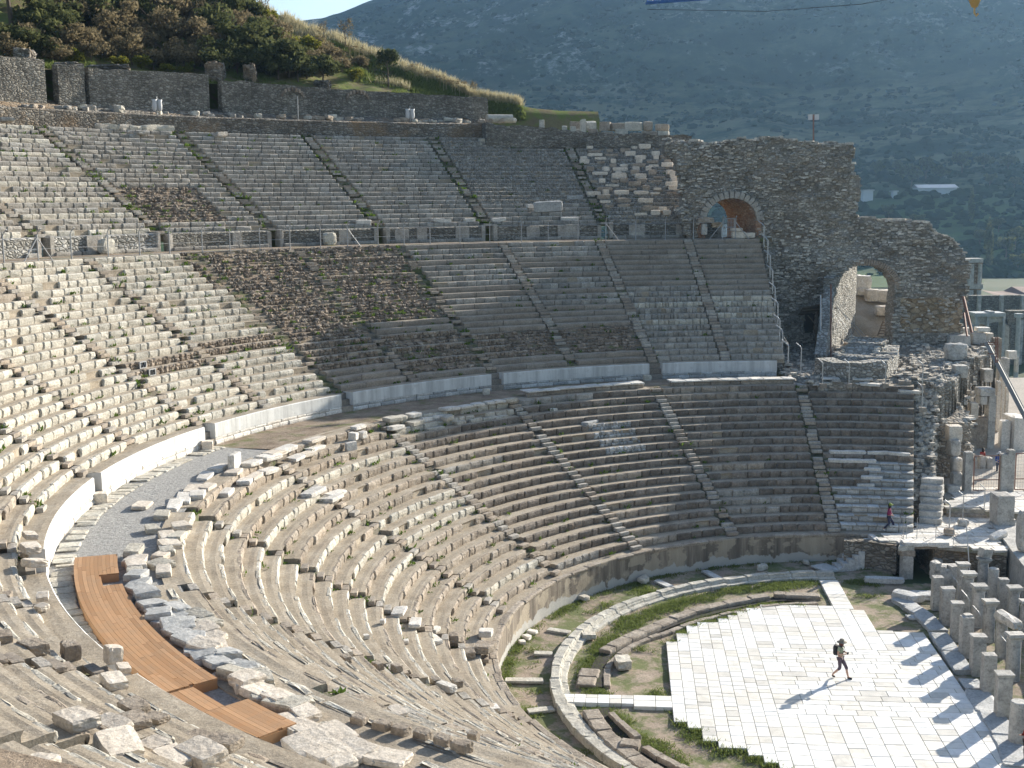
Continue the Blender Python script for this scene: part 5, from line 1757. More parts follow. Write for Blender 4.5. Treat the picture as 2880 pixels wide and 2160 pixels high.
# stub side walls of the tall arch, the left one lit by the sun
mb = MB()
P0, P1 = W_(2342, 1030, 44.0), W_(2400, 960, 58)
xa_ = W_(2343, 900, 50)[0]; xb_ = W_(2406, 900, 58)[0]
wall_between(mb, [np.array([xa_, 50, 0]), np.array([xb_, 58, 0])], 7.6, 15.0, .9, .10, seed=33, ztop=[15.2, 15.9])
wall_between(mb, [np.array([W_(2320, 1030, 42.5)[0], 42.5, 0]), np.array([xa_, 50, 0])], 7.6, 13.0, .8, .12, seed=34, ztop=[9.7, 14.6])
mb.build("lit_side_wall", M["rubble_pale"], vr)
mb = MB(); mb.box(((sd_["x0"] + sd_["x1"]) / 2, YW + 2.6, sd_["z0"] - .4), (3, .2, 3)); mb.build("door_shade_panel", M["shade_black"], vr)  # dark panel painted as the unlit depth behind the door
# wooden canopy over the little door
cn = empty("wooden_canopy", label="small sagging wooden canopy on a crooked post over the dark side door", cat="canopy")
A = W_(2255, 868, 51.3); B = W_(2312, 862, 51.3)
mb = MB()
for i in range(6):
    f = i / 5
    p = A + (B - A) * f
    mb.box((p[0], 51.0, p[2] - .05 - .15 * (1 - f)), (.36, 2.0, .05), M=Matrix.Rotation(RAD(-24), 3, "X"))
mb.build("roof_boards", M["weathered_wood"], cn)
mb = MB(); mb.tube([(B[0] - .7, 50.4, 9.2), (B[0] - .6, 50.4, A[2] - .2)], .07, 5); mb.tube([(A[0] + .3, 50.4, A[2] - .5), (B[0] - .6, 50.4, A[2] - 1.4)], .05, 5); mb.tube([(A[0] - .2, 50.5, A[2] - .1), (B[0] + 1.0, 50.5, A[2] + .1)], .06, 5); mb.build("post", M["weathered_wood"], cn)
# earth mound and blocks seen through the tall arch
gx = np.arange(la["cx"] - 5, la["cx"] + 8, .4); gy_ = np.arange(53.5, 70, .4)
GX, GY = np.meshgrid(gx, gy_, indexing="ij")
GZ = 8.9 + np.clip((GY - 56.5) / 6, 0, 1) ** .8 * 4.3 + fbm(GX * .7, GY * .7, 4, 4) * 1.4
GZ = GZ - np.clip((GY - 64) / 5, 0, 1) * 4
mb = MB(); mb.grid(np.stack([GX, GY, GZ], -1)); o = mb.build("earth_mound", M["tread_earth"], smooth=True); tag(o, kind="structure")
for i, (x0_, x1_, yt, yb, yy, mt, lab) in enumerate([(2410, 2450, 778, 830, 62, "white_marble", "bright corniced block standing on the mound inside the tall arch"), (2412, 2436, 812, 832, 61.5, "warm_marble", "tan block below the bright corniced one"),
                                                     (2437, 2475, 815, 850, 61, "warm_marble", "large warm boulder on the mound inside the tall arch, left one"), (2468, 2512, 818, 852, 61, "warm_marble", "large warm boulder on the mound inside the tall arch, right one"),
                                                     (2466, 2512, 862, 890, 58.5, "warm_marble", "long slab leaning at the right side inside the tall arch"), (2458, 2512, 948, 975, 53, "ashlar_tan", "rounded tan stone at the foot of the wooden ladder"), (2380, 2425, 965, 990, 50, "brown_rubble", "brown earth lump at the foot of the lit side wall")]):
    box_px("mound_block", lab, "stone block", x0_, x1_, yt, yb, yy - CAM[1], 1.1, mt, 40 + i, .05, 4, .14 if i else .03)
ld = empty("wooden_ladder", label="wooden ladder of six rungs leaning inside the tall arch", cat="ladder")
A = W_(2466, 950, 54.5); B = W_(2484, 903, 55.5); A2 = W_(2490, 950, 54.5); B2 = W_(2510, 903, 55.5)
for a, b in ((A, B), (A2, B2)):
    mb = MB(); mb.tube([a, b], .06, 5); mb.build("rail", M["weathered_wood"], ld)
for i in range(6):
    f = (i + .6) / 6.2
    mb = MB(); mb.tube([A + (B - A) * f, A2 + (B2 - A2) * f], .05, 5); mb.build("rung", M["weathered_wood"], ld)
cb = empty("stay_wires", label="fan of taut stay wires crossing the tall arch from the lit side wall", cat="wire")
for (a, b) in (((2342, 845), (2440, 970)), ((2345, 872), (2430, 985)), ((2345, 884), (2412, 985)), ((2350, 860), (2455, 965))):
    mb = MB(); mb.tube([W_(*a, 49), W_(*b, 50)], .022, 4); mb.build("wire", M["galvanised"], cb)
for (xx, ya, yb_, lab) in ((2337, 800, 1035, "rusty upright pipe at the lit side wall's front edge"), (2308, 830, 1050, "grey upright pipe left of the lit side wall")):
    mb = MB(); mb.tube([W_(xx, ya, 46), W_(xx, yb_, 44)], .06, 6); tag(mb.build("upright_pipe", M["rusty_steel" if xx > 2320 else "galvanised"]), lab, "pipe")
pw_ = empty("rusty_prop", label="rusty steel prop leaning on the right end of the vaulted ruin", cat="prop")
mb = MB(); mb.tube([W_(2709, 835, 51), W_(2733, 935, 49)], .14, 4); mb.build("prop_beam", M["rusty_steel"], pw_)
mb = MB(); mb.tube([W_(2711, 880, 51), W_(2720, 945, 49)], .09, 4); mb.build("prop_strut", M["rusty_steel"], pw_)
lp = empty("lamp_post", label="thin red pole with two small white floodlight boxes on the vaulted ruin's top", cat="lamp post")
b = W_(2288, 400, YW + 1.2); t_ = W_(2288, 322, YW + 1.2)
mb = MB(); mb.tube([b + (0, 0, -.3), t_], .06, 6); mb.build("pole", M["rusty_steel"], lp)
for dx in (-.28, .28):
    p = W_(2288, 337, YW + 1.1); mb = MB(); mb.box((p[0] + dx, p[1], p[2]), (.3, .3, .45)); mb.build("floodlight", M["bag_white"], lp)
bl = W_(2028, 615, YW - .5)
for i, (x0_, x1_, yt, yb, mt, lab) in enumerate([(1963, 2010, 612, 628, "tan_conglomerate", "overhanging slab at the left foot of the upper arch"), (1975, 1990, 630, 662, "pillar_stone", "upright post slab left of the upper arch"), (2002, 2035, 625, 640, "ashlar_tan", "ochre rubble heap blocking the foot of the upper arch"),
                                                 (2058, 2090, 642, 652, "warm_marble", "thin slab on the stones right of the upper arch's grille"), (2060, 2098, 652, 672, "warm_marble", "squared block right of the upper arch's grille"), (2095, 2125, 655, 670, "warm_marble", "tilted block beneath the upper arch's right foot"), (2086, 2113, 687, 706, "white_marble", "white wedge stone on the top concrete row under the upper arch")]):
    box_px("arch_stone", lab, "stone block", x0_, x1_, yt, yb, (YW if i < 6 else 51.5) - 1.2 - CAM[1], .8, mt, 50 + i, .05, 4, .1)
gr = empty("arch_grille", label="tall wire grille standing in the foot of the upper arch", cat="grille")
A, B = W_(2033, 664, YW - .7), W_(2066, 614, YW - .7)
for i in range(9):
    x = A[0] + (B[0] - A[0]) * i / 8
    mb = MB(); mb.tube([(x, YW - .7, A[2]), (x, YW - .7, B[2])], .022 if i % 8 else .045, 4); mb.build("bar", M["galvanised"], gr)
mb = MB()
for z in (A[2], B[2], (A[2] + B[2]) / 2): mb.tube([(A[0], YW - .7, z), (B[0], YW - .7, z)], .03, 4)
mb.build("rail", M["galvanised"], gr)
# the broken bits standing on the ruin's left shoulder by the upper seats
for i in range(14):
    a = RAD(92.8 + (i % 7) * 1.15); r_ = 69.4 + (i // 7) * .9
    me = rock_mesh("coping_block", (rnd.uniform(.5, .8), rnd.uniform(.8, 1.7), rnd.uniform(.55, .95)), 1300 + i, M["tan_conglomerate" if i % 3 else "pale_limestone"], .03, 4, .06)
    tag(link("coping_block", me, None, tuple(pol(r_, a, 27.75 + (i // 7) * .8)), (0, 0, a + rnd.uniform(-.1, .1))), f"{nth(6 - i % 7)} tan cut block of the {'lower' if i < 7 else 'upper'} line atop the block strewn wedge, from the left", "stone block", "cut blocks on top of the block strewn wedge")
bw = empty("shoulder_wall", label="broken rubble wall with grassy top linking the retaining wall to the block strewn wedge", cat="wall")
mb = MB()
wall_between(mb, [pol(69.6, RAD(91), 0), pol(69.6, RAD(99), 0), pol(69.8, RAD(107.6), 0)], 26.8, 28.6, 2.5, .18, seed=51, ztop=[27.9, 28.2, 29.1]); mb.build("wall_face", M["rubble_grey"], bw)
# ------------------------------------------------------------------ hills, mountain, valley, far things


sil = [(1330, 262, 77), (1300, 240, 78), (1237, 212, 80), (1133, 176, 83), (1042, 138, 86), (937, 88, 90), (846, 62, 94), (730, 5, 98), (600, -60, 104), (400, -120, 112), (100, -190, 120), (-200, -260, 126)]
AZ, RC_, ZC_ = [], [], []
for x, y, r_ in sil:
    p = ray_R(x, y, r_); AZ.append(math.degrees(math.atan2(p[1], p[0])) % 360); RC_.append(r_); ZC_.append(p[2] - .3)
na, nr = 300, 90
az = np.linspace(97, 205, na)
Rg = np.concatenate([np.linspace(74.05, 130, 70), np.linspace(133, 240, 20)])
A2, R2 = np.meshgrid(az, Rg, indexing="ij")
rc = np.interp(A2, AZ, RC_); zc = np.interp(A2, AZ, ZC_)
ZB = np.where(A2 < 108.5, 30.2, 32.7)


def hill_z(A, R):
    rc = np.interp(A, AZ, RC_); zc = np.interp(A, AZ, ZC_)
    zb = np.interp(A, [97, 105, 109, 112, 133, 200], [27.6, 28.8, 30.6, 31.9, 32.6, 33.3])
    s = np.clip((R - 74.0) / (rc - 74.0), 0, 1)
    up_ = zb + (zc - zb) * s ** 1.1
    dn_ = np.clip(R - rc, 0, None) * .16
    x, y = R * np.cos(np.radians(A)), R * np.sin(np.radians(A))
    n = fbm(x * .16, y * .16, 3, 4) * 2.6 + fbm(x * .6, y * .6, 5, 3) * .7
    edge = np.clip((R - 74.2) / 5, 0, 1) * np.clip((np.abs(R - rc)) / 4 + .25, 0, 1)
    drop = np.clip((106 - A) / 6, 0, 1) * np.clip(R - 76, 0, None) * 1.2
    return up_ - dn_ + n * edge - drop


HZ = hill_z(A2, R2)
mb = MB(); mb.grid(np.stack([R2 * np.cos(np.radians(A2)), R2 * np.sin(np.radians(A2)), HZ], -1)[:, ::-1]);
o = mb.build("hill", M["hill_soil"], smooth=True); tag(o, kind="structure")

# valley floor: one sheet to the foot of the mountain
t = NT("valley_ground")
n1 = t.noise(.012, 5, .6, t.vec((1, 2.2, 1)))
col = t.ramp(n1, [(.3, (.035, .055, .022)), (.5, (.055, .075, .03)), (.7, (.10, .10, .06))])
col = t.mix(t.ramp(t.noise(.15, 4), [(.4, 0.), (.7, .5)]), col, (.05, .07, .03))
t.bsdf(col, .95)
M["valley_ground"] = t.m
gx = np.concatenate([np.linspace(-1500, -120, 20), np.linspace(-110, 160, 90), np.linspace(170, 1500, 40)])
gy_ = np.concatenate([np.linspace(-200, -60, 8), np.linspace(-50, 260, 90), np.linspace(270, 900, 40)])
GX, GY = np.meshgrid(gx, gy_, indexing="ij")


def valley_z(x, y):
    far = np.clip((y - 58) / 70, 0, 1); far = far * far * (3 - 2 * far)
    bx, by = x - CAM[0], y - CAM[1]
    azd = np.degrees(np.arctan2(bx, by))
    sm = lambda v: np.clip(v, 0, 1) ** 2 * (3 - 2 * np.clip(v, 0, 1))
    rise = sm((azd - 5) / 2.) * sm((13.6 - azd) / 1.5) * sm((by - 190) / 60) * sm((620 - by) / 40)
    return -.22 - 5.0 * far + fbm(x * .02, y * .02, 5, 4) * 2.5 * far * (1 - rise) + 16.2 * rise


mb = MB(); mb.grid(np.stack([GX, GY, valley_z(GX, GY)], -1)); o = mb.build("ground", M["valley_ground"], smooth=True); tag(o, kind="structure")

# mountain: seen across the valley
na, nd = 330, 220
azc = np.radians(np.linspace(-16, 44, na)); s = np.linspace(0, 1, nd)
AZc, S = np.meshgrid(azc, s, indexing="ij")
Dm = 400 + 1500 * S


def mountain_z(azr, D):
    adeg = np.degrees(azr)
    ce = np.interp(adeg, [-16, -10, -7.6, -6.2, -4.9, -3, 0, 6, 14, 24, 44], [.118, .138, .1485, .158, .166, .182, .20, .24, .27, .28, .27])
    zcr = CAM[2] + ce * 1750
    foot = np.interp(D, [400, 450, 520, 600, 700, 820, 950, 1750, 1900], [-5.5, -4.5, 4, 21, 36, 60, 95, 0, 0])
    k = np.clip((D - 950) / 800, 0, 1)
    z = np.where(D < 950, foot, 95 + (zcr - 95) * k ** .92)
    z = z - np.clip(D - 1750, 0, None) * .5
    x, y = np.sin(azr) * D, np.cos(azr) * D
    a = np.clip((D - 520) / 500, 0, 1)
    g = 1 - np.abs(fbm(x * .0045 + 3, y * .0018, 7, 4)) * 3.2
    z = z + a * (g * 26 - 22 + fbm(x * .02, y * .02, 9, 4) * 20 + fbm(x * .08, y * .08, 12, 3) * 5) * np.clip((1750 - D) / 250 + .25, .25, 1) + fbm(x * .03, y * .03, 3, 3) * 3
    return z


# a levelled yard for the shed
def yard(azr, D, z):
    k = np.exp(-((np.degrees(azr) - 19.0) / 1.6) ** 4) * np.exp(-((D * np.cos(azr) - 592) / 26) ** 4)
    return z * (1 - k) + YARD * k


YARD = float(aty(2638, 547, CAM[1] + 590)[2])
_mz = mountain_z


def mountain_z(azr, D):
    return yard(azr, D, _mz(azr, D))


MZ = mountain_z(AZc, Dm)
MX, MY = CAM[0] + np.sin(AZc) * Dm, CAM[1] + np.cos(AZc) * Dm
t = NT("mountain_scrub")
sepv = t.n("ShaderNodeSeparateXYZ"); t.l(t.geo.outputs["Position"], sepv.inputs[0])
n1 = t.noise(.02, 7, .72)
col = t.ramp(n1, [(.36, (.014, .032, .02)), (.5, (.028, .05, .028)), (.62, (.06, .08, .045))])
rockm = t.ramp(t.noise(.012, 7, .78, t.vec((1.6, .8, 1.0))), [(.54, 0.), (.60, 1.)])
rockf = t.ramp(t.noise(.11, 5, .75), [(.46, 0.), (.58, 1.)])
hi = t.ramp(t.math("DIVIDE", sepv.outputs[2], 400.), [(.2, .15), (.36, .9)])
lf = t.ramp(t.math("DIVIDE", t.math("ADD", sepv.outputs[0], 300.), 1000.), [(.12, 1.), (.75, .25)])
rk_ = t.math("MULTIPLY", t.math("MULTIPLY", rockm, rockf), t.math("MULTIPLY", hi, lf))
col = t.mix(rk_, col, (.34, .33, .31))
grs = t.ramp(t.noise(.016, 6, .7, t.vec((.6, 1.6, 3))), [(.46, 0.), (.58, 1.)])
lowz = t.ramp(t.math("DIVIDE", sepv.outputs[2], 400.), [(.03, .2), (.12, .9), (.24, .9), (.3, .0)])
col = t.mix(t.math("MULTIPLY", t.math("MULTIPLY", grs, lowz), .8), col, (.17, .165, .10))
mead = t.ramp(t.math("DIVIDE", sepv.outputs[2], 400.), [(.02, .85), (.085, .0)])
col = t.mix(t.math("MULTIPLY", mead, t.ramp(t.noise(.03, 4), [(.35, 0.), (.55, 1.)])), col, (.07, .12, .035))
t.bsdf(col, .97, None, .1)
M["mountain_scrub"] = t.m
mb = MB(); mb.grid(np.stack([MX, MY, MZ], -1)[:, ::-1]); o = mb.build("mountain", M["mountain_scrub"], smooth=True); tag(o, kind="structure")
# scrub on it: thousands of low bushes, one mass
rg = np.random.default_rng(5)
nb = 17000
Db = 450 + 1250 * rg.random(nb) ** 1.35; ab = np.radians(rg.uniform(-11, 25, nb))
dens = fbm(np.sin(ab) * Db * .012, np.cos(ab) * Db * .012, 19, 4)
k = (dens > -.08) | (rg.random(nb) < .25)
Db, ab = Db[k], ab[k]
zb = mountain_z(ab, Db); xb = CAM[0] + np.sin(ab) * Db; yb = CAM[1] + np.cos(ab) * Db
ph = (1 + 5 ** .5) / 2
ico = np.array([[-1, ph, 0], [1, ph, 0], [-1, -ph, 0], [1, -ph, 0], [0, -1, ph], [0, 1, ph], [0, -1, -ph], [0, 1, -ph], [ph, 0, -1], [ph, 0, 1], [-ph, 0, -1], [-ph, 0, 1]]) / 1.9
icf = np.array([[0, 11, 5], [0, 5, 1], [0, 1, 7], [0, 7, 10], [0, 10, 11], [1, 5, 9], [5, 11, 4], [11, 10, 2], [10, 7, 6], [7, 1, 8], [3, 9, 4], [3, 4, 2], [3, 2, 6], [3, 6, 8], [3, 8, 9], [4, 9, 5], [2, 4, 11], [6, 2, 10], [8, 6, 7], [9, 8, 1]])
sz = rg.uniform(.7, 2.1, len(xb)) * (1 + (rg.random(len(xb)) < .12) * .8)
V = ico[None] * sz[:, None, None] * rg.uniform(.6, 1.35, (len(xb), 12, 1)) * np.array([1.2, 1.2, .85]) + np.stack([xb, yb, zb + sz * .2], 1)[:, None]
mb = MB(); mb.add(V.reshape(-1, 3), (icf[None] + (np.arange(len(xb)) * 12)[:, None, None]).reshape(-1, 3))
leafy("scrub_leaf", (.021, .038, .022), (.037, .058, .032), .2)
o = mb.build("scrub", M["scrub_leaf"]); tag(o, kind="stuff")
# a sheet of pale water far down the valley
mb = MB(); mb.add(np.array([(CAM[0] + math.sin(RAD(a_)) * d_, CAM[1] + math.cos(RAD(a_)) * d_, 12.0) for a_, d_ in ((7.2, 265), (12.0, 265), (12.0, 560), (7.2, 560))]), [[0, 1, 2, 3]])
plain("lake_water", (.25, .33, .38), .12, 0, .5)
o = mb.build("water", M["lake_water"]); tag(o, kind="structure")

# ------------------------------------------------------------------ plants


def crown(mb, c, rad, n, size, seed, clumps=9, mi=0, flat=.75, shell=.55, up_=0):
    """leaf faces gathered in clumps through an uneven volume"""
    rg = np.random.default_rng(seed)
    cc = rg.normal(0, 1, (clumps, 3)); cc /= np.linalg.norm(cc, axis=1)[:, None]
    cc *= rg.uniform(.25, .8, (clumps, 1)); cr_ = rg.uniform(.26, .52, clumps)
    w_ = rg.integers(0, clumps, n)
    d = rg.normal(0, 1, (n, 3)); d /= np.linalg.norm(d, axis=1)[:, None]
    p = cc[w_] + d * (cr_[w_] * rg.random(n) ** .45)[:, None]
    p[:, 2] = p[:, 2] * flat + up_
    p = p * np.array(rad) + np.array(c)
    a = rg.normal(0, 1, (n, 3)); a /= np.linalg.norm(a, axis=1)[:, None]
    b = np.cross(a, rg.normal(0, 1, (n, 3))); b /= np.linalg.norm(b, axis=1)[:, None]
    s_ = size * rg.uniform(.6, 1.4, (n, 1))
    v = np.stack([p - a * s_, p + b * s_ * .5, p + a * s_, p - b * s_ * .5], 1)
    mb.add(v.reshape(-1, 3), np.arange(n * 4).reshape(n, 4), mi)


def trunk(mb, h, r_, seed, lean=.1, limbs=4, spread=1., mi=0):
    rg = random.Random(seed)
    pts = [(0, 0, -.3)]; x = y = 0
    for i in range(1, 5):
        x += rg.uniform(-lean, lean) * h / 4; y += rg.uniform(-lean, lean) * h / 4
        pts.append((x, y, h * i / 4))
    mb.tube(pts, [r_, r_ * .85, r_ * .7, r_ * .5, r_ * .3], 6, mi)
    for i in range(limbs):
        j = rg.randint(2, 4); b = pts[j]; an = rg.uniform(0, 6.28)
        e = (b[0] + math.cos(an) * spread * rg.uniform(.5, 1), b[1] + math.sin(an) * spread * rg.uniform(.5, 1), b[2] + spread * rg.uniform(.3, .9))
        mb.tube([b, tuple((np.array(b) + np.array(e)) / 2 + np.array([0, 0, .1])), e], [r_ * .4, r_ * .28, r_ * .12], 5, mi)


PROTO = {}


def proto(kind, j):
    key = (kind, j)
    if key in PROTO: return PROTO[key]
    mt, mc = MB(), MB()
    sd = j * 17 + len(kind) * 5
    if kind == "pine":
        trunk(mt, 6.5, .22, sd, .06, 5, 1.8)
        crown(mc, (0, 0, 6.6), (2.9, 2.9, 2.3), 1500, .26, sd, 11); lf_ = "leaf_dark"
    elif kind == "dark_bush":
        trunk(mt, 1.6, .12, sd, .1, 5, 1.2); crown(mc, (0, 0, 1.9), (2.2, 2.2, 1.9), 1500, .2, sd, 11); lf_ = "leaf_dark"
    elif kind == "brown_bush":
        trunk(mt, 1.6, .09, sd, .15, 8, 1.6); crown(mc, (0, 0, 1.9), (2.1, 2.1, 1.8), 1300, .15, sd, 12); lf_ = "leaf_brown"
    elif kind == "green_bush":
        trunk(mt, 1.5, .10, sd, .12, 6, 1.2); crown(mc, (0, 0, 1.8), (1.9, 1.9, 1.7), 1300, .17, sd, 11); lf_ = "leaf_yellow"
    elif kind == "olive":
        trunk(mt, 2.2, .11, sd, .14, 6, .9); crown(mc, (0, 0, 2.7), (1.35, 1.35, 1.5), 1100, .15, sd, 10); lf_ = "leaf_olive"
    elif kind == "bare":
        rg = random.Random(sd); trunk(mt, 2.6, .06, sd, .1, 12, 1.1); crown(mc, (0, 0, 2.5), (1.2, 1.2, 1.6), 260, .10, sd, 8); lf_ = "leaf_brown"
    elif kind == "stalk":
        rg = random.Random(sd)
        for _ in range(7):
            x, y = rg.uniform(-.7, .7), rg.uniform(-.7, .7); mt.tube([(x, y, -.1), (x + rg.uniform(-.1, .1), y, rg.uniform(1.4, 2.4))], [.03, .02], 4)
        crown(mc, (0, 0, 1.9), (.8, .8, .7), 120, .09, sd, 6); lf_ = "leaf_brown"
    elif kind == "cypress":
        trunk(mt, 3, .25, sd, .02, 0); crown(mc, (0, 0, 7.6), (1.5, 1.5, 8.6), 1500, .4, sd, 26, flat=1.0); lf_ = "leaf_dark"
    elif kind == "round":
        trunk(mt, 4, .3, sd, .08, 5, 2.5); crown(mc, (0, 0, 6), (4.2, 4.2, 3.8), 900, .55, sd, 12); lf_ = "leaf_dark"
    PROTO[key] = (mt.mesh("trunk", [M["bark"] if kind != "stalk" else M["straw"]]), mc.mesh("crown", [M[lf_]]))
    return PROTO[key]


def plant(name, kind, j, loc, sc_, label, cat, group):
    r_ = empty(name, tuple(loc), label, cat, group, rz=rnd.uniform(0, 6.28)); r_.scale = (sc_ * rnd.uniform(.9, 1.1), sc_ * rnd.uniform(.9, 1.1), sc_ * rnd.uniform(.9, 1.1))
    mt, mc = proto(kind, j)
    link("trunk", mt, r_); link("crown", mc, r_)
    return r_


def hill_pt(x, R):
    """the hill's ground at distance R under the photograph's column x"""
    p = ray_R(x, 150, R); a = math.degrees(math.atan2(p[1], p[0])) % 360
    p = p.copy(); p[2] = float(hill_z(np.array(a), np.array(R))); return p


names = dict(pine=("pine_tree", "tree", "tall dark pines of the near hill", "tall dark pine with a bare trunk on the near hill"), dark_bush=("dark_shrub", "shrub", "dark evergreen shrubs of the near hill", "dark evergreen shrub on the near hill"),
             brown_bush=("brown_shrub", "shrub", "brown twiggy shrubs of the near hill", "brown twiggy shrub on the near hill"), green_bush=("green_shrub", "shrub", "yellow green shrubs of the near hill", "yellow green shrub on the near hill"),
             olive=("olive_tree", "tree", None, "small silvery olive tree standing alone on the grassy hill edge"), bare=("bare_tree", "tree", "bare thin trees of the near hill", "bare thin tree on the near hill's crest"), stalk=("dry_stalks", "plant", "dry brown stalk plants on the hill's crest", "clump of dry brown stalks on the hill's crest"))
spots = {
    "pine": [(40, 84, 1.1), (-60, 80, 1.15), (140, 87, 1.25), (215, 92, 1.2), (330, 98, 1.2), (400, 95, .9), (90, 98, 1.4), (10, 104, 1.5), (250, 104, 1.4)],
    "dark_bush": [(20, 79, 1.0), (120, 78, .8), (150, 80, 1.1), (610, 76.8, .9), (665, 77, .9), (720, 77, .9), (780, 76.6, .9), (835, 76.4, .8), (680, 79.5, 1.2), (800, 79.5, 1.0), (300, 86, 1.2), (220, 88, 1.4), (450, 88, 1.2), (60, 78, .9), (170, 83, 1.25), (255, 86, 1.2), (330, 90, 1.4), (560, 92, 1.2), (600, 86, 1.3), (640, 92, 1.5), (660, 82, 1.0), (700, 79, 1.15), (760, 78, 1.2), (810, 77.5, 1.1), (860, 77, 1.0), (905, 77, .9), (740, 83, 1.1), (630, 78, 1.0), (690, 94, 1.2), (840, 80, .8), (105, 83, 1.2), (-20, 92, 1.6)],
    "brown_bush": [(20, 76.5, .8), (85, 79, 1.0), (150, 77.2, .7), (200, 85, 1.2), (255, 77.6, .75), (310, 79, .9), (370, 79, .85), (430, 79, .95), (470, 80, 1.05), (515, 78.5, .85), (545, 77.5, .8), (590, 90, 1.3), (650, 88, 1.2), (735, 86, 1.0), (800, 83, .9), (870, 79, .8), (1010, 82, .6), (940, 84, .7), (200, 79, 1.0), (240, 80, 1.1), (290, 82, 1.1), (345, 84, 1.25), (395, 82, 1.25), (440, 84, 1.35), (490, 83, 1.35), (535, 84, 1.3), (575, 82, 1.2), (470, 90, 1.4), (520, 91, 1.4), (420, 90, 1.3), (380, 92, 1.3), (560, 79, .9), (600, 78, .8), (920, 79, .7), (960, 80, .7), (905, 83, .9), (780, 88, .9), (720, 89, 1.1), (300, 90, 1.3), (130, 92, 1.2), (700, 86, 1.0)],
    "green_bush": [(470, 76.5, .45), (330, 77, .5), (520, 77, .45), (1000, 78.5, .5), (850, 82, 1.15), (820, 85, .9), (395, 77.5, .5), (880, 86, .7), (210, 77.5, .5), (640, 97, .8), (760, 93, .8)],
    "bare": [(745, 94, 1.0), (690, 99, 1.1), (975, 86, .95), (910, 89, .7), (625, 100, 1.0)],
    "stalk": [(1165, 80, .8), (1240, 78, .75), (1262, 77.6, .7), (1282, 77.3, .75), (1315, 76.6, .95), (1330, 76.4, .9), (985, 84, .9), (1010, 84, .8), (1205, 79.5, .6)],
}
for kd, L in spots.items():
    nm, ct, gp, lb = names[kd]
    order = sorted(range(len(L)), key=lambda i: L[i][0])
    for rank, i in enumerate(order):
        x, R, s_ = L[i]
        p = hill_pt(x, R)
        plant(nm, kd, i % 3, (p[0], p[1], p[2] - .15), s_, f"{nth(rank)} {lb}, counted from the left", ct, gp)
p = hill_pt(1092, 77.5); plant("olive_tree", "olive", 1, (p[0], p[1], p[2] - .1), 1.0, names["olive"][3], "tree", None)
# tall dry grass along the crest and green turf on the slope
def blades(mb, P, h, w_, n, seed, lean=.35):
    rg = np.random.default_rng(seed)
    N = len(P) * n
    b = np.repeat(P, n, 0) + np.c_[rg.normal(0, .14, (N, 2)), np.zeros(N)]
    an = rg.uniform(0, 6.28, N); hh = h * rg.uniform(.5, 1.3, N)
    dx = np.stack([np.cos(an), np.sin(an), np.zeros(N)], 1)
    tip = b + np.c_[rg.normal(0, lean, (N, 2)) * hh[:, None], hh]
    v = np.stack([b - dx * w_, b + dx * w_, tip], 1)
    mb.add(v.reshape(-1, 3), np.arange(N * 3).reshape(N, 3))
rg = np.random.default_rng(3)
ga = rg.uniform(103, 132, 5200); gt = rg.uniform(.3, 1.05, 5200)
gr_ = 74.2 + (np.interp(ga, AZ, RC_) - 74.2) * gt
gz = hill_z(ga, gr_)
gp = np.stack([gr_ * np.cos(np.radians(ga)), gr_ * np.sin(np.radians(ga)), gz], 1)
kk = fbm(gp[:, 0] * .2, gp[:, 1] * .2, 8, 3)
dry = (gt > .80) | (kk > .19)
mb = MB(); blades(mb, gp[dry & (ga < 126)], .75, .035, 9, 1); o = mb.build("dry_grass", M["straw"]); tag(o, kind="stuff")
mb = MB(); blades(mb, gp[~dry], .34, .045, 20, 2)
ga = rg.uniform(106, 172, 3500); gr_ = 74.1 + rg.random(3500) ** 1.5 * 6; gz = hill_z(ga, gr_)
gp2 = np.stack([gr_ * np.cos(np.radians(ga)), gr_ * np.sin(np.radians(ga)), gz], 1)
blades(mb, gp2[fbm(gp2[:, 0] * .25, gp2[:, 1] * .25, 15, 3) > -.02], .3, .04, 10, 4)
o = mb.build("hill_grass", M["leaf_grass"]); tag(o, kind="stuff")
# low stone outcrops of earlier walls behind the terrace walls
for i, (x, yt, yb, w_, lab) in enumerate([(70, 120, 180, 42, "crumbled stone stump in front of the leftmost pines"), (190, 158, 200, 60, "broken rubble corner above the narrow stub of wall"), (300, 165, 205, 110, "low grassy ruin wall above the plain grey back wall"), (500, 188, 212, 80, "low crumbled courses behind the plain grey back wall"),
                                          (605, 160, 215, 40, "pointed grey masonry fragment beside the dark opening"), (700, 170, 240, 28, "square masonry pillar in front of the dark shrubs"), (905, 210, 248, 40, "pale rock outcrop on top of the longest back wall")]):
    p = hill_pt(x, 75.6); yr_ = p[1] - CAM[1]
    q = aty(x, yt, p[1])
    me = rock_mesh("masonry_stump", (w_ * yr_ / F_PX, 1.6, max(.6, q[2] - p[2] - .25)), 1400 + i, M["rubble_brown"], .10, 6, .08, .12)
    tag(link("masonry_stump", me, None, (p[0], p[1], p[2] - .4)), lab, "ruin")

# ------------------------------------------------------------------ far buildings


def far_box(mb, x0, x1, yt, D, zb, depth, mi=0):
    y = CAM[1] + D
    a = aty(x0, yt, y); b = aty(x1, yt, y)
    mb.box(((a[0] + b[0]) / 2, y + depth / 2, zb), (b[0] - a[0], depth, a[2] - zb), 0, mi)
    return a, b


def mz(px, D):
    a_ = math.atan2(ray(px, 500)[0], ray(px, 500)[1]); return float(mountain_z(np.array(a_), np.array(D / math.cos(a_))))


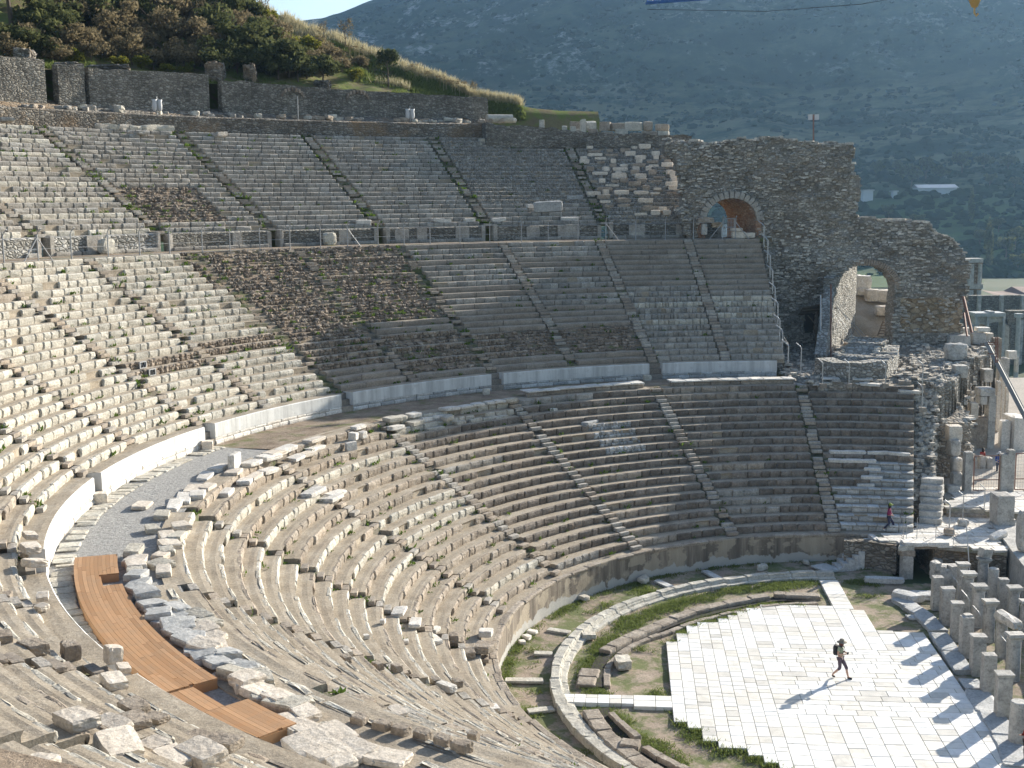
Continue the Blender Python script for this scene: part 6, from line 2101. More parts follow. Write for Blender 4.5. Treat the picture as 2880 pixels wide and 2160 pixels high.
sh = empty("long_shed", label="long low white shed with a grey roof on the far hillside", cat="shed")
D = 585; zb = max(mz(2590, D), mz(2690, D), mz(2640, D)) - .6
y0_ = 528; ztop_ = aty(2638, 528, CAM[1] + D)[2]; zb = min(zb, ztop_ - 3.6)
mb = MB(); a, b = far_box(mb, 2584, 2692, 528, D, zb - 2, 9); mb.build("wall", M["sheet_white"], sh)
mb = MB(); c = aty(2638, 528, CAM[1] + D)
mb.add(np.array([(a[0] - .6, CAM[1] + D - .8, c[2]), (b[0] + .6, CAM[1] + D - .8, c[2]), (b[0] + .6, CAM[1] + D + 5, c[2] + 1.6), (a[0] - .6, CAM[1] + D + 5, c[2] + 1.6), (a[0] - .6, CAM[1] + D + 10, c[2]), (b[0] + .6, CAM[1] + D + 10, c[2])]), [[0, 1, 2, 3], [3, 2, 5, 4]])
mb.build("roof", M["galvanised"], sh)
for i, (x0_, x1_, yt, lab) in enumerate([(2428, 2456, 537, "small pale hut at the ruin's right edge on the far hillside"), (2513, 2524, 540, "tiny white tank between the two far huts")]):
    r_ = empty("far_hut", label=lab, cat="hut"); mb = MB(); zb = mz((x0_ + x1_) / 2, 575) - 1; zb = min(zb, aty(2500, yt, CAM[1] + 575)[2] - 1.5); a, b = far_box(mb, x0_, x1_, yt, 575, zb, 4); mb.build("wall", M["sheet_white"], r_)
    mb = MB(); mb.box(((a[0] + b[0]) / 2, CAM[1] + 577, a[2]), (b[0] - a[0] + .8, 5, .6)); mb.build("roof", M["galvanised"], r_)
lib = empty("library_facade", label="tall two storey ruined facade of pale columns and niches behind the vaulted ruin's right edge", cat="ruin")
D = 235; y = CAM[1] + D
mb = MB(); a, b = far_box(mb, 2690, 2764, 733, D, -6, 1.6); mb.build("back_wall", M["ashlar_tan"], lib)
mb = MB()
far_box(mb, 2688, 2766, 728, D - 1.6, aty(2700, 738, y)[2], 3.0); far_box(mb, 2688, 2765, 800, D - 1.3, aty(2700, 812, y)[2], 2.2); mb.build("entablature", M["pillar_stone"], lib)
for x in (2716, 2727, 2735, 2757):
    a = aty(x, 742, y - 1.0); mb = MB(); mb.lathe([(.42, -5.5), (.42, aty(x, 815, y)[2])], (a[0], y - 1.0, 0), 10); mb.lathe([(.38, aty(x, 800, y)[2]), (.36, a[2])], (a[0], y - 1.0, 0), 10); mb.build("column", M["pillar_stone"], lib)
mb = MB(); far_box(mb, 2735, 2752, 746, D - .1, aty(2740, 790, y)[2], .12); mb.build("niche", M["ashlar_tan"], lib)
lw = empty("long_wall", label="long grey wall with buttresses below the tiled mound in the far right background", cat="wall")
D = 205; mb = MB(); far_box(mb, 2708, 2990, 832, D, -6, 1.5); mb.build("wall_face", M["rubble_grey"], lw)
for x in (2757, 2820, 2879):
    mb = MB(); far_box(mb, x - 4, x + 4, 831, D - .8, -6, .8); mb.build("buttress", M["pillar_stone"], lw)
tr = empty("tiled_roof", label="low reddish tiled roof rising behind the long grey wall", cat="roof")
D = 222; y = CAM[1] + D; mb = MB()
P = [aty(x, yy, y) for x, yy in ((2758, 815), (2790, 820), (2822, 818), (2845, 806), (2900, 806), (2990, 812))]
v = [(p[0], y, p[2]) for p in P] + [(p[0], y - 9, aty(2800, 836, y - 9)[2]) for p in P]
mb.add(v, [[i, i + 1, i + 7, i + 6] for i in range(5)]); plain("dull_tile", (.24, .165, .135), .9, var=.4); mb.build("tiles", M["dull_tile"], tr)
ga_ = empty("arched_gate", label="pale triple bayed arched gate with a flat entablature in the right background", cat="gate")
D = 172; y = CAM[1] + D
zt = aty(2790, 890, y)[2]
def arch_panel(mb, x0_, x1_, cx_, hw, zs, zc, zt, y0, th, zb=-5.5):
    X0, X1, CX = aty(x0_, 900, y0)[0], aty(x1_, 900, y0)[0], aty(cx_, 900, y0)[0]
    n = 14
    arc = [(CX - hw, zb)] + [(CX - hw * math.cos(math.pi * k / n), zs + (zc - zs) * math.sin(math.pi * k / n)) for k in range(n + 1)] + [(CX + hw, zb)]
    out = [(X0, zb)] + [(X0 + (X1 - X0) * k / n, zt) for k in range(n + 1)] + [(X1, zb)]
    P = np.array([[(o_[0], y0, o_[1]), (i_[0], y0, i_[1]), (i_[0], y0 + th, i_[1]), (o_[0], y0 + th, o_[1])] for o_, i_ in zip(out, arc)])
    mb.grid(P[:, [0, 3, 2, 1]].transpose(1, 0, 2), 0, closed=True)
mb = MB()
arch_panel(mb, 2746, 2779, 2757, 1.0, aty(2757, 925, y)[2], aty(2757, 911, y)[2], zt, y, 2.2)
arch_panel(mb, 2779, 2828, 2805, 1.75, aty(2805, 925, y)[2], aty(2805, 906, y)[2], zt, y, 2.2)
mb.build("arch_wall", M["pillar_stone"], ga_)
mb = MB(); far_box(mb, 2743, 2829, 881, D - .5, zt, 3); far_box(mb, 2784, 2798, 876, D - .3, zt + .4, 2); mb.build("entablature", M["marble_grey"], ga_)
for x in (2748, 2780, 2825):
    mb = MB(); far_box(mb, x - 3.2, x + 3.2, 892, D - .5, -5.5, .5); mb.build("pilaster", M["marble_grey"], ga_)
ag2 = empty("arched_gate", label="second grey arch cut by the right edge of the view behind a lone column", cat="gate")
mb = MB(); arch_panel(mb, 2840, 2905, 2876, 1.6, aty(2876, 925, y)[2], aty(2876, 905, y)[2], aty(2876, 880, y)[2], y + 3, 2); mb.build("arch_wall", M["rubble_grey"], ag2)
fc = empty("far_column", label="lone slim column with a small capital before the second grey arch", cat="column")
a = aty(2865, 893, y - 2); mb = MB(); mb.lathe([(.34, -5.5), (.3, a[2])], (a[0], y - 2, 0), 12); mb.build("shaft", M["marble_grey"], fc); mb = MB(); mb.box((a[0], y - 2, a[2]), (.95, .95, .55)); mb.build("capital", M["marble_grey"], fc)
for i, (x, yb, h_, lab) in enumerate([(2779, 765, 15.5, "slender tall cypress standing clear of the far facade"), (2725, 728, 12.5, "slender cypress rising just behind the vaulted ruin's edge")]):
    D = 440 if i == 0 else 520; zb = mz(x, D) if D > 405 else -5
    p = aty(x, yb, CAM[1] + D)
    plant("cypress_tree", "cypress", i, (p[0], p[1], zb - .5), 1.05, lab, "tree", "far cypresses")
far_trees = [(2835, 455, .9), (2860, 470, 1.0), (2810, 500, .8), (2760, 480, .9), (2870, 430, .8), (2560, 610, 1.5), (2600, 640, 1.6), (2640, 630, 1.2), (2520, 640, 1.3), (2700, 660, 1.4), (2760, 690, 1.3), (2830, 650, 1.2), (2460, 660, 1.2), (2780, 610, .9), (2850, 585, .8), (2580, 520, .8), (2500, 540, .9)]
for rank, (x, D, s_) in enumerate(sorted(far_trees)):
    p = aty(x, 600, CAM[1] + D)
    plant("far_tree", "round", rank % 3, (p[0], p[1], mz(x, D) - .5), s_, f"{nth(rank)} round dark tree of the far hillside, counted from the left", "tree", "round dark trees of the far hillside")

# ------------------------------------------------------------------ crane overhead
jb = empty("crane_jib", label="blue lattice tip of a crane jib hanging into the top of the view", cat="crane")
A = aty(1818, 8, 26.0); B = aty(1995, -5, 22.0); dv2 = (B - A) / np.linalg.norm(B - A); B = A + dv2 * 26
mb = MB()
off = [(0, -.3, 0), (0, .3, 0), (0, 0, .55)]
for o_ in off: mb.tube([A + o_, B + o_], .055, 4)
n = 40
for i in range(n):
    p, q = A + (B - A) * i / n, A + (B - A) * (i + 1) / n
    mb.tube([p + off[0], q + off[1]], .03, 4); mb.tube([p + off[0], (p + q) / 2 + off[2]], .03, 4); mb.tube([(p + q) / 2 + off[2], q + off[1]], .03, 4)
mb.build("lattice", M["blue_paint"], jb)
hk = empty("crane_hook", label="ochre crane hook block hanging at the top right of the view", cat="crane hook")
p = aty(2742, -6, 12.0)
mb = MB(); mb.lathe([(0, -.5), (.16, -.45), (.3, -.1), (.36, .35), (.32, .9), (0, 1.0)], tuple(p), 12); mb.build("hook_block", M["ochre_paint"], hk, True)
mb = MB(); mb.tube([p + (0, 0, -.45), p + (0, 0, -.75), p + (.12, 0, -.9), p + (.2, 0, -.78)], .05, 6); mb.build("hook", M["ochre_paint"], hk)
mb = MB(); mb.tube([p + (.1, 0, .9), p + (.1, 0, 14)], .02, 4); mb.tube([p + (-.1, 0, .9), p + (-.1, 0, 14)], .02, 4); mb.build("cable", M["galvanised"], hk)
wr = MB(); wr.tube([aty(1820, 26, 40), aty(2150, 32, 36), aty(2420, 12, 32), aty(2600, -20, 30)], .022, 4); tag(wr.build("overhead_cable", M["black_cloth"]), "thin dark cable sagging across the mountain at the top of the view", "cable")
# ------------------------------------------------------------------ boardwalk
plain("fence_steel", (.34, .34, .34), .6, 0)
t = NT("deck_wood")
r = t.geo.outputs["Random Per Island"]
col = t.ramp(r, [(0., (.31, .165, .075)), (.5, (.38, .21, .10)), (1., (.45, .26, .135))])
g = t.noise(2.2, 6, .7)
col = t.mix(t.math("MULTIPLY", t.ramp(g, [(.42, 0.), (.68, 1.)]), .6), col, (.30, .20, .12))
t.bsdf(col, .6, t.bump(t.noise(14, 4), .15, .01), .35)
M["deck_wood"] = t.m


def deck(name, a0, a1, r0, r1, zt, lab, ns, th=.16, seed=0, notch=None):
    root = empty(name, (0, 0, 0), lab, "boardwalk", "sections of the wooden boardwalk")
    mb = MB(); rg = random.Random(seed)
    for i in range(ns):
        ra, rb = r0 + (r1 - r0) * i / ns + .003, r0 + (r1 - r0) * (i + 1) / ns - .003
        s = a0 + rg.uniform(-2.4, 0)
        while s < a1:
            e = s + rg.uniform(4.2, 5.2)
            A0, A1 = max(s, a0), min(e, a1)
            if notch and ra < notch[2]:
                segs_ = [(A0, min(A1, notch[0])), (max(A0, notch[1]), A1)]
            else: segs_ = [(A0, A1)]
            for (b0, b1) in segs_:
                if b1 - b0 < .2: continue
                n = max(2, int((b1 - b0) / .8) + 1)
                aa = np.radians(np.linspace(b0 + .012, b1 - .012, n))
                prof = [(ra, zt - .045), (ra, zt), (rb, zt), (rb, zt - .045)]
                P = np.stack([np.stack([np.full(n, R) * np.cos(aa), R * np.sin(aa), np.full(n, z + rg.uniform(-.002, .002))], 1) for R, z in prof], 1)
                mb.grid(P[:, ::-1]); mb.add(P[0], [[0, 1, 2, 3]]); mb.add(P[-1], [[3, 2, 1, 0]])
            s = e
    mb.build("planks", M["deck_wood"], root)
    mb = MB()
    spans = [(a0, a1, r0)] if not notch else [(a0, notch[0], r0), (notch[0], notch[1], notch[2]), (notch[1], a1, r0)]
    for (b0, b1, rr0) in spans:
        n = max(3, int((b1 - b0) / 1) + 1); aa = np.radians(np.linspace(b0, b1, n))
        prof = [(rr0 + .01, zt - th), (rr0 + .01, zt - .046), (r1 - .01, zt - .046), (r1 - .01, zt - th)]
        P = np.stack([np.stack([R * np.cos(aa), R * np.sin(aa), np.full(n, z)], 1) for R, z in prof], 1)
        mb.grid(P[:, ::-1]); mb.add(P[0], [[0, 1, 2, 3]]); mb.add(P[-1], [[3, 2, 1, 0]])
    mb.build("fascia", M["deck_wood"], root)


deck("boardwalk", 196.6, 219.7, 34.25, 35.72, ZD1 + .30, "longest section of curved orange boardwalk with a notch near its upper end", 11, .42, 1, (200.8, 203.0, 34.85))
deck("boardwalk", 219.8, 222.6, 34.98, 35.72, ZD1 + .27, "narrow link of boardwalk beside the tan wall edge, between the two wide ends", 5, .4, 2)
deck("boardwalk", 222.7, 226.3, 34.35, 35.72, ZD1 + .30, "short lower section of orange boardwalk ending in a square step", 10, .42, 3)

# ------------------------------------------------------------------ slabs and blocks lying about


def tier_at(px, py, T, dz=0.):
    """where the line of sight of a pixel first meets a tier's sloping seats or the walkway behind them"""
    d = ray(px, py); n = T["n"]
    dd = (T["r1"] - T["r0"]) / n; h = (T["z1"] - T["z0"]) / n
    t_ = np.arange(.003, .045, .000006)
    q = CAM[None] + d[None] * t_[:, None]
    R = np.hypot(q[:, 0], q[:, 1])
    zs = T["z0"] + np.clip((R - T["r0"]) / (T["r1"] - T["r0"]), 0, 1) * (T["z1"] - T["z0"]) + h * .4
    if T is LOW: zs = np.where(R > T["r1"], ZD1, zs)
    i = int(np.argmax(q[:, 2] < zs))
    R_, a = R[i], math.atan2(q[i, 1], q[i, 0])
    if T is LOW and R_ > T["r1"]: return R_, a, ZD1
    k = min(n - 1, max(0, int((R_ - T["r0"]) / dd)))
    return R_, a, T["z0"] + h * (k + 1) - .03


def lay(name, px, py, T, d, mat, lab, seed, group=None, rz=None, tilt=.10, rough=.022, cat="stone slab", lift=0, zoff=None):
    R, a, z = tier_at(px, py, T)
    if name == "tumbled_slab" and a % 6.2832 > RAD(196): R = min(R, 33.7)
    me = rock_mesh(name, d, seed, M[mat], rough, 5, .07, .07)
    o = link(name, me, None, (R * math.cos(a), R * math.sin(a), (z if zoff is None else zoff) + lift), (rnd.uniform(-tilt, tilt), rnd.uniform(-tilt, tilt), a + (rnd.uniform(-.5, .5) if rz is None else rz)))
    return tag(o, lab, cat, group)


C7 = lambda x, y: (x * .434, 1440 + y * .434)
C4 = lambda x, y: (x * .434, 720 + y * .434)
C5 = lambda x, y: (960 + x * .434, 720 + y * .434)
grpA = "tumbled slabs beside the boardwalk"
PA = [(855, 300), (885, 342), (880, 375), (865, 407), (878, 458), (850, 505), (920, 540), (855, 570), (950, 580), (950, 645), (940, 725), (1025, 712), (1030, 760), (1145, 660), (1140, 700), (1190, 752), (1025, 805), (1085, 838), (1205, 790), (1225, 830), (1130, 890), (1265, 865), (1215, 938), (1330, 925), (1255, 990), (1420, 1020), (1560, 1040), (1325, 1050), (1390, 1108), (1505, 1100), (1470, 1172), (1600, 1150), (1700, 1110), (1340, 1222), (1580, 1245), (1690, 1215), (1805, 1240), (1710, 1282), (1745, 1330), (1850, 1392), (1325, 800), (1370, 845), (1415, 905), (1440, 955), (1345, 752), (1290, 690), (1310, 722)]
dark = lambda x, y: 440 < y < 1070 and x < 1640 and not (x > 1280 and y < 930)  # slabs where an unbuilt shadow falls: its shade is put into grey stone
order = sorted(range(len(PA)), key=lambda i: PA[i][1] + PA[i][0] * .35)
for rank, i in enumerate(order):
    x, y = PA[i]
    big = y > 1050
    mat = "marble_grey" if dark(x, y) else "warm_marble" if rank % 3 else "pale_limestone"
    d = (rnd.uniform(.5, .8), rnd.uniform(.75, 1.15), rnd.uniform(.18, .3))
    tone = "grey" if mat == "marble_grey" else "buff" if mat == "warm_marble" else "pale"
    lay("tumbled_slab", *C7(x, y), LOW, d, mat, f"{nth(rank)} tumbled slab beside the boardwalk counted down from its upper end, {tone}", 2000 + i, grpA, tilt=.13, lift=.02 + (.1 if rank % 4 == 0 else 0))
# tan worn strip between the last rows and the boardwalk
mb = MB()
strip(mb, RAD(203), RAD(250), [(32.5, ZD1 + .06), (33.1, ZD1 + .07), (33.7, ZD1 + .07), (34.22, ZD1 + .06), (34.24, ZD1 - .02)], .35, .05, 0, 77, .04)
for R_ in (32.62, 33.45): blocks(mb, R_, ZD1 - .05, ZD1 + .10, RAD(204), RAD(250), .2, .6, 1.5, .04, .35, 1, RNG, .05)
tag(mb.build("worn_strip", [M["tread_earth"], M["pale_limestone"]]), kind="structure")
for i, (x, y) in enumerate([(1985, 1455), (2085, 1525), (2160, 1600), (1885, 1420), (2190, 1480), (2060, 1600), (1960, 1560), (2190, 1640)]):
    lay("cream_slab", *C7(x, y), LOW, (.62, 1.15, .26), "warm_marble", f"{nth(i)} cream slab of the pile below the lower boardwalk section", 2150 + i, "cream slabs below the lower boardwalk section", rz=rnd.uniform(-.25, .25), tilt=.08)
# upright stone post and stones at the boardwalk's upper end
PB = [(1080, 245), (1095, 213), (1060, 300), (1040, 362), (1062, 405), (1150, 190), (1170, 122), (1085, 155), (1050, 40), (985, 130)]
for i, (x, y) in enumerate(sorted(PB, key=lambda p: p[1])):
    lay("pale_slab", *C7(x, y), LOW, (rnd.uniform(.5, .8), rnd.uniform(.8, 1.2), .24), "warm_marble" if i % 2 else "pale_limestone", f"{nth(i)} slab down the weedy joint right of the boardwalk's upper end", 2100 + i, "slabs down the weedy joint", tilt=.08)
PC = [C4(*p) for p in [(920, 1630), (1130, 1635), (1190, 1590), (1280, 1555), (1250, 1525), (1345, 1500), (1445, 1528), (1515, 1412), (1630, 1372), (1590, 1472), (1650, 1450), (1740, 1425), (1850, 1282), (1780, 1310), (1740, 1342), (1920, 1330), (1990, 1310), (2040, 1220), (2030, 1555), (2150, 1592), (2170, 1550), (2020, 1242), (1420, 1392), (1330, 1440)]]
PC = sorted(PC)
for i, (x, y) in enumerate(PC):
    lay("white_slab", x, y, LOW, (rnd.uniform(.5, .85), rnd.uniform(.9, 1.6), rnd.uniform(.16, .26)), "white_marble" if i % 3 else "warm_marble", f"{nth(i)} loose slab along the top rows below the gravel walkway, counted from the left", 2200 + i, "loose slabs below the gravel walkway", rz=rnd.uniform(-.2, .2), tilt=.06)
o = lay("wedge_block", *C4(1520, 1362), LOW, (.35, 1.1, .8), "white_marble", "tall white wedge block standing at the end of the gravel walkway's edge", 2290, None, rz=.1, cat="stone block", tilt=.02)
PD = sorted([C5(*p) for p in [(330, 1090), (380, 1075), (465, 1058), (545, 1055), (620, 1040), (700, 1018), (800, 1000), (880, 985), (970, 972), (1040, 965), (1090, 965), (350, 1140), (480, 1100), (590, 1108), (690, 1082), (760, 1075), (860, 1055), (950, 1042), (1020, 1032)]])
for i, (x, y) in enumerate(PD):
    lay("edge_slab", x, y, LOW, (rnd.uniform(.5, .8), rnd.uniform(.8, 1.4), rnd.uniform(.15, .26)), "white_marble" if i % 2 else "pale_limestone", f"{nth(i)} slab of the double white line in mid view, from the left", 2300 + i, "double line of white slabs on the top rows", rz=rnd.uniform(-.15, .15), tilt=.06)
for i, (x, y, d, lab) in enumerate([(110, 1138, (.5, 1.1, .2), "lone white slab on a lower row left of the double white line"), (80, 1210, (.45, .5, .45), "small white rock left of its rounder twin on a tan row"), (140, 1200, (.4, .45, .4), "small rounder white rock on a tan row"), (65, 1262, (.3, .7, .5), "pale block set in the riser below the two small white rocks"),
                                    (1610, 1075, (.6, 1.3, .2), "flat grey slab lying on a row beside the broken grey patch"), (1375, 992, (.3, .4, .2), "tiny white stone at the weedy stair in mid view"), (150, 395, (.3, .5, .6), "white patch stone set in a riser of the sunlit lower rows")]):
    lay("row_stone", *C5(x, y), LOW, d, "white_marble" if i != 4 else "marble_grey", lab, 2400 + i, None, tilt=.05, cat="stone")
# straight white slab course on the edge of the first walkway
for (b0, b1, lab, i) in ((87.5, 103.0, "straight course of white edge slabs behind the top row, right of the weedy stair", 0), (106.5, 122.2, "straight course of bright white edge slabs ending at the gravel, left of the weedy stair", 1), (73.5, 86.0, "ragged course of pale edge slabs under the bent fence posts", 2)):
    root = empty("edge_course", label=lab, cat="stone course", group="white slab courses on the walkway edge")
    mb = MB(); blocks(mb, 32.62, ZD1 - .05, ZD1 + .32, RAD(b0), RAD(b1), .5, .8, 1.6, .02, .0 if i < 2 else .3, 0, RNG, .05); mb.build("kerb_stone", M["tan_conglomerate"], root)
    mb = MB(); blocks(mb, 32.5, ZD1 + .325, ZD1 + .43, RAD(b0), RAD(b1), .95, .8, 1.5, .02, .02 if i < 2 else .45, 0, RNG, .04); mb.build("edge_slab", M["white_marble"], root)
# stones along the foot of the white walls
for i, (x, y, lab) in enumerate([(654, 1605, "pale block at the end of the brightest white wall"), (1345, 1258, "small pale block in the gap between the two brightest walls")]):
    p = at(*C4(x, y), ZD1)
    tag(link("foot_block", rock_mesh("foot_block", (.6, .5, .5), 2450 + i, M["warm_marble"], .03), None, tuple(p), (0, 0, .4)), lab, "stone block")
for i, (x, y, lab) in enumerate([(940, 900, "tiny white block at the gap below the mossy terraces"), (1980, 808, "tiny grey block at the foot of the steep stair slot")]):
    p = at(*C5(x, y), ZD1)
    tag(link("foot_block", rock_mesh("foot_block", (.5, .4, .42), 2460 + i, M["pale_limestone"], .03), None, tuple(p), (0, 0, .4)), lab, "stone block")
mb = MB(); blocks(mb, 35.75, ZD1 - .02, ZD1 + .07, RAD(161), RAD(222), .75, .35, .8, .03, .12, 0, RNG, .05)
tag(mb.build("flagstone_path", M["pale_limestone"]), kind="structure")
# near blocks at the lower left
PN = [(280, 595, .9, "white tipped block above its twin on the tan ledge"), (278, 662, .8, "white tipped block below its twin on the tan ledge"), (455, 955, 1.0, "dark hollow block on the worn rows left of the boardwalk"), (735, 1015, 1.0, "square upright stub block at the boardwalk's edge"), (800, 1062, .8, "flat pale stone at the foot of the square stub block"),
      (738, 1142, 1.3, "clean pinkish slab lying below the square stub block"), (500, 1428, 1.5, "large tipped marble block with a rough white end"), (725, 1425, 1.5, "large rounded pink slab behind the tipped marble block"), (765, 1552, 2.0, "largest pale slab among the tipped marble blocks"), (1010, 1552, 1.2, "tilted slab right of the largest pale slab"),
      (1120, 1622, 1.4, "pale slab at the bottom edge below the tilted slab"), (1310, 1650, 1.6, "broad pink slab cut by the bottom edge"), (1450, 1572, 1.3, "grey speckled slab near the bottom edge beside the tan wall edge"), (200, 285, 1.5, "broad broken slab at the end of the glaring white wall"), (225, 385, 1.5, "pointed slab overhanging below the broken one"), (195, 195, 1.1, "rectangular pale block at the glaring white wall's end"),
      (40, 545, .8, "dark squared block at the left edge of the worn rows"), (30, 835, .9, "dark riser block at the far left edge"), (220, 905, 1.3, "long dark riser block on the worn rows"), (420, 1345, .6, "small upright pale splinter above the tipped marble block"), (880, 1395, 1.2, "dark ended slab right of the pink slab"), (1300, 1490, 1.3, "dark ended slab near the lower boardwalk section"), (600, 1335, .8, "grey lump on the worn rows above the pink slab"), (275, 1650, .9, "white corner of a slab at the bottom left edge"), (870, 1310, 1.3, "long grey worn slab in the rows left of the boardwalk's lower half"), (1010, 1380, .9, "small grey slab beside the long grey worn one")]
for i, (x, y, s_, lab) in enumerate(PN):
    dk = "dark" in lab or "grey" in lab
    lay("tipped_block", *C7(x, y), MIDN, (s_ * .38, s_ * .56, s_ * (.42 if i in (2, 3) else .24 if i in (16, 17, 18) else .17)), "tan_conglomerate" if dk else "warm_marble", lab, 2500 + i, None, rz=rnd.uniform(-.3, .3), tilt=.14 if not dk else .05, cat="stone block", lift=.02)
C8 = lambda x, y: (960 + x * .434, 1440 + y * .434)
PE = [(680, 1172, (.5, 1.3, .45), "rounded fallen column piece on the near lower rows"), (935, 838, (.9, 1.0, .5), "pair of stacked white slabs on the podium coping"), (925, 940, (1.1, 1.3, .6), "big tan block under the stacked white slabs"), (830, 930, (.7, .9, .5), "grey block left of the big tan block by the podium"), (375, 690, (.8, 1.3, .25), "broad white slab over a small gap on the lower rows"), (480, 765, (.7, 1.5, .3), "long bright slab in the tumbled stair above the podium"),
      (600, 822, (.7, 1.4, .3), "bright slab lower in the tumbled stair above the podium"), (610, 765, (.4, .8, .3), "thin pointed white slab in the tumbled stair"), (730, 840, (.6, .9, .6), "dark rough block at the foot of the tumbled stair"), (270, 755, (.3, .4, .3), "small white cube on a tread left of the broad white slab"), (160, 825, (.3, .4, .25), "small white cube on a tread farther left of the broad white slab"),
      (420, 840, (.3, .4, .25), "small white cube below the broad white slab"), (985, 1290, (.6, .9, .35), "white stone in the rubble band of the near rows"), (870, 1195, (.4, .5, .4), "small dark stone end on the near lower rows"), (50, 1570, (1.2, 2.0, .35), "large cream slab at the bottom edge, left of two others"), (165, 1592, (1.0, 1.6, .3), "cream slab at the bottom edge, middle of three"), (290, 1625, (1.0, 1.6, .3), "cream slab at the bottom edge, right of two others"), (365, 1345, (.5, .9, .2), "pinkish flat slab on the near rows"), (860, 1530, (.3, .4, .35), "dark block end above the bottom edge")]
for i, (x, y, d, lab) in enumerate(PE):
    lay("fallen_block", *C8(x, y), LOW, (d[0] * .7, d[1] * .7, d[2] * .6), "tan_conglomerate" if ("dark" in lab or "tan" in lab) else "warm_marble" if i > 13 else "white_marble", lab, 2600 + i, None, rz=rnd.uniform(-.4, .4), tilt=.08, cat="stone block", lift=.03)
# dark block ends that mark the stairs in the foreground
for (pts, lab) in (([(30, 975), (240, 1025), (360, 1055), (470, 1075), (610, 1115), (750, 1155)], "upper"), ([(120, 1385), (270, 1425), (390, 1455), (525, 1485), (660, 1515), (780, 1545)], "lower")):
    for i, (x, y) in enumerate(pts):
        lay("row_end", *C8(x, y), LOW, (.3, .42, .27), "tan_conglomerate", f"{nth(i)} dark row end of the {lab} line in the foreground, from the left", 2700 + i * 3 + len(lab), "dark row ends in the foreground", rz=.1, tilt=.04, cat="stone block")
# white slabs on the rows right of the platform stairs
C6 = lambda x, y: (1920 + x * .434, 720 + y * .434)
for i, (x, y) in enumerate([(1000, 1283), (1110, 1283), (1265, 1285), (1400, 1297), (1005, 1345), (1105, 1345), (1205, 1345), (1230, 1393), (1225, 1448), (1185, 1478), (1210, 858), (1465, 870), (985, 850)]):
    lay("laid_slab", *C6(x, y), LOW, (.5, rnd.uniform(.9, 1.5), .2), "white_marble" if i < 12 else "pale_limestone", ["{} white slab of the upper line laid above the marble rows, from the left".format(nth(i)), "{} white slab of the lower line laid above the marble rows, from the left".format(nth(max(0, i - 4))), "{} small stray slab stepping down to the marble rows".format(nth(max(0, i - 7))), "{} pale slab lying on the top row under the bent posts, from the left".format(nth(max(0, [0, 1, 2, 0][max(0, i - 10)] if i < 12 else 0)))][0 if i < 4 else 1 if i < 7 else 2 if i < 10 else 3] if i < 12 else "small heap stone at the left end of the top row under the bent posts",
        2800 + i, "white slabs laid on the rows above the marble ones" if i < 10 else None, rz=0, tilt=.04)
# blocks stuck on the ruined upper wedge
rg = np.random.default_rng(12)
cnt = 0
for k in range(1, 21):
    r0, z0, d, h = tier_rz(UPP, k)
    a = 92.9
    j = 0
    row = []
    while a < 100.2:
        w_ = rg.uniform(.5, 1.45)
        row.append((a, w_)); a += math.degrees((w_ + rg.uniform(.12, .9)) / r0)
    row = row[::-1]
    for j, (a, w_) in enumerate(row):
        if rg.random() < (.15 if k > 5 else .4): continue
        hh = rg.uniform(.2, .46) * (1.6 if rg.random() < .07 else 1)
        aa = RAD(a) + w_ / 2 / r0
        me = rock_mesh("tan_block", (.42, w_, hh), 3000 + cnt, M["warm_marble" if rg.random() < .6 else "tan_conglomerate"], .025, 3, .08, .05)
        o = link("tan_block", me, None, tuple(pol(r0 + .22, aa, z0 + h - .03)), (0, 0, aa + rg.uniform(-.08, .08)))
        tag(o, f"{nth(j)} block from the left on the {nth(20 - k)} course down the block strewn upper wedge", "stone block", "loose blocks on the ruined upper wedge"); cnt += 1
# fallen stones on the next wedge and along the top rows
PF = [(1000, 905, 1), (1000, 925, 0), (960, 925, 0), (1040, 925, 0), (1085, 925, 0), (1120, 925, 0), (1170, 930, 0), (1230, 932, 0), (1090, 880, 0), (1230, 880, 1)]
C2 = lambda x, y: (960 + x * .434, y * .434)
for i, (x, y) in enumerate([(925, 922), (970, 922), (1005, 922), (1042, 924), (1082, 924), (1120, 924), (1170, 928), (1232, 930)]):
    x_, y_ = C2(x, y); R, a, z = tier_at(x_, y_, UPP)
    tag(link("line_block", rock_mesh("line_block", (.5, 1.0, .8), 3300 + i, M["pale_limestone"], .03, 3, .06), None, tuple(pol(68.2, a, 26.9)), (0, 0, a)), f"{nth(i)} pale block of the short line above the fine rubble courses, from the left", "stone block", "short line of pale blocks")
for i, (x, y, w_, lab) in enumerate([(1340, 1385, 2.6, "big loose grey slab lying over the lower rows of the fine rubble wedge"), (1480, 1420, 1.6, "tilted white slab heap under the fine rubble wedge"), (1230, 1355, .8, "small pale stone left of the big loose slab"), (1515, 1283, 1.5, "long block above the big loose slab"), (830, 1437, .9, "rounded white stone above the panel wall"), (1020, 1443, 1.2, "carved white fragment above the panel wall's door slab"), (650, 1445, 1.6, "flat pale slab on the lowest row above the panel wall"), (145, 1457, 1.3, "leaning pale slab at the foot of the weedy stair")]):
    lay("fallen_slab", *C2(x, y), UPP, (.4, w_, .3 if i else .9), "marble_grey" if i in (0, 3) else "white_marble", lab, 3400 + i, None, rz=rnd.uniform(-.15, .15), tilt=.12, cat="stone slab")
C1 = lambda x, y: (x * .434, y * .434)
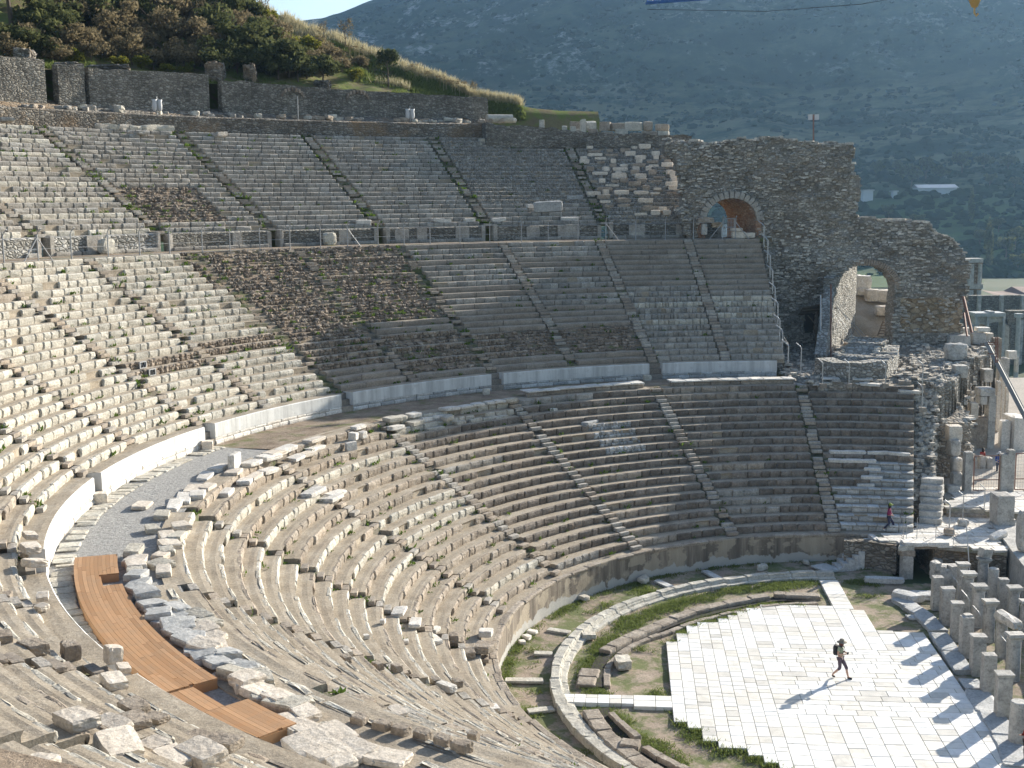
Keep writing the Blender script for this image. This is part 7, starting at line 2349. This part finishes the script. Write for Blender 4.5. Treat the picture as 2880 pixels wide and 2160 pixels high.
PT = [(30, 800, .9), (95, 790, 1.1), (365, 812, 1.2), (650, 832, 1.2), (725, 808, 1.0), (710, 838, 1.2), (805, 838, 1.3), (868, 840, 1.1), (905, 800, .9), (955, 815, .9), (1010, 815, 1.1), (965, 843, 1.4), (1060, 845, 1.4), (1110, 828, 1.1), (1270, 835, 1.5), (1340, 842, 1.2), (1420, 850, 1.2), (1490, 835, .8), (1500, 852, 1.1), (1570, 855, 1.3), (1655, 855, 1.4), (1790, 855, 1.2), (920, 888, .9), (1430, 898, 1.1)]
PT = sorted(PT)
for i, (x, y, s_) in enumerate(PT):
    x_, y_ = C1(x, y); R, a, z = tier_at(x_, y_, UPP)
    R = min(R, 69.0); rr_, zz_, d, h = tier_rz(UPP, 21)
    zb = 27.75 if y < 870 else z
    tag(link("tumbled_stone", rock_mesh("tumbled_stone", (.6, s_ * 1.1, .38 * s_), 3500 + i, M["pale_limestone" if i % 3 else "grey_limestone"], .05, 3, .12), None, tuple(pol(68.9 if y < 870 else R, a, zb + (.25 if y < 822 else 0))), (rnd.uniform(-.12, .12), rnd.uniform(-.12, .12), a + rnd.uniform(-.3, .3))),
        f"{nth(i)} tumbled stone along the topmost seat row, counted from the left", "stone block", "tumbled stones along the topmost row")
# stones on the top terrace
rg = random.Random(4)
xs = sorted([rg.uniform(0, 1080) for _ in range(46)] + [rg.uniform(1100, 1440) for _ in range(22)])
for i, x in enumerate(xs):
    p = ray_R(x, 300, 70.3 + rg.uniform(0, 2.2)); a = math.atan2(p[1], p[0]); R = math.hypot(p[0], p[1]); s_ = rg.uniform(.35, .95)
    tag(link("terrace_stone", rock_mesh("terrace_stone", (s_ * .7, s_, s_ * rg.uniform(.3, .65)), 3600 + i, M[rg.choice(["pale_limestone", "grey_limestone", "tan_conglomerate"])], .07, 3, .14), None, tuple(pol(R, a, 29.25 + max(0, R - 71.5) * .25)), (rg.uniform(-.15, .15), 0, rg.uniform(0, 3))),
        f"{nth(i)} stone on the top terrace before its back walls, counted from the left" if i < 59 else f"{nth(i - 59)} stone on the top terrace beyond the fallen column, counted from the left", "stone", "stones on the top terrace")
p = ray_R(1405, 320, 70.6); a = math.atan2(p[1], p[0])
mb = MB(); mb.tube([pol(70.6, a + 1.25 / 70, 29.7), pol(70.6, a - 1.25 / 70, 29.7)], .42, 14); tag(mb.build("fallen_column", M["pale_limestone"], smooth=False), "long fallen column drum lying at the right end of the top terrace", "column")
for i, (x, y, lab) in enumerate([(442, 300, "double white sack stand on the top terrace before the plain grey wall"), (1153, 312, "double white sack stand on the top terrace before the longest wall")]):
    p = ray_R(x, y, 70.7); a = math.atan2(p[1], p[0]); r_ = empty("sack_stand", tuple(pol(70.7, a, 29.25)), lab, "rubbish bag", "white sack stands", rz=a)
    for dy in (-.24, .24):
        mb = MB(); mb.lathe([(.08, .3), (.18, .45), (.2, .8), (.16, 1.05), (.22, 1.25), (.15, 1.25)], (0, dy, 0), 10); mb.build("sack", M["bag_white"], r_, True)
    mb = MB(); mb.tube([(0, 0, -.1), (0, 0, 1.5)], .04, 5); mb.tube([(0, -.2, 1.2), (0, .2, 1.2)], .03, 5); mb.build("stand", M["galvanised"], r_)
p = ray_R(838, 318, 70.2); mb = MB(); mb.tube([(p[0], p[1], 29.1), (p[0], p[1], 31.3)], .05, 6); tag(mb.build("thin_post", M["fence_steel"]), "single thin pale post standing on the top terrace", "post")
for i, (x, yt, lab) in enumerate([(1588, 405, "left upright of the small stone frame beside the dark upper stairway"), (1612, 402, "right upright of the small stone frame beside the dark upper stairway"), (1525, 370, "leaning upright stone below the grassy shoulder"), (1640, 380, "slanting upright stone right of the grassy shoulder")]):
    p = ray_R(x, yt + 20, 68.8); a = math.atan2(p[1], p[0]); tag(link("upright_stone", rock_mesh("upright_stone", (.35, .5, 1.5), 3750 + i, M["pale_limestone"], .02, 4, .05), None, tuple(pol(68.8, a, 27.4 if i < 2 else 28.0)), (0, .1 if i > 1 else 0, a)), lab, "upright stone")
# carved bits leaning on the panel walls
for i, (x, y, lab) in enumerate([(2010 * .434, 1555 * .434, "carved round stone leaning against the shaded panel wall"), (565 * .434, 1615 * .434, "pale carved pedestal fragment on the grassy upper walkway")]):
    p = at(x, y + 12, ZD2 + .05); a = math.atan2(p[1], p[0]); tag(link("carved_stone", rock_mesh("carved_stone", (.5, 1.1, .95), 3780 + i, M["pale_limestone"], .04, 4, .2), None, tuple(pol(min(math.hypot(p[0], p[1]), RD2 - .6), a, ZD2 + .02)), (0, 0, a)), lab, "carved stone")

# ------------------------------------------------------------------ two little grates
for i, (x, y, lab) in enumerate([(915, 695, "small iron grate with a zigzag bar set in the pale rows"), (975, 743, "small iron grate with upright bars, lower right of the other")]):
    R, a, z = tier_at(*C4(x, y + 16), MID)
    d = .632; k = max(0, int((R - MID["r0"]) / d)); rr_, zz_, _, h = tier_rz(MID, k)
    r_ = empty("iron_grate", tuple(pol(rr_ - .10, a, zz_ + .02)), lab, "grate", rz=a)
    mb = MB()
    for (c, s_) in (((0, -.27, 0), (.09, .06, .38)), ((0, .27, 0), (.09, .06, .38))): mb.box(c, s_)
    mb.box((0, 0, .33), (.09, .48, .05)); mb.box((0, 0, 0), (.09, .48, .04)); mb.build("frame", M["galvanised"], r_)
    mb = MB()
    if i == 0: mb.tube([(0, -.2, .32), (0, -.05, .05), (0, .08, .32), (0, .2, .05)], .02, 4)
    else: mb.tube([(0, -.08, .04), (0, -.08, .33)], .02, 4); mb.tube([(0, .1, .04), (0, .1, .33)], .02, 4)
    mb.build("bars", M["galvanised"], r_)
    mb = MB(); mb.box((.06, 0, .03), (.03, .5, .31)); mb.build("grate_shade_plate", M["shade_black"], r_)  # black plate painted as the shade behind the bars

# ------------------------------------------------------------------ fences
fn = empty("chain_fence", label="long wire fence of bent steel posts along the edge of the upper walkway", cat="fence")
FX = [9, 106, 200, 304, 393, 477, 569, 647, 731, 816, 902, 978, 1064, 1137, 1210, 1294, 1378, 1467, 1542, 1626, 1704, 1788, 1871, 1950, 2032, 2068]
tops = []
plain("fence_steel", (.34, .34, .34), .6, 0)
for i, x in enumerate(FX):
    b = ray_R(x, 700, 51.25); b[2] = 18.3
    a = math.atan2(b[1], b[0])
    mb = MB(); o_ = np.array([math.cos(a), math.sin(a), 0])
    mb.tube([b + (0, 0, -.3), b + (0, 0, 1.75), b + o_ * -.12 + (0, 0, 1.95), b + o_ * -.35 + (0, 0, 2.12)], .04, 6)
    mb.build("post", M["fence_steel"], fn); tops.append(b)
    link("footing", rock_mesh("footing", (.45, .6, .4), 3800 + i, M["old_concrete"], .02, 3, .06), fn, (b[0], b[1], 18.05), (0, 0, a))
for z in (.25, .9, 1.6):
    mb = MB(); mb.tube([p + (0, 0, z) for p in tops[:10]], .012, 4); mb.tube([p + (0, 0, z) for p in tops[10:]], .012, 4); mb.build("wire", M["fence_steel"], fn)
for i in (1, 11, 20, 24, 25):
    p = tops[i]; a = math.atan2(p[1], p[0]); tg = np.array([-math.sin(a), math.cos(a), 0])
    for s_ in ((1, -1) if i in (1,) else (-1,) if i != 24 else (1,)):
        mb = MB(); q = p + tg * 1.6 * s_; mb.tube([p + (0, 0, 1.6), np.array([q[0], q[1], 17.9])], .035, 5); mb.build("brace", M["fence_steel"], fn)
cf = empty("climbing_fence", label="row of bent posts climbing the right end of the middle tier", cat="fence")
C8b = lambda x, y: (1680 + x * .2532, 540 + y * .2532)
prev = None
for i, (x, yt, yb) in enumerate([(1850, 318, 560), (1892, 475, 720), (1918, 645, 900), (1945, 810, 1090), (1972, 1000, 1270), (2003, 1175, 1480), (2025, 1360, 1640), (2055, 1480, 1750), (2120, 1640, 1880)]):
    px, pb = C8b(x, yb); _, pt = C8b(x, yt)
    R, a, z = tier_at(px, pb, MID)
    b = pol(R, a, z - .3); tz = aty(px, pt, b[1])[2]
    tz = min(tz, b[2] + 3.2)
    bent_post(cf, b, tz - b[2], (-.5, .1), r=.05, up=.45)
    if prev is not None:
        mb = MB(); mb.tube([prev, b + (0, 0, 1.3)], .015, 4); mb.build("wire", M["fence_steel"], cf)
    prev = b + (0, 0, 1.3)
lf = empty("lower_fence", label="row of bent posts behind the top row under the vaulted ruin", cat="fence")
for i, (x, yb, yt) in enumerate([(905, 845, 665), (765, 790, 565), (1077, 845, 670), (1313, 845, 675), (1553, 850, 675), (1550, 1000, 820)]):
    px, pb = C6(x, yb); _, pt = C6(x, yt)
    b = at(px, pb, 9.0 if i < 5 else 7.6); tz = aty(px, pt, b[1])[2]
    bent_post(lf, b, tz - b[2], (-.35, .1), r=.04, up=.35)
    link("footing", rock_mesh("footing", (.4, .4, .3), 3850 + i, M["old_concrete"], .02, 3, .06), lf, (b[0], b[1], b[2] - .1))

# ------------------------------------------------------------------ weeds and orchestra grass
W3 = np.array(WEEDS)
mb = MB(); rg = np.random.default_rng(8)
N = len(W3); nb = 14
b = np.repeat(W3[:, :3], nb, 0); s_ = np.repeat(W3[:, 3], nb)[:, None]
b = b + np.c_[rg.normal(0, .5, (N * nb, 2)) * s_, np.abs(rg.normal(0, .12, N * nb)) * s_[:, 0]]
an = rg.uniform(0, 6.28, N * nb)
dx = np.stack([np.cos(an), np.sin(an), rg.normal(0, .3, N * nb)], 1) * s_ * .22
tip = b + np.c_[rg.normal(0, .45, (N * nb, 2)), rg.uniform(.3, 1.1, N * nb)] * s_
mid_ = (b + tip) / 2 + dx
v = np.stack([b, mid_, tip, (b + tip) / 2 - dx], 1)
mb.add(v.reshape(-1, 3), np.arange(N * nb * 4).reshape(-1, 4))
o = mb.build("weeds", M["leaf_weed"]); tag(o, kind="stuff")
rg = np.random.default_rng(9)
n = 16000
ra = rg.uniform(RAD(80), RAD(258), n); rr_ = rg.uniform(11.0, 19.1, n)
P = np.stack([rr_ * np.cos(ra), rr_ * np.sin(ra), np.full(n, .02)], 1)
f = fbm(P[:, 0] * .45, P[:, 1] * .45, 23, 4)
bandb = np.exp(-((rr_ - 14.9) / .75) ** 2) * .5 + np.exp(-((rr_ - 18.9) / .35) ** 2) * .42 + np.exp(-((rr_ - 12.2) / .8) ** 2) * .22 + np.exp(-((rr_ - 17.6) / .7) ** 2) * .16
keepm = (f + bandb > .21 + rg.random(n) * .18)
onkerb = np.abs(np.hypot(P[:, 0] - cx, P[:, 1] - cy) - rk) < .5
uu = P[:, :2] @ UX; vv = P[:, :2] @ VX
pv_ = (uu > -11.4) & (np.abs(uu) < RP) & (np.abs(vv) < np.sqrt(np.clip(RP ** 2 - np.minimum(uu, 0) ** 2, 0, None)) + .2)
onpath = ((np.abs(vv - vL) < .75) & (uu < -10)) | ((np.abs(uu - uU) < .6) & (vv > 8))
keepm &= ~onkerb & ~pv_ & ~onpath
# fringe of grass along the zigzag edge of the paving
mb = MB(); blades(mb, P[keepm], .11, .024, 14, 5, .7)
fr = []
for i, (a, b_) in enumerate(cols[:12]):
    lo, hi = vlim((a + b_) / 2 if i > 3 else b_)
    lo = round(lo / .6) * .6; hi = round(hi / .6) * .6
    for v_ in (lo - .08, hi + .08):
        for q in range(7): p = uvp(a + rnd.random() * (b_ - a), v_ + rnd.uniform(-.12, .12)); fr.append((p[0], p[1], .02))
blades(mb, np.array(fr), .2, .03, 16, 6, .5)
o = mb.build("grass", M["leaf_grass"]); tag(o, kind="stuff")
SKY, SUNE, HAZE, EXPO = .09, 5.3, .000095, 1.14
# ------------------------------------------------------------------ light and air
sc = bpy.context.scene
w = bpy.data.worlds.new("World"); sc.world = w; w.use_nodes = True
nt = w.node_tree
bg = nt.nodes["Background"]
sky = nt.nodes.new("ShaderNodeTexSky"); sky.sky_type = "NISHITA"; sky.sun_disc = False
SUN_AZ, SUN_EL = math.atan2(.713, .701), RAD(21)
sky.sun_elevation = SUN_EL; sky.sun_rotation = SUN_AZ
sky.air_density = 1.0; sky.dust_density = 1.2; sky.ozone_density = 1.2
nt.links.new(sky.outputs[0], bg.inputs[0]); bg.inputs[1].default_value = SKY
sd = bpy.data.lights.new("sun", "SUN"); sd.energy = SUNE; sd.angle = RAD(.5); sd.color = (1., .93, .81)
so = bpy.data.objects.new("sun", sd); C.objects.link(so)
dv = Vector((math.sin(SUN_AZ) * math.cos(SUN_EL), math.cos(SUN_AZ) * math.cos(SUN_EL), math.sin(SUN_EL)))
so.rotation_euler = dv.to_track_quat("Z", "Y").to_euler()
so.location = dv * 200
if HAZE:
    mb = MB()
    mb.box((0, 1060, -9), (3600, 2520, 620))
    hz = mb.build("haze", [])
    hm = bpy.data.materials.new("haze_air"); hm.use_nodes = True
    hm.node_tree.nodes.clear()
    ou = hm.node_tree.nodes.new("ShaderNodeOutputMaterial"); pv = hm.node_tree.nodes.new("ShaderNodeVolumePrincipled")
    pv.inputs["Color"].default_value = (.38, .65, 1.0, 1)
    pv.inputs["Density"].default_value = HAZE
    pv.inputs["Anisotropy"].default_value = .55
    hm.node_tree.links.new(pv.outputs[0], ou.inputs["Volume"])
    hz.data.materials.append(hm)
    tag(hz, kind="stuff")
sc.view_settings.view_transform = "Standard"; sc.view_settings.look = "None"; sc.view_settings.gamma = 1
sc.view_settings.exposure = EXPO
sc.cycles.max_bounces = 6
sc.cycles.volume_bounces = 1
